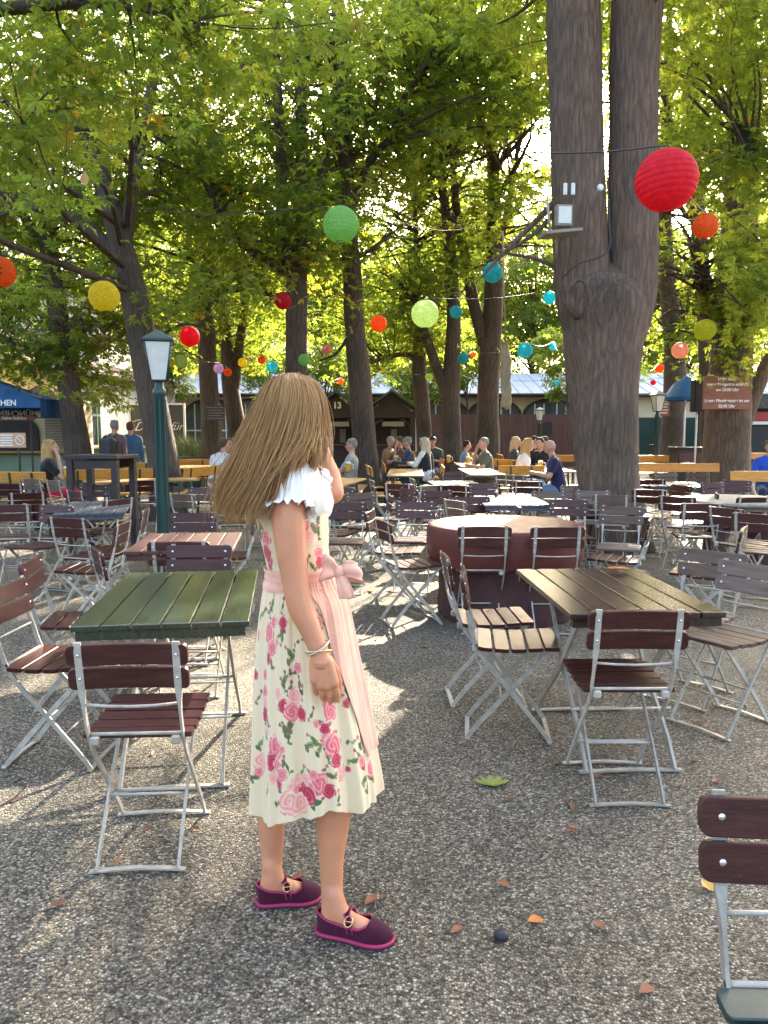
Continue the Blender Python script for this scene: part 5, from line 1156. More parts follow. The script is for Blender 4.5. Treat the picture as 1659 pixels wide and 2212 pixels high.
for k, px in enumerate((1567, 1639)):
    c = at_y(px, 605, 15.5); e = empty('trunk_lamp', c, 0, ['left pale lamp strapped high on the closing sign trunk', 'right pale lamp strapped high on the closing sign trunk'][k], 'lamp')
    m = MB(); m.rbox((0, 0, 0), (.16, .12, .26), .015); m.build('housing', M['stone_pale'], e)
    m = MB(); m.box((.1 if k == 0 else -.1, .02, .1), (.02, .03, .75)); m.build('bracket', M['metal'], e)
c = at_y(1092, 740, 13.0); sc2 = mpp(c)
e = empty('hanging_sacking', c, .2, 'long tan sacking strip hanging on a rope left of the old trunk', 'hanging decoration')
L = 140 * sc2; wd = 12 * sc2; m = MB(); n = 10; vs = []
for i in range(15):
    t = i / 14; w_ = wd * (.45 + .55 * min(1, t * 5)) * (1 + .1 * math.sin(i * 2.1))
    for k in range(n): a = 2 * math.pi * k / n; vs.append((w_ * math.cos(a) + .03 * t, w_ * .45 * math.sin(a) + .02 * math.sin(i), -L * t + (.04 * math.sin(k * 2.2) if i == 14 else 0)))
m.add(vs, [(i * n + k, i * n + (k + 1) % n, (i + 1) * n + (k + 1) % n, (i + 1) * n + k) for i in range(14) for k in range(n)] + [tuple(range(n))], True); m.build('cloth', M['tan_cloth'], e)
m = MB(); m.tube([(0, 0, 0), tuple(at_y(1088, 600, 13) - c), tuple(at_y(1085, 500, 13) - c)], .012, 6); m.build('rope', M['tan_cloth'], e)
m = MB(); m.bar([(.02, -wd * .5, -L * .2), (.03, -wd * .52, -L * .9)], .03, .01); m.build('stripe', M['stone_pale'], e)

# ================================================================== beer mugs
def mug(px, py, Y, z, label):
    p = at_y(px, py, Y); e = empty('beer_mug', (p.x, Y, z), 0, label, 'beer mug', 'beer mugs on the tables')
    m = MB(); m.lathe([(0, .012), (.042, .012), (.046, .06), (.045, .15)], n=14); m.lathe([(.045, .15), (0, .152)], n=14); m.build('beer', M['beer'], e)
    m = MB(); m.lathe([(0, .152), (.046, .152), (.048, .175), (.03, .19), (0, .194)], n=14); m.build('foam', M['foam'], e)
    m = MB(); m.tube([(.046, 0, .15), (.09, 0, .14), (.092, 0, .07), (.047, 0, .05)], .009, 6); m.build('handle', M['frosted'], e)
for q in ((856, 968, 16.9, .76, 'full beer mug before the white haired man'), (969, 972, 17.4, .76, 'full beer mug before the cap wearing guest'), (1011, 978, 16.6, .76, 'beer mug beside the man with hand at his face'), (1023, 962, 18.6, .76, 'far beer mug near the small guest in grey blue'),
          (1168, 988, 14.2, .76, 'glass on the table between the bald man and the woman in white'), (144, 1005, 11.9, .76, 'nearly empty glass mug before the blonde woman in black'), (752, 1000, 13.6, .76, 'beer mug before the man in grey polo shirt')): mug(*q)

# ================================================================== people
SKIN = simple('skin', (0.50, 0.27, 0.18), 0.5, var=0.07, scale=6); SKIN2 = simple('tanned_skin', (0.42, 0.22, 0.14), 0.5, var=0.07, scale=6)
def cap(mb, a, b, ra, rb, n=10):
    a, b = Vector(a), Vector(b); mb.tube([a, a.lerp(b, .5), b], [ra, (ra + rb) / 2, rb], n); mb.sphere(a, ra, n, 6); mb.sphere(b, rb, n, 6)
def chain(mb, pts, rads):
    for (a, b, ra, rb) in zip(pts, pts[1:], rads, rads[1:]): cap(mb, a, b, ra, rb)
CLM = {}
def cl(c):
    if c not in CLM: CLM[c] = fabric('cloth_%02x%02x%02x' % tuple(int(x * 255) for x in c), c)
    return CLM[c]
def person(loc, a, label, shirt, trousers, hair, pose='sit', arms=('table', 'table'), sleeve='short', hlen='short', z0=.47, lean=.06, skin=SKIN, bald=False, group='guests at the beer tables', vox=.011, scale=1.0, hturn=0.0, extra=None):
    e = empty('person', loc, -R(a), label, 'person', group); e.scale = (scale,) * 3
    hip = .93 if pose == 'stand' else z0 + .09
    sh = hip + .47; ly = lean
    nk = Vector((0, ly * 1.2, sh + .05)); hd = Vector((0, ly * 1.5 + .02, sh + .205))
    body = MB(); sm = MB(); tm = MB()
    # head
    body.sphere(hd, .1, 14, 10, (.78, .95, 1.08)); hr = Matrix.Rotation(hturn, 3, 'Z')
    def H(x, y, z): return hd + hr @ Vector((x, y, z))
    body.sphere(H(0, .035, -.06), .06, 10, 8, (.85, .9, .9)); cap(body, H(0, .088, .0), H(0, .105, -.028), .012, .016)
    for s in (-1, 1): body.sphere(H(s * .079, -.005, -.01), .026, 8, 6, (.4, .8, 1.1))
    cap(body, nk, hd + Vector((0, -.01, -.06)), .058, .052)
    # torso
    cap(body, (0, 0, hip), (0, ly * .5, hip + .22), .09, .085); cap(body, (0, ly * .5, hip + .22), (0, ly, sh - .06), .085, .09)
    T = sm
    for s in (-1, 1):
        cap(T, (s * .07, 0, hip - .02), (s * .075, ly * .5, hip + .22), .125, .115); cap(T, (s * .075, ly * .5, hip + .22), (s * .09, ly * .95, sh - .09), .115, .125)
        cap(T, (0, ly * .2, hip), (0, ly * .95, sh - .06), .115, .115); cap(T, (s * .05, ly * 1.05, sh + .015), (s * .165, ly, sh - .035), .062, .072)
    # arms
    for s, mode in zip((-1, 1), arms):
        S0 = Vector((s * .185, ly, sh - .04))
        if mode == 'table': E = Vector((s * .25, .18, hip + .2)); Wr = Vector((s * .10, .40, hip + .24)); Hd = Vector((s * .04, .47, hip + .25))
        elif mode == 'face': E = Vector((s * .22, .26, hip + .20)); Wr = H(s * .10, .10, -.12); Hd = H(s * .075, .075, -.05)
        elif mode == 'front': E = Vector((s * .24, .08, hip + .19)); Wr = Vector((s * .12, .27, hip + .22)); Hd = Vector((s * .05, .3, hip + .24))
        else: E = Vector((s * .235, -.02, hip + .17)); Wr = Vector((s * .24, .09, hip - .06)); Hd = Vector((s * .235, .12, hip - .14))
        cap(body, S0, E, .046, .040); cap(body, E, Wr, .040, .028); cap(body, Wr, Hd, .030, .032)
        d = (Hd - Wr).normalized(); w_ = d.cross(Vector((s, 0, .3))).normalized(); u = d.cross(w_)
        for k in range(4): f0 = Hd + u * (k - 1.5) * .017; cap(body, f0, f0 + d * (.06 - .006 * abs(k - 1)) + w_ * .012, .009, .008, 6)
        cap(body, Wr + d * .02 + u * .02, Wr + d * .06 + u * .045 + w_ * .01, .011, .009, 6)
        if sleeve == 'long': cap(sm, S0, E, .06, .053); cap(sm, E, Wr, .053, .040)
        elif sleeve == 'short': cap(sm, S0, S0.lerp(E, .6), .064, .060)
    # legs
    for s in (-1, 1):
        if pose == 'stand': Kn = Vector((s * .1, .02, .5)); An = Vector((s * .11, 0, .09)); hp = Vector((s * .09, 0, hip - .03))
        else: hp = Vector((s * .09, .02, hip - .02)); Kn = Vector((s * .12, .44, z0 + .06)); An = Vector((s * .12, .42, .09))
        cap(tm, hp, Kn, .098, .068); cap(tm, Kn, An, .066, .045); cap(body, Kn, An, .05, .036)
    cap(tm, (-.07, 0, hip), (.07, 0, hip), .125, .125)
    remesh('body', body, vox, skin, e, 3); remesh('shirt', sm, vox * 1.2, cl(shirt), e, 3); remesh('trousers', tm, vox * 1.2, cl(trousers), e, 3)
    if not bald:
        hm = MB(); hm.sphere(H(0, -.022, .028), .103, 14, 10, (.82, .95, 1.02))
        if hlen == 'long':
            cap(hm, H(0, -.07, 0), H(0, -.09, -.22), .085, .075); cap(hm, H(-.05, -.03, 0), H(-.085, -.03, -.22), .045, .05); cap(hm, H(.05, -.03, 0), H(.085, -.03, -.22), .045, .05)
        if hlen == 'bun': hm.sphere(H(0, -.1, .09), .05, 10, 8)
        for k in range(26):
            rs = random.Random(k * 7 + int(a)); q = H(rs.uniform(-.07, .07), rs.uniform(-.1, .04), rs.uniform(.03, .11)); hm.sphere(q, rs.uniform(.018, .03), 6, 4)
        remesh('hair', hm, .012, cl(hair), e, 2)
    m = MB()
    for s in (-1, 1): m.sphere(H(s * .032, .082, .012), .0125, 8, 6, (1, .6, .7))
    m.build('eyes', M['dark'], e)
    m = MB(); m.tube([H(-.022, .088, -.058), H(0, .095, -.06), H(.022, .088, -.058)], .006, 6); m.build('mouth', simple('lips', (.4, .15, .12), .5) if 'lips' not in CLM else CLM['lips'], e)
    m = MB()
    for s in (-1, 1):
        x, y = (s * .11, .02) if pose == 'stand' else (s * .12, .43)
        m.sphere((x, y + .05, .045), .05, 10, 6, (.85, 2.3, .9))
    m.build('shoes', M['dark_wood'], e)
    if extra: extra(e, H, hip, sh, ly)
    return e
def glasses(e, H, hip, sh, ly):
    m = MB()
    for s in (-1, 1):
        m.tube([H(s * .033 + .024 * math.cos(t), .098, .01 + .018 * math.sin(t)) for t in np.linspace(0, 6.283, 13)], .003, 5, cap=False); m.tube([H(s * .057, .095, .012), H(s * .078, .0, .01)], .003, 5)
    m.build('glasses', M['dark'], e)
def cap_hat(e, H, hip, sh, ly):
    m = MB(); m.sphere(H(0, -.01, .055), .1, 14, 10, (.85, 1, .75)); m.sphere(H(0, .1, .045), .07, 12, 6, (1, 1, .12)); m.build('cap', M['dark'], e)
def braces(e, H, hip, sh, ly):
    m = MB()
    for s in (-1, 1): m.tube(catmull([(0, -.115, hip + .2), (s * .08, ly - .125, sh - .1), (s * .105, ly - .04, sh + .045), (s * .1, ly + .1, sh - .08)], 5), .014, 6, sx=.4)
    m.build('braces', M['dark_wood'], e)
def backpack(e, H, hip, sh, ly):
    m = MB(); m.rbox((0, -.24, hip + .22), (.32, .2, .46), .07); m.rbox((0, -.345, hip + .13), (.24, .06, .22), .03); b = m.build('backpack', M['black_metal'], e)
    m = MB()
    for s in (-1, 1): m.tube(catmull([(s * .1, -.16, sh - .02), (s * .12, ly, sh + .045), (s * .11, ly + .14, sh - .12), (s * .13, -.1, hip + .1)], 5), .02, 6, sx=.5)
    m.build('strap', M['black_metal'], b)
def vest(e, H, hip, sh, ly):
    m = MB()
    for s in (-1, 1): cap(m, (s * .07, ly * .5, hip + .1), (s * .085, ly, sh - .1), .135, .138); cap(m, (s * .08, ly, sh - .06), (s * .1, ly, sh + .0), .08, .062)
    remesh('vest', m, .014, cl((.02, .02, .025)), e, 3)
def seat_at(px, Y, z=0): 
    p = at_y(px, 950, Y); return (p.x, Y, 0)
GREY = (.21, .20, .185); BLOND = (.42, .26, .09); BROWN = (.10, .06, .035); BLK = (.02, .018, .017); WHITE = (.72, .70, .66); NAVY = (.03, .045, .10)
person(seat_at(94, 12.0), 70, 'blonde curly haired woman in black with red skirt, hand at her face, at left', (.015, .015, .018), (.60, .02, .05), BLOND, arms=('table', 'face'), hlen='long', sleeve='short', hturn=-.1)
person(seat_at(468, 14.0), 20, 'man in white shirt with dark braces bending over the table, left of the woman', WHITE, (.25, .20, .13), BROWN, sleeve='long', lean=.16, extra=braces, hturn=-.4)
person(seat_at(502, 14.6), 190, 'guest in dark top and tan shawl facing the man in braces', (.12, .05, .05), (.1, .08, .06), BROWN, sleeve='long', arms=('front', 'table'))
person(seat_at(757, 14.0), 272, 'grey haired man with glasses in a grey polo shirt facing left, left of leaning trunk', (.33, .32, .28), (.30, .29, .27), GREY, arms=('table', 'table'), lean=-.02, extra=glasses)
person(seat_at(836, 18.0), 120, 'white haired man in tan brown shirt looking towards the camera', (.33, .18, .09), (.05, .06, .10), (.36, .34, .31), hturn=-.5)
person(seat_at(889, 17.0), 268, 'guest in dark blue jacket with arms on table, left of the black vest guest', (.03, .05, .09), NAVY, GREY, sleeve='long')
person(seat_at(872, 17.9), 262, 'guest with brown hair half hidden behind the dark blue jacket', (.15, .07, .06), NAVY, BROWN, arms=('face', 'table'))
person(seat_at(925, 16.3), 300, 'grey blond guest in black vest over white shirt seen from behind', WHITE, NAVY, (.5, .42, .32), sleeve='long', hlen='long', extra=vest)
person(seat_at(937, 18.6), 200, 'guest in dark cap and green top behind the black vest guest', (.06, .08, .06), NAVY, BROWN, extra=cap_hat)
person(seat_at(1000, 18.2), 90, 'small dark haired guest in grey blue shirt facing right', (.20, .27, .33), NAVY, BLK, scale=.93)
person(seat_at(1055, 15.6), 262, 'grey haired man in olive shirt holding a hand to his face', (.10, .11, .075), (.06, .06, .06), GREY, arms=('table', 'face'), hturn=.2)
person(seat_at(1119, 14.3), 95, 'blonde woman in white top facing right across from the bald man', WHITE, (.25, .3, .4), BLOND, sleeve='long', hlen='long', lean=.12)
person(seat_at(1106, 17.6), 100, 'long haired guest in dark clothes behind the blonde woman in white', (.05, .05, .06), NAVY, (.5, .36, .2), sleeve='long', hlen='long')
person(seat_at(1171, 15.8), 215, 'dark haired guest in black jacket and pale scarf', (.018, .018, .025), NAVY, BLK, sleeve='long', arms=('front', 'face'))
person(seat_at(1184, 18.5), 250, 'guest in dark coat behind the black jacket guest', (.03, .03, .04), NAVY, BROWN, sleeve='long')
person(seat_at(1150, 20.0), 150, 'distant dark dressed guest before the brown fence', (.03, .035, .05), NAVY, BLK, sleeve='long')
person(seat_at(1211, 12.6), 278, 'bald man in navy polo shirt seated left of the old trunk', (.018, .02, .06), (.12, .18, .28), BLK, bald=True, lean=.1)
person(seat_at(1664, 12.6), 200, 'guest in bright blue shirt cut by the right edge', (.02, .08, .42), NAVY, BROWN)
person(seat_at(244, 15.0), 5, 'standing grey haired visitor with black backpack at the counter', (.16, .10, .10), (.06, .06, .07), (.22, .21, .2), pose='stand', arms=('down', 'down'), sleeve='long', extra=backpack, group='visitors standing at the counter', scale=.985, hlen='short')
person(seat_at(281, 15.7), 350, 'standing visitor in blue denim jacket at the counter', (.06, .13, .24), (.09, .05, .03), BROWN, pose='stand', arms=('front', 'down'), sleeve='long', group='visitors standing at the counter', scale=.97)
person(seat_at(712, 25.0), 260, 'distant standing person in checked shirt before the left hut', (.40, .36, .36), NAVY, BLK, pose='stand', arms=('front', 'front'), sleeve='short', group='people by the huts', scale=.98)

# ================================================================== fallen leaves and little things on the ground
LFM = [simple('dry_leaf_orange', (.50, .17, .03), .6, var=.3, scale=30), simple('dry_leaf_brown', (.20, .075, .03), .6, var=.3, scale=30), simple('leaf_yellow', (.42, .25, .05), .55, var=.25, scale=30), simple('leaf_green', (.24, .26, .045), .5, var=.25, scale=30)]
def leaflet(mb, L, w, a, c=(0, 0, 0), curl=.3):
    ca, sa = math.cos(a), math.sin(a); vs = []
    for i in range(7):
        t = i / 6; ww = w * math.sin(math.pi * min(1, t * .96 + .04) ** 1.25); z = curl * L * (t - .5) ** 2 + .004; y = L * t
        for s in (-1, 0, 1): x = s * ww; zz = z + (abs(s) * ww * .45); vs.append((c[0] + x * ca - y * sa, c[1] + x * sa + y * ca, c[2] + zz))
    mb.add(vs, [(i * 3 + k, i * 3 + k + 1, i * 3 + k + 4, i * 3 + k + 3) for i in range(6) for k in range(2)], True)
LV = [(1065, 1702, 3, .11, 5, 'green yellow chestnut leaf spray lying on the gravel right of the woman'), (1176, 1990, 0, .065, 1, 'orange leaf standing out on the gravel at lower right'), (1515, 1905, 2, .085, 1, 'yellow brown leaf beside the lowest right chair back'), (1380, 2148, 1, .06, 1, 'red brown leaf at the bottom right of the gravel'),
      (1308, 2012, 1, .05, 1, 'rust brown leaf at the bottom between the shoe and right chair'), (148, 1948, 1, .06, 1, 'brown leaf in the lower left gravel'), (1072, 1905, 1, .05, 1, 'small brown leaf right of the near shoe'), (788, 1958, 1, .06, 1, 'tan leaf behind the near shoe strap'),
      (805, 1280, 0, .1, 4, 'orange chestnut leaf in the sun patch right of the skirt'), (845, 1275, 0, .09, 3, 'bright orange leaf beside the chair feet right of the skirt'), (905, 1397, 1, .07, 2, 'orange brown leaf on the gravel centre right'), (860, 1377, 1, .07, 2, 'rust leaf on the gravel right of the apron'),
      (100, 1520, 0, .07, 2, 'orange leaf under the left front chair frames'), (142, 1265, 0, .07, 2, 'orange leaf near the left edge chairs'), (10, 1433, 0, .06, 1, 'orange leaf at the left edge'), (320, 1415, 2, .06, 1, 'yellow leaf under the green reflecting table'),
      (1560, 1685, 1, .06, 1, 'brown leaf on the right gravel under the chair feet'), (1490, 1560, 1, .07, 2, 'reddish leaf behind the right front chair'), (975, 2020, 1, .05, 1, 'flat brown leaf at lower centre right'), (1310, 1505, 1, .06, 1, 'dry leaf under the right front table')]
for i, (px, py, mi, L, k, lab) in enumerate(LV):
    p = at_z(px, py, .004); m = MB()
    for j in range(k): leaflet(m, L * random.uniform(.8, 1.1), L * .14 if k > 1 else L * .3, (j - (k - 1) / 2) * .45 + i * 1.7, curl=random.uniform(.05, .4))
    o = m.build('fallen_leaf', LFM[mi]); o.location = p; tag(o, lab, 'leaf', 'fallen leaves')
p = RT[0] + Vector((0, 0, .765)); q = at_z(1338, 1232, .765); m = MB()
for j in range(5): leaflet(m, .07, .016, (j - 2) * .7)
o = m.build('fallen_leaf', LFM[0]); o.location = q; tag(o, 'orange leaf lying on the far edge of the right front table', 'leaf', 'fallen leaves')
for (px, py, z, yy, lab) in ((183, 372, 0, 7.5, 'single bright yellow leaf hanging at upper left'),):
    c = at_y(px, py, yy); m = MB(); leaflet(m, .14, .045, math.pi, curl=.2); o = m.build('hanging_leaf', LFM[2]); o.location = c; o.rotation_euler = (R(80), 0, .3); tag(o, lab, 'leaf')
p = at_z(1083, 2020, .012); m = MB(); m.sphere((0, 0, 0), .02, 10, 8, (1.2, 1, .8)); o = m.build('chestnut', M['dark']); o.location = p; tag(o, 'dark round chestnut on the gravel at bottom right of the shoe', 'chestnut')
# fine litter over the shaded gravel
V = []; F = []; rs = random.Random(5)
for k in range(2600):
    x, y = rs.uniform(-7, 8), rs.uniform(2.2, 16); a = rs.uniform(0, 6.28); L = rs.uniform(.008, .035); d = np.array([math.cos(a), math.sin(a), 0]) * L; w_ = np.array([-math.sin(a), math.cos(a), 0]) * L * .35; c = np.array([x, y, .006])
    b = len(V); V += [c - d, c + w_ + [0, 0, .008], c + d + [0, 0, .004], c - w_]; F.append((b, b + 1, b + 2, b + 3))
o = link(bpy.data.objects.new('leaf_litter', np_mesh('leaf_litter', np.array(V), np.array(F), LFM[1]))); tag(o, 'scattered bits of dry leaf and twig over the gravel', 'leaf litter', kind='stuff')
# ================================================================== the woman in the flowered dress
YW = 2.22
WB = Vector((at_z(690, 1990, 0).x, YW, 0))
wm = empty('person', WB, 0, 'woman in cream rose dirndl dress with long hair and burgundy shoes, standing in front', 'person')
def W(px, py, dy=0.0): return at_y(px, py, YW + dy)
def wl(o):
    """bring world-built mesh into the woman's frame"""
    o.data.transform(Matrix.Translation(-WB)); return o
SKW = simple('fair_warm_skin', (0.60, 0.255, 0.13), 0.48, var=0.11, scale=11, bump=0.05, bscale=160)
SKW.node_tree.nodes['Principled BSDF'].inputs['Subsurface Weight'].default_value = 0.12
SKW.node_tree.nodes['Principled BSDF'].inputs['Subsurface Radius'].default_value = (.02, .008, .004)
nh, nt_ = at_z(684, 2009, 0), at_z(849, 2039, 0)      # near foot heel, toe
fh, ft = at_z(553, 1953, 0), at_z(694, 1939, 0)       # far foot
fh.y += .0; 
def footframe(h, t):
    d = (t - h); L = d.length; d.normalize(); s = Vector((d.y, -d.x, 0)); return lambda u, x, z: h + d * (u * L) + s * x + Vector((0, 0, z)), L
NF, NL = footframe(nh, nt_); FF, FL = footframe(fh, ft)
FWD = [0.0, .04, .12, .25, .40, .52, .62, .72, .82, .92, .97, 1.0]
FWW = [.006, .024, .031, .0325, .033, .036, .040, .042, .040, .030, .018, .004]
FHH = [.052, .058, .064, .078, .080, .070, .058, .048, .040, .030, .022, .012]
def fprof(u, A): return float(np.interp(u, FWD, A))

b = MB()
Hc = W(640, 902, .03)
fd = Vector((.66, .75, -.02)).normalized(); fs_ = Vector((fd.y, -fd.x, 0)).normalized()
def HH(f, s, z): return Hc + fd * f + fs_ * s + Vector((0, 0, z))
b.sphere(Hc + Vector((0, 0, .012)), .094, 20, 14, (.95, 1, 1.1)); b.sphere(HH(.035, 0, -.05), .066, 16, 12, (1, 1, 1)); cap(b, HH(.06, 0, -.085), HH(.07, 0, -.098), .030, .022)
cap(b, HH(.092, 0, .005), HH(.108, 0, -.030), .011, .014); b.sphere(HH(.09, 0, -.064), .016, 10, 8, (1, 1, .7)); b.sphere(HH(.078, .032, -.02), .022, 10, 8); b.sphere(HH(.078, -.032, -.02), .022, 10, 8)
for s in (-1, 1): b.sphere(HH(-.0, s * .086, -.012), .028, 10, 8, (.7, .7, 1.1))
chain(b, [HH(-.01, 0, -.075), W(640, 1005, .03), W(635, 1045, .02)], [.052, .050, .062])
# trunk of the body under the clothes
for py, xl, xr in ((1060, 575, 680), (1110, 562, 700), (1170, 572, 702), (1240, 588, 708), (1310, 575, 728), (1380, 572, 740)):
    c = W((xl + xr) / 2, py, .03); rx = (xr - xl) / 2 * mpp(c); b.sphere(c, 1.0, 18, 12, (rx * .93, .085, .085))
cap(b, W(600, 1055, -.06), W(650, 1058, .13), .055, .055)
# near (right) arm
arm = [(617, 1052, -.125), (622, 1110, -.15), (629, 1190, -.16), (637, 1250, -.165), (648, 1308, -.17), (671, 1361, -.175), (686, 1400, -.18)]
sm_ = catmull([(*W(*a), r) for a, r in zip(arm, [.053, .0485, .0425, .0375, .0365, .0305, .0262])], 5); chain(b, [Vector(q[:3]) for q in sm_], [q[3] for q in sm_])
# hand: palm, knuckles, four bent fingers of unequal length, thumb from the side
cap(b, W(686, 1400, -.18), W(693, 1428, -.185), .025, .026, 12)
for (k0, k1, r) in (((683, 1425), (681, 1468), .0155), ((691, 1426), (694, 1478), .0165), ((700, 1426), (708, 1480), .0165), ((706, 1428), (721, 1474), .0155)): cap(b, W(*k0, -.184), W(*k1, -.186), .018, r, 12)
for pts, r in (([(680, 1468, -.186), (680, 1486, -.176), (684, 1497, -.158), (690, 1490, -.146)], .0095), ([(694, 1478, -.188), (695, 1499, -.177), (699, 1510, -.157), (704, 1500, -.145)], .0102),
               ([(709, 1480, -.187), (712, 1503, -.178), (714, 1515, -.158), (717, 1505, -.145)], .0102), ([(722, 1474, -.186), (728, 1496, -.180), (729, 1512, -.165), (728, 1512, -.148)], .0097)):
    chain(b, [W(*p) for p in pts], [r * 1.0, r * .92, r * .88, r * .8])
chain(b, [W(709, 1424, -.168), W(724, 1448, -.155), W(731, 1472, -.150), W(732, 1490, -.150)], [.015, .0125, .0105, .009])
# far (left) arm raised, elbow out to the right, hand at the face
chain(b, [W(668, 1050, .13), W(690, 1072, .14), W(719, 1064, .13)], [.050, .045, .036]); chain(b, [W(719, 1064, .13), W(712, 1030, .15), W(697, 985, .17), W(692, 965, .175)], [.036, .036, .028, .026])
chain(b, [W(692, 965, .175), W(694, 945, .17)], [.026, .03])
for k in range(4): chain(b, [W(690 + k * 3, 945, .17 + .012 * k), W(694 + k * 2, 925, .155 + .012 * k), W(697 + k, 912, .14 + .01 * k)], [.009, .0085, .0075])
chain(b, [W(686, 950, .15), W(690, 935, .13)], [.01, .008])
# legs
near = [(716, 1560, -.02, .075), (719, 1690, -.03, .062), (720, 1751, -.03, .0565), (718, 1804, -.03, .0485), (716, 1857, -.035, .0395), (717, 1905, -.035, .0360)]
farl = [(596, 1560, .1, .07), (590, 1680, .11, .050), (587, 1751, .115, .0455), (587, 1804, .115, .042), (588, 1850, .115, .0375)]
for L in (near, farl):
    sm_ = catmull([(*W(*q[:3]), q[3]) for q in L], 5); chain(b, [Vector(q[:3]) for q in sm_], [q[3] for q in sm_])
for fn in (NF, FF):
    for u in np.linspace(.11, .84, 18):
        w_, h_ = fprof(u, FWW) - .006, fprof(u, FHH) - .006; b.sphere(fn(u, 0, h_ * .5 + .008), 1.0, 12, 8, (max(w_, .008), max(w_, .008), h_ * .5))
    cap(b, fn(.19, 0, .05), W(717, 1912, -.035) if fn is NF else W(588, 1872, .115), .029, .0355 if fn is NF else .0345, 14); cap(b, fn(.25, 0, .085), fn(.44, 0, .055), .031, .022, 14); cap(b, fn(.22, 0, .13), fn(.34, 0, .07), .028, .026, 14)
bo = wl(remesh('body', b, .0025, SKW, wm, 3, .5))
def relax(o, zlo, zhi, it, box=None):
    me = o.data; n = len(me.vertices); co = np.zeros(n * 3, np.float32); me.vertices.foreach_get('co', co); co = co.reshape(-1, 3); e_ = np.zeros(len(me.edges) * 2, np.int32); me.edges.foreach_get('vertices', e_); e_ = e_.reshape(-1, 2)
    mk = (co[:, 2] > zlo) & (co[:, 2] < zhi); deg = np.maximum(np.bincount(e_.ravel(), minlength=n), 1)[:, None]
    for _ in range(it):
        acc = np.zeros_like(co); np.add.at(acc, e_[:, 0], co[e_[:, 1]]); np.add.at(acc, e_[:, 1], co[e_[:, 0]]); co[mk] += .6 * (acc / deg - co)[mk]
    me.vertices.foreach_set('co', co.ravel()); me.update()
relax(bo, .03, .6, 90); relax(bo, .88, 1.42, 25)
m = MB(); m.tube([HH(.1, -.026, -.062), HH(.107, 0, -.063), HH(.1, .026, -.062)], .006, 6); wl(m.build('mouth', simple('lip_pink', (.5, .16, .14), .4), wm))
m = MB()
for s in (-1, 1): m.sphere(HH(.084, s * .033, .004), .0135, 10, 8, (1, 1, .8))
wl(m.build('eyes', M['dark'], wm))

# ---------------------------------------------------------------- dress cloth with printed roses
def col_cloth(name, rough=.85, sheen=.25, weave=420):
    m, nt, p = new_mat(name); L = nt.links; at = N(nt, 'ShaderNodeAttribute', attribute_name='print'); L.new(at.outputs['Color'], p.inputs['Base Color'])
    p.inputs['Roughness'].default_value = rough; p.inputs['Sheen Weight'].default_value = sheen; p.inputs['Specular IOR Level'].default_value = .2
    tc = N(nt, 'ShaderNodeTexCoord'); nz = N(nt, 'ShaderNodeTexNoise', Scale=weave, Detail=2.0); L.new(tc.outputs['Object'], nz.inputs['Vector'])
    bp = N(nt, 'ShaderNodeBump', Strength=.15, Distance=.002); L.new(nz.outputs['Fac'], bp.inputs['Height']); L.new(bp.outputs['Normal'], p.inputs['Normal']); return m
PRINT = col_cloth('rose_print_cotton')
CREAM = np.array([.76, .60, .365])
PINKS = {'p': ((.86, .36, .30), (.62, .08, .11)), 'd': ((.66, .09, .12), (.36, .02, .04)), 'l': ((.86, .52, .38), (.76, .26, .21))}
A6 = lambda x, y: (493.7 + .2481 * x, 1261.8 + .2481 * y); A5 = lambda x, y: (438.9 + .2481 * x, 768 + .2481 * y)
ROSES = [(A6(x, y), r * .2481, k) for x, y, r, k in [(400, 430, 62, 'p'), (300, 430, 42, 'p'), (530, 340, 42, 'd'), (430, 560, 48, 'p'), (400, 650, 34, 'd'), (290, 780, 36, 'd'), (360, 790, 30, 'p'), (235, 840, 42, 'p'), (365, 950, 40, 'p'), (370, 1040, 36, 'l'), (370, 1140, 42, 'd'), (550, 1060, 42, 'd'), (620, 1120, 62, 'p'), (640, 985, 52, 'l'),
    (700, 1140, 38, 'd'), (660, 735, 36, 'p'), (895, 1040, 32, 'p'), (930, 1110, 58, 'p'), (890, 1262, 38, 'd'), (900, 1360, 38, 'p'), (960, 1405, 70, 'p'), (980, 1530, 44, 'd'), (1180, 1555, 38, 'd'), (1240, 1600, 48, 'p'), (480, 1425, 60, 'p'), (440, 1550, 48, 'd'), (330, 1560, 58, 'l'), (500, 1580, 40, 'p'), (545, 1650, 38, 'p'), (840, 1730, 62, 'p'),
    (740, 1840, 68, 'd'), (920, 1800, 42, 'd'), (650, 1760, 34, 'p'), (800, 1660, 32, 'p'), (735, 1710, 34, 'l'), (600, 1900, 72, 'l'), (680, 1935, 56, 'l'), (1030, 1640, 42, 'l'), (830, 330, 36, 'p'), (270, 945, 42, 'l'), (1290, 1810, 24, 'd'), (460, 1690, 34, 'l'), (310, 1640, 30, 'p'), (500, 950, 34, 'l'), (240, 1020, 40, 'p'), (440, 330, 30, 'p')]] + \
    [(A5(x, y), r * .2481, k) for x, y, r, k in [(590, 1590, 52, 'p'), (600, 1725, 58, 'd'), (915, 1480, 56, 'p'), (1030, 1720, 44, 'p'), (1035, 1800, 36, 'd'), (620, 1835, 26, 'd'), (490, 1640, 42, 'p'), (960, 1570, 36, 'l'), (470, 1560, 30, 'p')]]
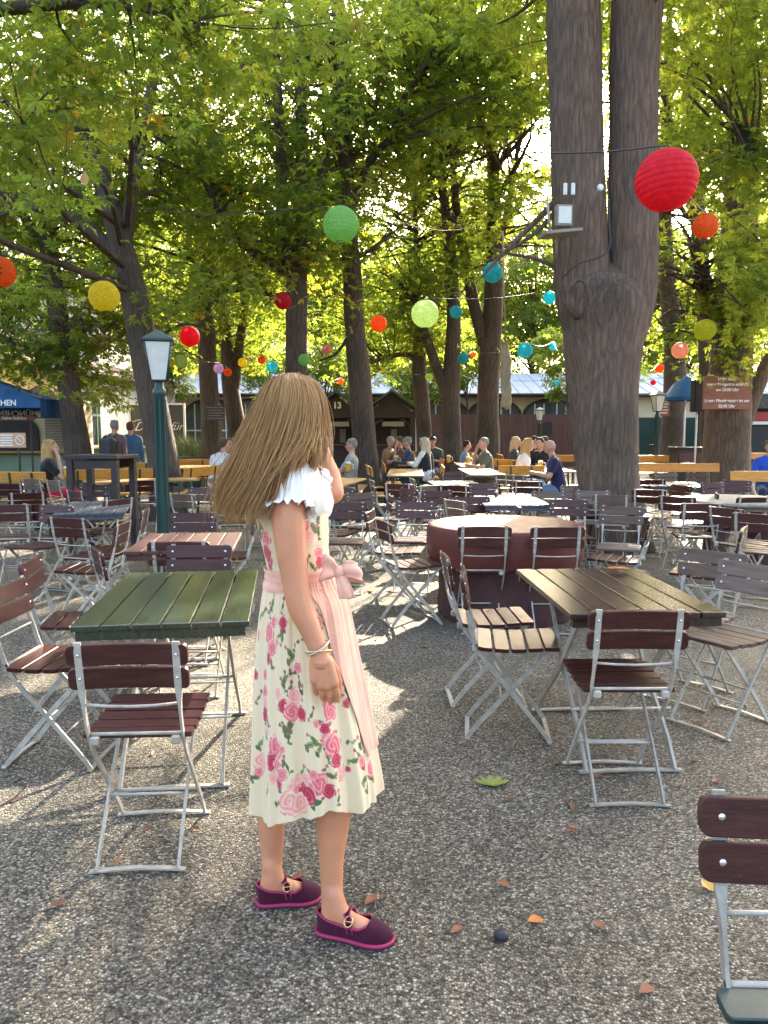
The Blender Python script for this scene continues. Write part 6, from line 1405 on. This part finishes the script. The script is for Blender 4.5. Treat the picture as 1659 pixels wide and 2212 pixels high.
LEAVES = [(A6(x, y), a, l * .2481) for x, y, a, l in [(610, 650, 1.0, 60), (590, 600, 2.2, 50), (640, 780, .4, 40), (680, 880, 1.5, 45), (840, 285, 2, 40), (845, 390, .3, 40), (610, 1220, 1.2, 70), (570, 1270, 1.8, 60), (600, 1330, 1.4, 40), (780, 1400, .3, 60), (800, 1350, 2.4, 45), (850, 1430, 1.0, 55), (920, 1210, .6, 55), (860, 1215, 2.6, 45), (950, 1340, .5, 45), (910, 1500, 1.7, 40), (1160, 1360, 1.0, 70), (1200, 1330, 2.0, 60), (1180, 1410, 1.6, 50),
    (1120, 1530, .2, 50), (1140, 1480, 2.1, 40), (1190, 1690, .4, 60), (1240, 1680, 2.5, 60), (1210, 1750, 1.2, 50), (660, 1830, .5, 50), (680, 1900, 2.4, 55), (820, 1900, .4, 60), (700, 1660, 1.0, 40), (770, 1640, 2.3, 40), (870, 1640, .6, 55), (930, 1665, 2.8, 50), (990, 1860, 1.3, 40), (510, 1900, .8, 50), (530, 1790, 2, 45), (280, 560, 1.4, 55), (400, 560, 2, 45), (520, 410, 1, 40), (430, 170, 1.2, 60), (400, 240, 1.7, 50), (960, 870, 1.5, 45), (1000, 1015, .4, 40), (1040, 920, 1.8, 50), (920, 500, 1.3, 50), (940, 700, 1.5, 45),
    (300, 1680, .6, 45), (460, 1650, 2.5, 45), (560, 1560, 1.3, 40), (590, 1590, 2.0, 35), (400, 1800, 1.2, 40), (560, 830, 1.4, 50), (550, 880, 1.9, 40), (260, 1100, 1.4, 40), (380, 1290, 1.6, 50), (320, 1390, .8, 50), (250, 1500, 1.5, 40), (310, 960 + 30, 1, 30)]] + \
    [(A5(x, y), a, l * .2481) for x, y, a, l in [(970, 1420, .6, 75), (985, 1495, 2.2, 75), (1020, 1395, 1.4, 60), (945, 1400, 2.6, 60), (535, 1540, 1.0, 80), (560, 1510, 2.0, 60), (905, 1730, 1.2, 50), (930, 1790, .5, 50), (980, 1830, 2.2, 45), (900, 1810, 2.8, 40), (640, 1800, 1.2, 45), (1025, 1545, 1.6, 40), (500, 1500, 1.3, 60)]]
_rr = random.Random(4)
for _ in range(26):
    ROSES.append(((_rr.uniform(552, 800), _rr.uniform(1300, 1715)), _rr.uniform(4.5, 8.5), _rr.choice('lpd'))); LEAVES.append(((_rr.uniform(552, 800), _rr.uniform(1300, 1720)), _rr.uniform(0, 3), _rr.uniform(8, 13)))
def paint(uv, to_uv, seedv=1):
    """printed pattern for cloth points uv (n,2) in metres"""
    n = len(uv); c = np.tile(CREAM, (n, 1)); rs = np.random.RandomState(seedv)
    c *= (1 + .02 * np.sin(uv[:, 0] * 900)[:, None] * np.sin(uv[:, 1] * 900)[:, None])
    def leaf_(cu, cv, a, L, colr):
        du, dv = uv[:, 0] - cu, uv[:, 1] - cv; x = du * math.cos(a) + dv * math.sin(a); y = -du * math.sin(a) + dv * math.cos(a)
        t = x / L; msk = (np.abs(t) < 1) & (np.abs(y) < .52 * L * (1 - t * t) * (1 - .15 * np.abs(np.sin(t * 9)))); vein = np.abs(y) < .05 * L
        c[msk] = colr; c[msk & vein] = np.array(colr) * 1.5
    GR = [(.16, .20, .06), (.09, .13, .045), (.26, .29, .11), (.17, .14, .07)]
    for (p, a, L) in LEAVES:
        q = to_uv(*p)
        if q is None: continue
        cu, cv = q; L = L / 710 * .92
        leaf_(cu, cv, a, L, GR[rs.randint(4)])
        a2 = a + rs.uniform(.8, 1.6); leaf_(cu + .018 * math.cos(a2 + 2), cv + .018 * math.sin(a2 + 2), a2, L * .7, GR[rs.randint(4)])
        du, dv = uv[:, 0] - cu, uv[:, 1] - cv; x = du * math.cos(a) + dv * math.sin(a); y = -du * math.sin(a) + dv * math.cos(a)
        c[(np.abs(y - 6 * x * x) < .0013) & (np.abs(x) < .022)] = GR[1]
        bud = (x - .022) ** 2 + (y - .004) ** 2 < (.0052) ** 2; c[bud] = (.25, .10, .08) if rs.rand() < .5 else (.55, .14, .18)
    for (p, r, k) in ROSES:
        q = to_uv(*p)
        if q is None: continue
        cu, cv = q; r = r / 710 * 1.02
        for _ in range(3):
            a = rs.uniform(0, 6.28); leaf_(cu + r * 1.02 * math.cos(a), cv + r * 1.02 * math.sin(a), a + rs.uniform(-.5, .5), r * .5, GR[rs.randint(4)])
    for (p, r, k) in ROSES:
        q = to_uv(*p)
        if q is None: continue
        cu, cv = q; r = r / 710 * 1.36
        du, dv = uv[:, 0] - cu, (uv[:, 1] - cv) / rs.uniform(.95, 1.25); rho = np.hypot(du, dv) / r; th = np.arctan2(dv, du); ph = rs.uniform(0, 6.28)
        edge = 1 + .10 * np.sin(5 * th + ph) + .05 * np.sin(11 * th)
        msk = rho < edge
        lo, hi = np.array(PINKS[k][1]), np.array(PINKS[k][0])
        t = .5 + .5 * np.sin(rho * 14 + 2 * th + 1.3 * np.sin(3 * th + ph) + ph); t = np.clip(t * .8 + .35 * (rho - .3), 0, 1)
        colr = lo + (hi - lo) * t[:, None]; colr = np.where(((rho > .78) & (t > .55))[:, None], colr * .55 + np.array([.88, .62, .55]) * .45, colr); c[msk] = colr[msk] * (1 + .16 * np.sin(uv[msk, 0] * 1300 + ph) * np.sin(uv[msk, 1] * 1100))[:, None]
    return np.clip(c, 0, 1)

def ring_surface(rows, nth, fold, sub=1):
    """rows (py, xl, xr, b, dy) -> centre, a, b tables sampled smoothly over sub rows"""
    T = catmull([np.array(r, float) for r in rows], sub); return T
SK_ROWS = [(1236, 580, 714, .118, .03), (1262, 572, 724, .125, .03), (1300, 565, 744, .145, .03), (1400, 554, 764, .165, .035), (1500, 549, 783, .18, .04), (1600, 546, 802, .19, .04), (1690, 543, 816, .195, .04), (1728, 542, 819, .197, .04)]
def ring_pt(row, th, off=0.0, fold=0.0, dz=0.0):
    py, xl, xr, bb, dy = row; c = W((xl + xr) / 2, py, dy); a = (xr - xl) / 2 * mpp(c) + off
    return np.stack([c.x + a * (1 + fold) * np.cos(th), c.y + (bb + off) * (1 + fold) * np.sin(th), np.full_like(th, c.z) + dz], -1)
def skirt_fold(th, t):
    f = .030 * np.sin(9 * th + .6) + .022 * np.sin(17 * th + 1.7 + .5 * np.sin(2 * th)) + .012 * np.sin(31 * th + .3)
    g_ = .016 * np.sin(46 * th + 2 * np.sin(3 * th)) + .010 * np.sin(71 * th)
    return f * (t ** .8) * 1.6 + g_ * np.exp(-t * 4.5) + g_ * .12
nth = 620; T = ring_surface(SK_ROWS, nth, 0, 38); nr = len(T); th = np.linspace(0, 2 * math.pi, nth, endpoint=False)
V = []; UV = []
for i, row in enumerate(T):
    t = i / (nr - 1); hem = (.028 * np.sin(th * 1.0 + 2.2) + .012 * np.sin(4 * th + .8) + .008 * np.sin(9 * th)) * t ** 3
    P = ring_pt(row, th, 0, skirt_fold(th, t), hem + (.022 * np.maximum(0, -np.sin(th))) * t ** 2); V.append(P); UV.append(np.stack([th * .21, P[:, 2]], -1))
V = np.concatenate(V); UV = np.concatenate(UV)
def skirt_uv(px, py):
    if py < 1255: return None
    k = np.argmin(np.abs(T[:, 0] - (py - 12 * (py - 1236) / 500))); row = T[k]; x = (px - (row[1] + row[2]) / 2) / ((row[2] - row[1]) / 2); x = max(-.985, min(.985, x)); t_ = 2 * math.pi - math.acos(x)
    z = W(px, py, row[4] - row[3] * abs(math.sin(t_))).z
    return t_ * .21, z
F = np.array([(i * nth + k, i * nth + (k + 1) % nth, (i + 1) * nth + (k + 1) % nth, (i + 1) * nth + k) for i in range(nr - 1) for k in range(nth)])
me = np_mesh('skirt', V - np.array(WB), F, PRINT, {'print': paint(UV, skirt_uv, 3)}, True); link(bpy.data.objects.new('skirt', me), wm)
# bodice
BO = [(1246, 580, 714, .118, .03), (1215, 576, 712, .118, .03), (1180, 568, 709, .122, .025), (1145, 559, 708, .128, .02), (1110, 551, 706, .13, .015), (1085, 552, 702, .125, .015), (1062, 560, 692, .115, .015)]
T2 = ring_surface(BO, 0, 0, 18); nr2 = len(T2); n2 = 420; th2 = np.linspace(0, 2 * math.pi, n2, endpoint=False); V = []; UV = []
for i, row in enumerate(T2):
    bust = 1 + .07 * np.exp(-((i / (nr2 - 1) - .6) / .22) ** 2) * np.maximum(0, np.cos(th2 - .25)) ** 3
    P = ring_pt(row, th2, 0, .006 * np.sin(14 * th2 + i * .05) + .004 * np.sin(i * .5 + 3 * th2)); P[:, 0] = (P[:, 0] - W((row[1] + row[2]) / 2, row[0], row[4]).x) * (bust * .5 + .5) + W((row[1] + row[2]) / 2, row[0], row[4]).x; V.append(P); UV.append(np.stack([th2 * .12, P[:, 2]], -1))
V = np.concatenate(V); UV = np.concatenate(UV)
def bod_uv(px, py):
    if py > 1258 or py < 1050: return None
    row = T2[np.argmin(np.abs(T2[:, 0] - py))]; x = max(-.98, min(.98, (px - (row[1] + row[2]) / 2) / ((row[2] - row[1]) / 2))); t_ = 2 * math.pi - math.acos(x); return t_ * .12, W(px, py, row[4] - row[3] * abs(math.sin(t_))).z
F = np.array([(i * n2 + k, i * n2 + (k + 1) % n2, (i + 1) * n2 + (k + 1) % n2, (i + 1) * n2 + k) for i in range(nr2 - 1) for k in range(n2)])
link(bpy.data.objects.new('bodice', np_mesh('bodice', V - np.array(WB), F, PRINT, {'print': paint(UV, bod_uv, 5)}, True)), wm)
# lace edge along the bodice top
BLOUSE = fabric('white_cotton_blouse', (.78, .74, .66)); PINK = fabric('pink_apron_cotton', (.82, .46, .32)); PINK2 = fabric('pink_sash_cotton', (.82, .44, .31))
m = MB(); row = T2[-26]; pts = ring_pt(row, th2, .003); m.tube([Vector(pts[k]) + Vector((0, 0, .004 * math.sin(k * 1.1))) for k in list(range(0, n2, 3)) + [0]], .0035, 5, cap=False); wl(m.build('lace_trim', BLOUSE, wm))

# ---------------------------------------------------------------- blouse: shoulder cloth and puff sleeves with a frilled edge
def puff(S0, S1, r0, r1, name, frill_amp=.011, squash=.9, seedp=0):
    S0, S1 = Vector(S0), Vector(S1); ax = (S1 - S0).normalized(); u = ax.cross(Vector((0, 1, 0))).normalized(); v = ax.cross(u); n = 120; vs = []; K = 22
    for i in range(K + 1):
        t = i / K; r = r0 + (r1 - r0) * t + .014 * math.sin(math.pi * min(1, t * 1.12)) ** .8; c = S0.lerp(S1, t)
        if t > .84: r += (t - .84) * .10
        for k in range(n):
            a = 2 * math.pi * k / n; w_ = .0028 * math.sin(13 * a + 3 * t + seedp) + .0015 * math.sin(29 * a); fr = max(0, (t - .82) / .18); w_ += fr * frill_amp * .6 * (math.sin(17 * a) + .6 * math.sin(29 * a + 1)); 
            vs.append(c + (u * math.cos(a) + v * math.sin(a) * squash) * (r + w_) + ax * (fr * frill_amp * .55 * (math.sin(17 * a + 1.2) + .7 * math.sin(26 * a))))
    m = MB(); m.add(vs, [(i * n + k, i * n + (k + 1) % n, (i + 1) * n + (k + 1) % n, (i + 1) * n + k) for i in range(K) for k in range(n)], True); return wl(m.build(name, BLOUSE, wm))
puff(W(627, 1006, -.075), W(623, 1108, -.155), .055, .058, 'sleeve')
puff(W(662, 1030, .10), W(686, 1066, .15), .05, .056, 'sleeve', seedp=2)
m = MB()
cap(m, W(606, 1040, -.07), W(655, 1045, .10), .068, .064, 14); cap(m, W(628, 1020, -.06), W(658, 1030, .06), .06, .05, 14); cap(m, W(645, 1075, -.03), W(668, 1085, .05), .085, .075, 16); cap(m, W(600, 1085, -.02), W(610, 1085, .06), .07, .07, 14)
wl(remesh('blouse', m, .006, BLOUSE, wm, 4))
m = MB(); vs = []   # frilled neckline falling over the bodice front
for i in range(9):
    t = i / 8
    for k in range(90):
        s = k / 89; p = W(662 + 36 * s, 1058 + 50 * t + 18 * s * (1 - t), -.118 + .10 * s + .010 * math.sin(s * 40 + t) * t + (0 if t < .9 else .004 * math.sin(s * 60))); vs.append(p)
m.add(vs, [(i * 90 + k, i * 90 + k + 1, (i + 1) * 90 + k + 1, (i + 1) * 90 + k) for i in range(8) for k in range(89)], True); wl(m.build('neck_frill', BLOUSE, wm))

# ---------------------------------------------------------------- apron, sash and bow
n3 = 220; V = []; rows = [k for k in range(nr) if T[k, 0] < 1612]; UVa = []
for i, k in enumerate(rows):
    t = k / (nr - 1); q = i / (len(rows) - 1); a0 = -math.radians(np.interp(q, [0, .12, .45, .8, 1], [80, 74, 56, 36, 24])); ang = np.linspace(a0, math.radians(120), n3)
    fold = skirt_fold(ang, t) + .010 * np.sin(38 * ang + 1.5 * np.sin(3 * q)) * (1 - .4 * q); P = ring_pt(T[k], ang, .007, fold); V.append(P)
V = np.concatenate(V); F = np.array([(i * n3 + k, i * n3 + k + 1, (i + 1) * n3 + k + 1, (i + 1) * n3 + k) for i in range(len(rows) - 1) for k in range(n3 - 1)])
link(bpy.data.objects.new('apron', np_mesh('apron', V - np.array(WB), F, PINK, None, True)), wm)
V = []; n4 = 200; a4 = np.linspace(0, 2 * math.pi, n4, endpoint=False)
for i in range(9):
    t = i / 8; py = 1222 + 44 * t; row = np.array([np.interp(py, [1215, 1246, 1270], [1215, 1246, 1270]), np.interp(py, [1215, 1246, 1270], [575, 578, 570]), np.interp(py, [1215, 1246, 1270], [713, 716, 728]), .122, .03])
    V.append(ring_pt(row, a4, .006 + .002 * math.sin(i * 2.2), .004 * np.sin(5 * a4 + i)))
V = np.concatenate(V); F = np.array([(i * n4 + k, i * n4 + (k + 1) % n4, (i + 1) * n4 + (k + 1) % n4, (i + 1) * n4 + k) for i in range(8) for k in range(n4)])
link(bpy.data.objects.new('sash', np_mesh('sash', V - np.array(WB), F, PINK2, None, True)), wm)
def ribbon(name, ctr, widths, twist, parent, th_=.004):
    """flat cloth strip along ctr; twist = direction of its width"""
    C_ = catmull([tuple(c) for c in ctr], 6); Wd = np.interp(np.linspace(0, 1, len(C_)), np.linspace(0, 1, len(widths)), widths); vs = []; n = 9
    tw = [Vector(t) for t in twist]
    for i, c in enumerate(C_):
        q = i / (len(C_) - 1) * (len(tw) - 1); j = min(int(q), len(tw) - 2); d = tw[j].lerp(tw[j + 1], q - j).normalized(); tn = Vector(C_[min(i + 1, len(C_) - 1)] - C_[max(i - 1, 0)]).normalized(); nn = tn.cross(d).normalized()
        for k in range(n): s = k / (n - 1) - .5; vs.append(Vector(c) + d * s * Wd[i] + nn * (.004 * math.cos(s * 9)))
    m = MB(); m.add(vs, [(i * n + k, i * n + k + 1, (i + 1) * n + k + 1, (i + 1) * n + k) for i in range(len(C_) - 1) for k in range(n - 1)], True)
    o = wl(m.build(name, PINK2, parent)); so = o.modifiers.new('t', 'SOLIDIFY'); so.thickness = th_; return o
up = (0.15, 0, 1)
ribbon('bow_loop', [W(731, 1236, -.10), W(716, 1228, -.135), W(700, 1226, -.15), W(694, 1230, -.13), W(712, 1230, -.105), W(731, 1238, -.095)], [.02, .06, .076, .076, .055, .02], [up, up, up], wm)
ribbon('bow_loop', [W(731, 1236, -.10), W(750, 1230, -.115), W(770, 1233, -.11), W(777, 1238, -.09), W(755, 1240, -.075), W(733, 1238, -.085)], [.02, .048, .058, .058, .045, .02], [(-.1, 0, 1), (-.3, 0, 1), (-.2, 0, 1)], wm)
ribbon('bow_tail', [W(732, 1238, -.105), W(738, 1252, -.12), W(745, 1272, -.125), W(750, 1292, -.12)], [.02, .035, .045, .05], [(1, .2, .2), (1, .5, .1), (1, .5, 0)], wm)
m = MB(); m.sphere(W(732, 1236, -.112), .016, 14, 10, (1, .8, 1.15)); wl(m.build('bow_knot', PINK2, wm))

# ---------------------------------------------------------------- hair
GUIDES = [[(618, 812, .03), (564, 858, .02), (530, 920, .01), (510, 978, .0), (477, 1052, .0), (473, 1116, .0)],
          [(620, 811, .0), (578, 868, -.05), (550, 945, -.075), (528, 1012, -.085), (496, 1074, -.085), (492, 1130, -.08)],
          [(626, 810, -.01), (608, 876, -.085), (588, 960, -.105), (564, 1036, -.13), (530, 1092, -.135), (520, 1138, -.13)],
          [(634, 810, -.01), (646, 880, -.088), (628, 955, -.115), (600, 1020, -.155), (578, 1080, -.185), (560, 1128, -.18)],
          [(638, 810, -.005), (664, 876, -.075), (654, 945, -.105), (624, 995, -.145), (600, 1026, -.175), (582, 1062, -.19)],
          [(644, 811, .0), (677, 872, -.06), (674, 930, -.085), (658, 968, -.12), (642, 995, -.145), (626, 1024, -.165)],
          [(650, 813, .02), (694, 868, .0), (701, 922, -.01), (698, 958, -.045), (693, 988, -.075), (687, 1016, -.10)],
          [(644, 812, .05), (690, 872, .09), (690, 935, .10), (668, 980, .09), (645, 1020, .05), (615, 1055, .03)],
          [(624, 812, .05), (574, 870, .11), (552, 955, .10), (530, 1040, .07), (500, 1090, .05), (480, 1120, .04)]]
GUIDES = [[g_[0], ((g_[0][0] + g_[1][0]) / 2 + (g_[1][0] - g_[0][0]) * .12, g_[0][1] + (g_[1][1] - g_[0][1]) * .26, (g_[0][2] + g_[1][2]) / 2)] + g_[1:] for g_ in GUIDES]
G = np.array([catmull([tuple(W(*p)) for p in g_], 5) for g_ in GUIDES])       # (8, 26, 3)
NG, NS = G.shape[0], G.shape[1]
def guide(phi):
    i = phi % NG; k = int(i); f = i - k; p0, p1, p2, p3 = G[(k - 1) % NG], G[k], G[(k + 1) % NG], G[(k + 2) % NG]
    return .5 * (2 * p1 + (p2 - p0) * f + (2 * p0 - 5 * p1 + 4 * p2 - p3) * f * f + (3 * p1 - p0 - 3 * p2 + p3) * f ** 3)
def hair_mat():
    m, nt, p = new_mat('light_brown_hair'); L = nt.links; at = N(nt, 'ShaderNodeAttribute', attribute_name='rnd')
    L.new(ramp(nt, at.outputs['Fac'], [(0, (.08, .035, .024)), (.3, (.25, .12, .043)), (.65, (.50, .275, .098)), (1, (.68, .42, .17))]), p.inputs['Base Color'])
    p.inputs['Roughness'].default_value = .38; p.inputs['Specular IOR Level'].default_value = .3
    tr = N(nt, 'ShaderNodeBsdfTranslucent'); L.new(p.inputs['Base Color'].links[0].from_socket, tr.inputs['Color']); mx = N(nt, 'ShaderNodeMixShader'); mx.inputs['Fac'].default_value = .18
    L.new(p.outputs['BSDF'], mx.inputs[1]); L.new(tr.outputs['BSDF'], mx.inputs[2]); L.new(mx.outputs['Shader'], nt.nodes['Material Output'].inputs['Surface']); return m
HAIR = hair_mat(); axis = G.mean(0)
# body of the hair
nu = 96; V = np.concatenate([axis + (guide(NG * k / nu) - axis) * .94 for k in range(nu)]).reshape(nu, NS, 3); V[:, -5:] = V[:, -5:] * .9 + axis[-5:] * .1
F = [(k * NS + i, ((k + 1) % nu) * NS + i, ((k + 1) % nu) * NS + i + 1, k * NS + i + 1) for k in range(nu) for i in range(NS - 5)]
rn = np.repeat(.25 + .15 * np.sin(np.arange(nu) * 1.9), NS)
hb = link(bpy.data.objects.new('hair', np_mesh('hair', V.reshape(-1, 3) - np.array(WB), np.array(F), HAIR, {'rnd': rn}, True)), wm)
VV = []; FF_ = []; RR = []; off = 0; ang = np.array([0, 2.094, 4.189])
for k in range(5600):
    phi = RS.uniform(0, NG) if k % 3 else RS.uniform(-.2, 6.2); g_ = guide(phi); dep = RS.uniform(.9, 1.015) if k % 9 else RS.uniform(1.01, 1.05)
    P = axis + (g_ - axis) * dep
    lock = math.floor(phi * 9) ; ph = lock * 2.39
    s = np.linspace(0, 1, NS); amp = .021 * s ** 1.1
    P = P + np.stack([amp * np.sin(5 * s + ph), amp * np.cos(4 * s + ph * 1.7), amp * .5 * np.sin(6 * s + ph)], -1)
    cu_ = .022 * np.clip((s - .6) / .4, 0, 1) ** 2; P = P + np.stack([cu_ * np.sin(ph * 3.1 + 2.5 * s), cu_ * np.cos(ph * 2.3), cu_ * .8 * np.sin(ph * 1.9 + 3 * s)], -1)
    # locks pinch together towards the tips
    gl = guide((lock + .5) / 9); P = P + ((axis + (gl - axis) * dep) - P) * (.42 * s ** 2)[:, None]
    cut = 1 - .34 * RS.rand() ** 1.6; m_ = max(8, int(NS * cut)); P = P[:m_] + RS.normal(0, .0022, 3); P[-3:] += RS.normal(0, .004, 3) * np.array([[.3], [.6], [1]])
    if RS.rand() < .13: P = P + (np.linspace(0, 1, m_) ** 1.6)[:, None] * RS.normal(0, .024, 3)
    r = np.interp(np.linspace(0, 1, m_), [0, .1, .75, 1], [.0009, .0012, .0010, .0002])
    tn = unit(np.gradient(P, axis=0)); u = unit(np.cross(tn, np.array([.3, 1, .1]))); w_ = np.cross(tn, u)
    R3 = P[:, None] + r[:, None, None] * (u[:, None] * np.cos(ang)[None, :, None] + w_[:, None] * np.sin(ang)[None, :, None]); VV.append(R3.reshape(-1, 3))
    i_ = np.arange(m_ - 1)[:, None] * 3 + np.arange(3)[None]; j_ = np.arange(m_ - 1)[:, None] * 3 + (np.arange(3)[None] + 1) % 3; FF_.append(np.stack([i_, j_, j_ + 3, i_ + 3], -1).reshape(-1, 4) + off); off += m_ * 3
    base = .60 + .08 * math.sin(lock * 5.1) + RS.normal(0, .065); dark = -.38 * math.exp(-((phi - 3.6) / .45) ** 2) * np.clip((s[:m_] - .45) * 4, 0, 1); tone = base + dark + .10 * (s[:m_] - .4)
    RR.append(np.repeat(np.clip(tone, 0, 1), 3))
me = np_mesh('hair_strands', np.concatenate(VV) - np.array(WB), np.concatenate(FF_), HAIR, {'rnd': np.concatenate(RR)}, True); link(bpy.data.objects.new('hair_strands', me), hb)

# ---------------------------------------------------------------- shoes
VELVET = simple('burgundy_velvet', (.050, .004, .017), .8, var=.35, scale=18, sheen=.12, spec=.2, bump=.05, bscale=300); TRIM = simple('raspberry_piping', (.33, .018, .075), .6, var=.1); SOLE = simple('dark_rubber_sole', (.02, .018, .025), .7); GOLD = simple('gold_metal', (.75, .50, .22), .25, .9, var=.1)
def shoe(fn, L, near_side):
    m = MB(); us = np.concatenate([np.linspace(0, .1, 6), np.linspace(.13, .9, 30), np.linspace(.92, 1, 8)]); n = 13; VERT = {}; edge = {1: [], -1: []}
    for side in (-1, 1):
        base = len(m.v); vs = []
        for u in us:
            w_, H_ = fprof(u, FWW) + .0035, fprof(u, FHH) + .003
            top = np.interp(u, [0, .06, .2, .45, .60, .68, .70], [.056, .054, .044, .036, .036, H_ * .8, H_])
            top = min(top, H_); psi = math.asin(max(0.02, min(1, top / H_)))
            for k in range(n):
                t = psi * k / (n - 1); x = w_ * (math.cos(t) ** .75); z = .013 + H_ * math.sin(t) * .98
                if u < .05: x *= (u / .05) ** .5
                vs.append(fn(u, side * x, z))
            if u <= .70: edge[side].append(vs[-1])
        fs = [(i * n + k, i * n + k + 1, (i + 1) * n + k + 1, (i + 1) * n + k) for i in range(len(us) - 1) for k in range(n - 1)]; m.add(vs, fs, True)
    o = wl(m.build('shoe', VELVET, wm))
    t_ = MB(); path = edge[1][::-1] + edge[-1]; t_.tube([p for p in path], .0034, 6); wl(t_.build('piping', TRIM, o))
    out = []
    for side in (1, -1):
        seq = us if side == 1 else us[::-1]
        for u in seq: out.append((u, side * (fprof(u, FWW) + .004) * (min(1, (u / .05)) ** .5 if u < .05 else 1)))
    t_ = MB(); t_.tube([fn(u, x * 1.05, .013) for u, x in out] + [fn(out[0][0], out[0][1], .013)], .0062, 6, cap=False); wl(t_.build('welt', TRIM, o))
    t_ = MB(); vs = [fn(u, x * 1.04, 0.001) for u, x in out] + [fn(u, x * 1.04, .010) for u, x in out]; k = len(out); t_.add(vs, [tuple(range(k))[::-1], tuple(range(k, 2 * k))] + [(i, (i + 1) % k, (i + 1) % k + k, i + k) for i in range(k)]); wl(t_.build('sole', SOLE, o))
    # strap over the instep
    u0 = .47; w_, H_ = fprof(u0, FWW) + .006, fprof(u0, FHH) + .0; pts = []
    for a in np.linspace(.15, math.pi - .15, 17): pts.append(fn(u0 - .05 * math.sin(a) + (.03 if math.cos(a) * near_side > .6 else 0), w_ * math.cos(a), .012 + H_ * math.sin(a) ** .7))
    t_ = MB(); vs = []; d = (fn(1, 0, 0) - fn(0, 0, 0)).normalized()
    for p in pts: vs += [p - d * .0085, p + d * .0085]
    t_.add(vs, [(2 * i, 2 * i + 1, 2 * i + 3, 2 * i + 2) for i in range(len(pts) - 1)], True); s_ = wl(t_.build('strap', VELVET, wm)); s_.parent = o
    so = s_.modifiers.new('t', 'SOLIDIFY'); so.thickness = .004
    t_ = MB()
    for q in (-1, 1): t_.tube([p + d * .0085 * q for p in pts], .0022, 5)
    wl(t_.build('strap_piping', TRIM, o))
    c = pts[3] if near_side > 0 else pts[-4]; nn = (c - fn(u0, 0, .02)).normalized(); e1 = d; e2 = nn.cross(d).normalized(); t_ = MB(); c = c + nn * .003
    t_.tube([c + e1 * .0125 * math.cos(a) + e2 * .0155 * math.sin(a) for a in np.linspace(0, 6.2832, 25)], .0021, 6, cap=False); t_.tube([c - e1 * .0125, c + e1 * .0125], .0016, 5); wl(t_.build('buckle', GOLD, o))
shoe(NF, NL, 1); shoe(FF, FL, 1)
# bracelets
wr = W(687, 1402, -.18); ax = (W(693, 1428, -.185) - W(671, 1361, -.175)).normalized(); u = ax.orthogonal().normalized(); v = ax.cross(u)
for k, (t, rr_, q) in enumerate(((-.004, .034, .10), (.008, .035, -.12))):
    m = MB(); m.tube([wr + ax * (t + q * .09 * math.cos(a)) + (u * math.cos(a) + v * math.sin(a)) * rr_ for a in np.linspace(0, 6.2832, 41)], .0028 if k == 0 else .0024, 8, cap=False); wl(m.build('bracelet', GOLD if k else simple('pale_bangle', (.55, .55, .42), .35, .5), wm))
# ------------------------------------------------------------------ done
for ob in scene.objects:
    if ob.type == 'MESH' and ob.parent is None and 'category' not in ob and ob.get('kind') is None: print('untagged', ob.name)
print('faces', sum(len(o.data.polygons) for o in scene.objects if o.type == 'MESH'), 'objects', len(scene.objects))
from collections import Counter
for k, v in Counter(o.get('label') for o in scene.objects if o.get('category')).items():
    if v > 1: print('DUP', v, k)
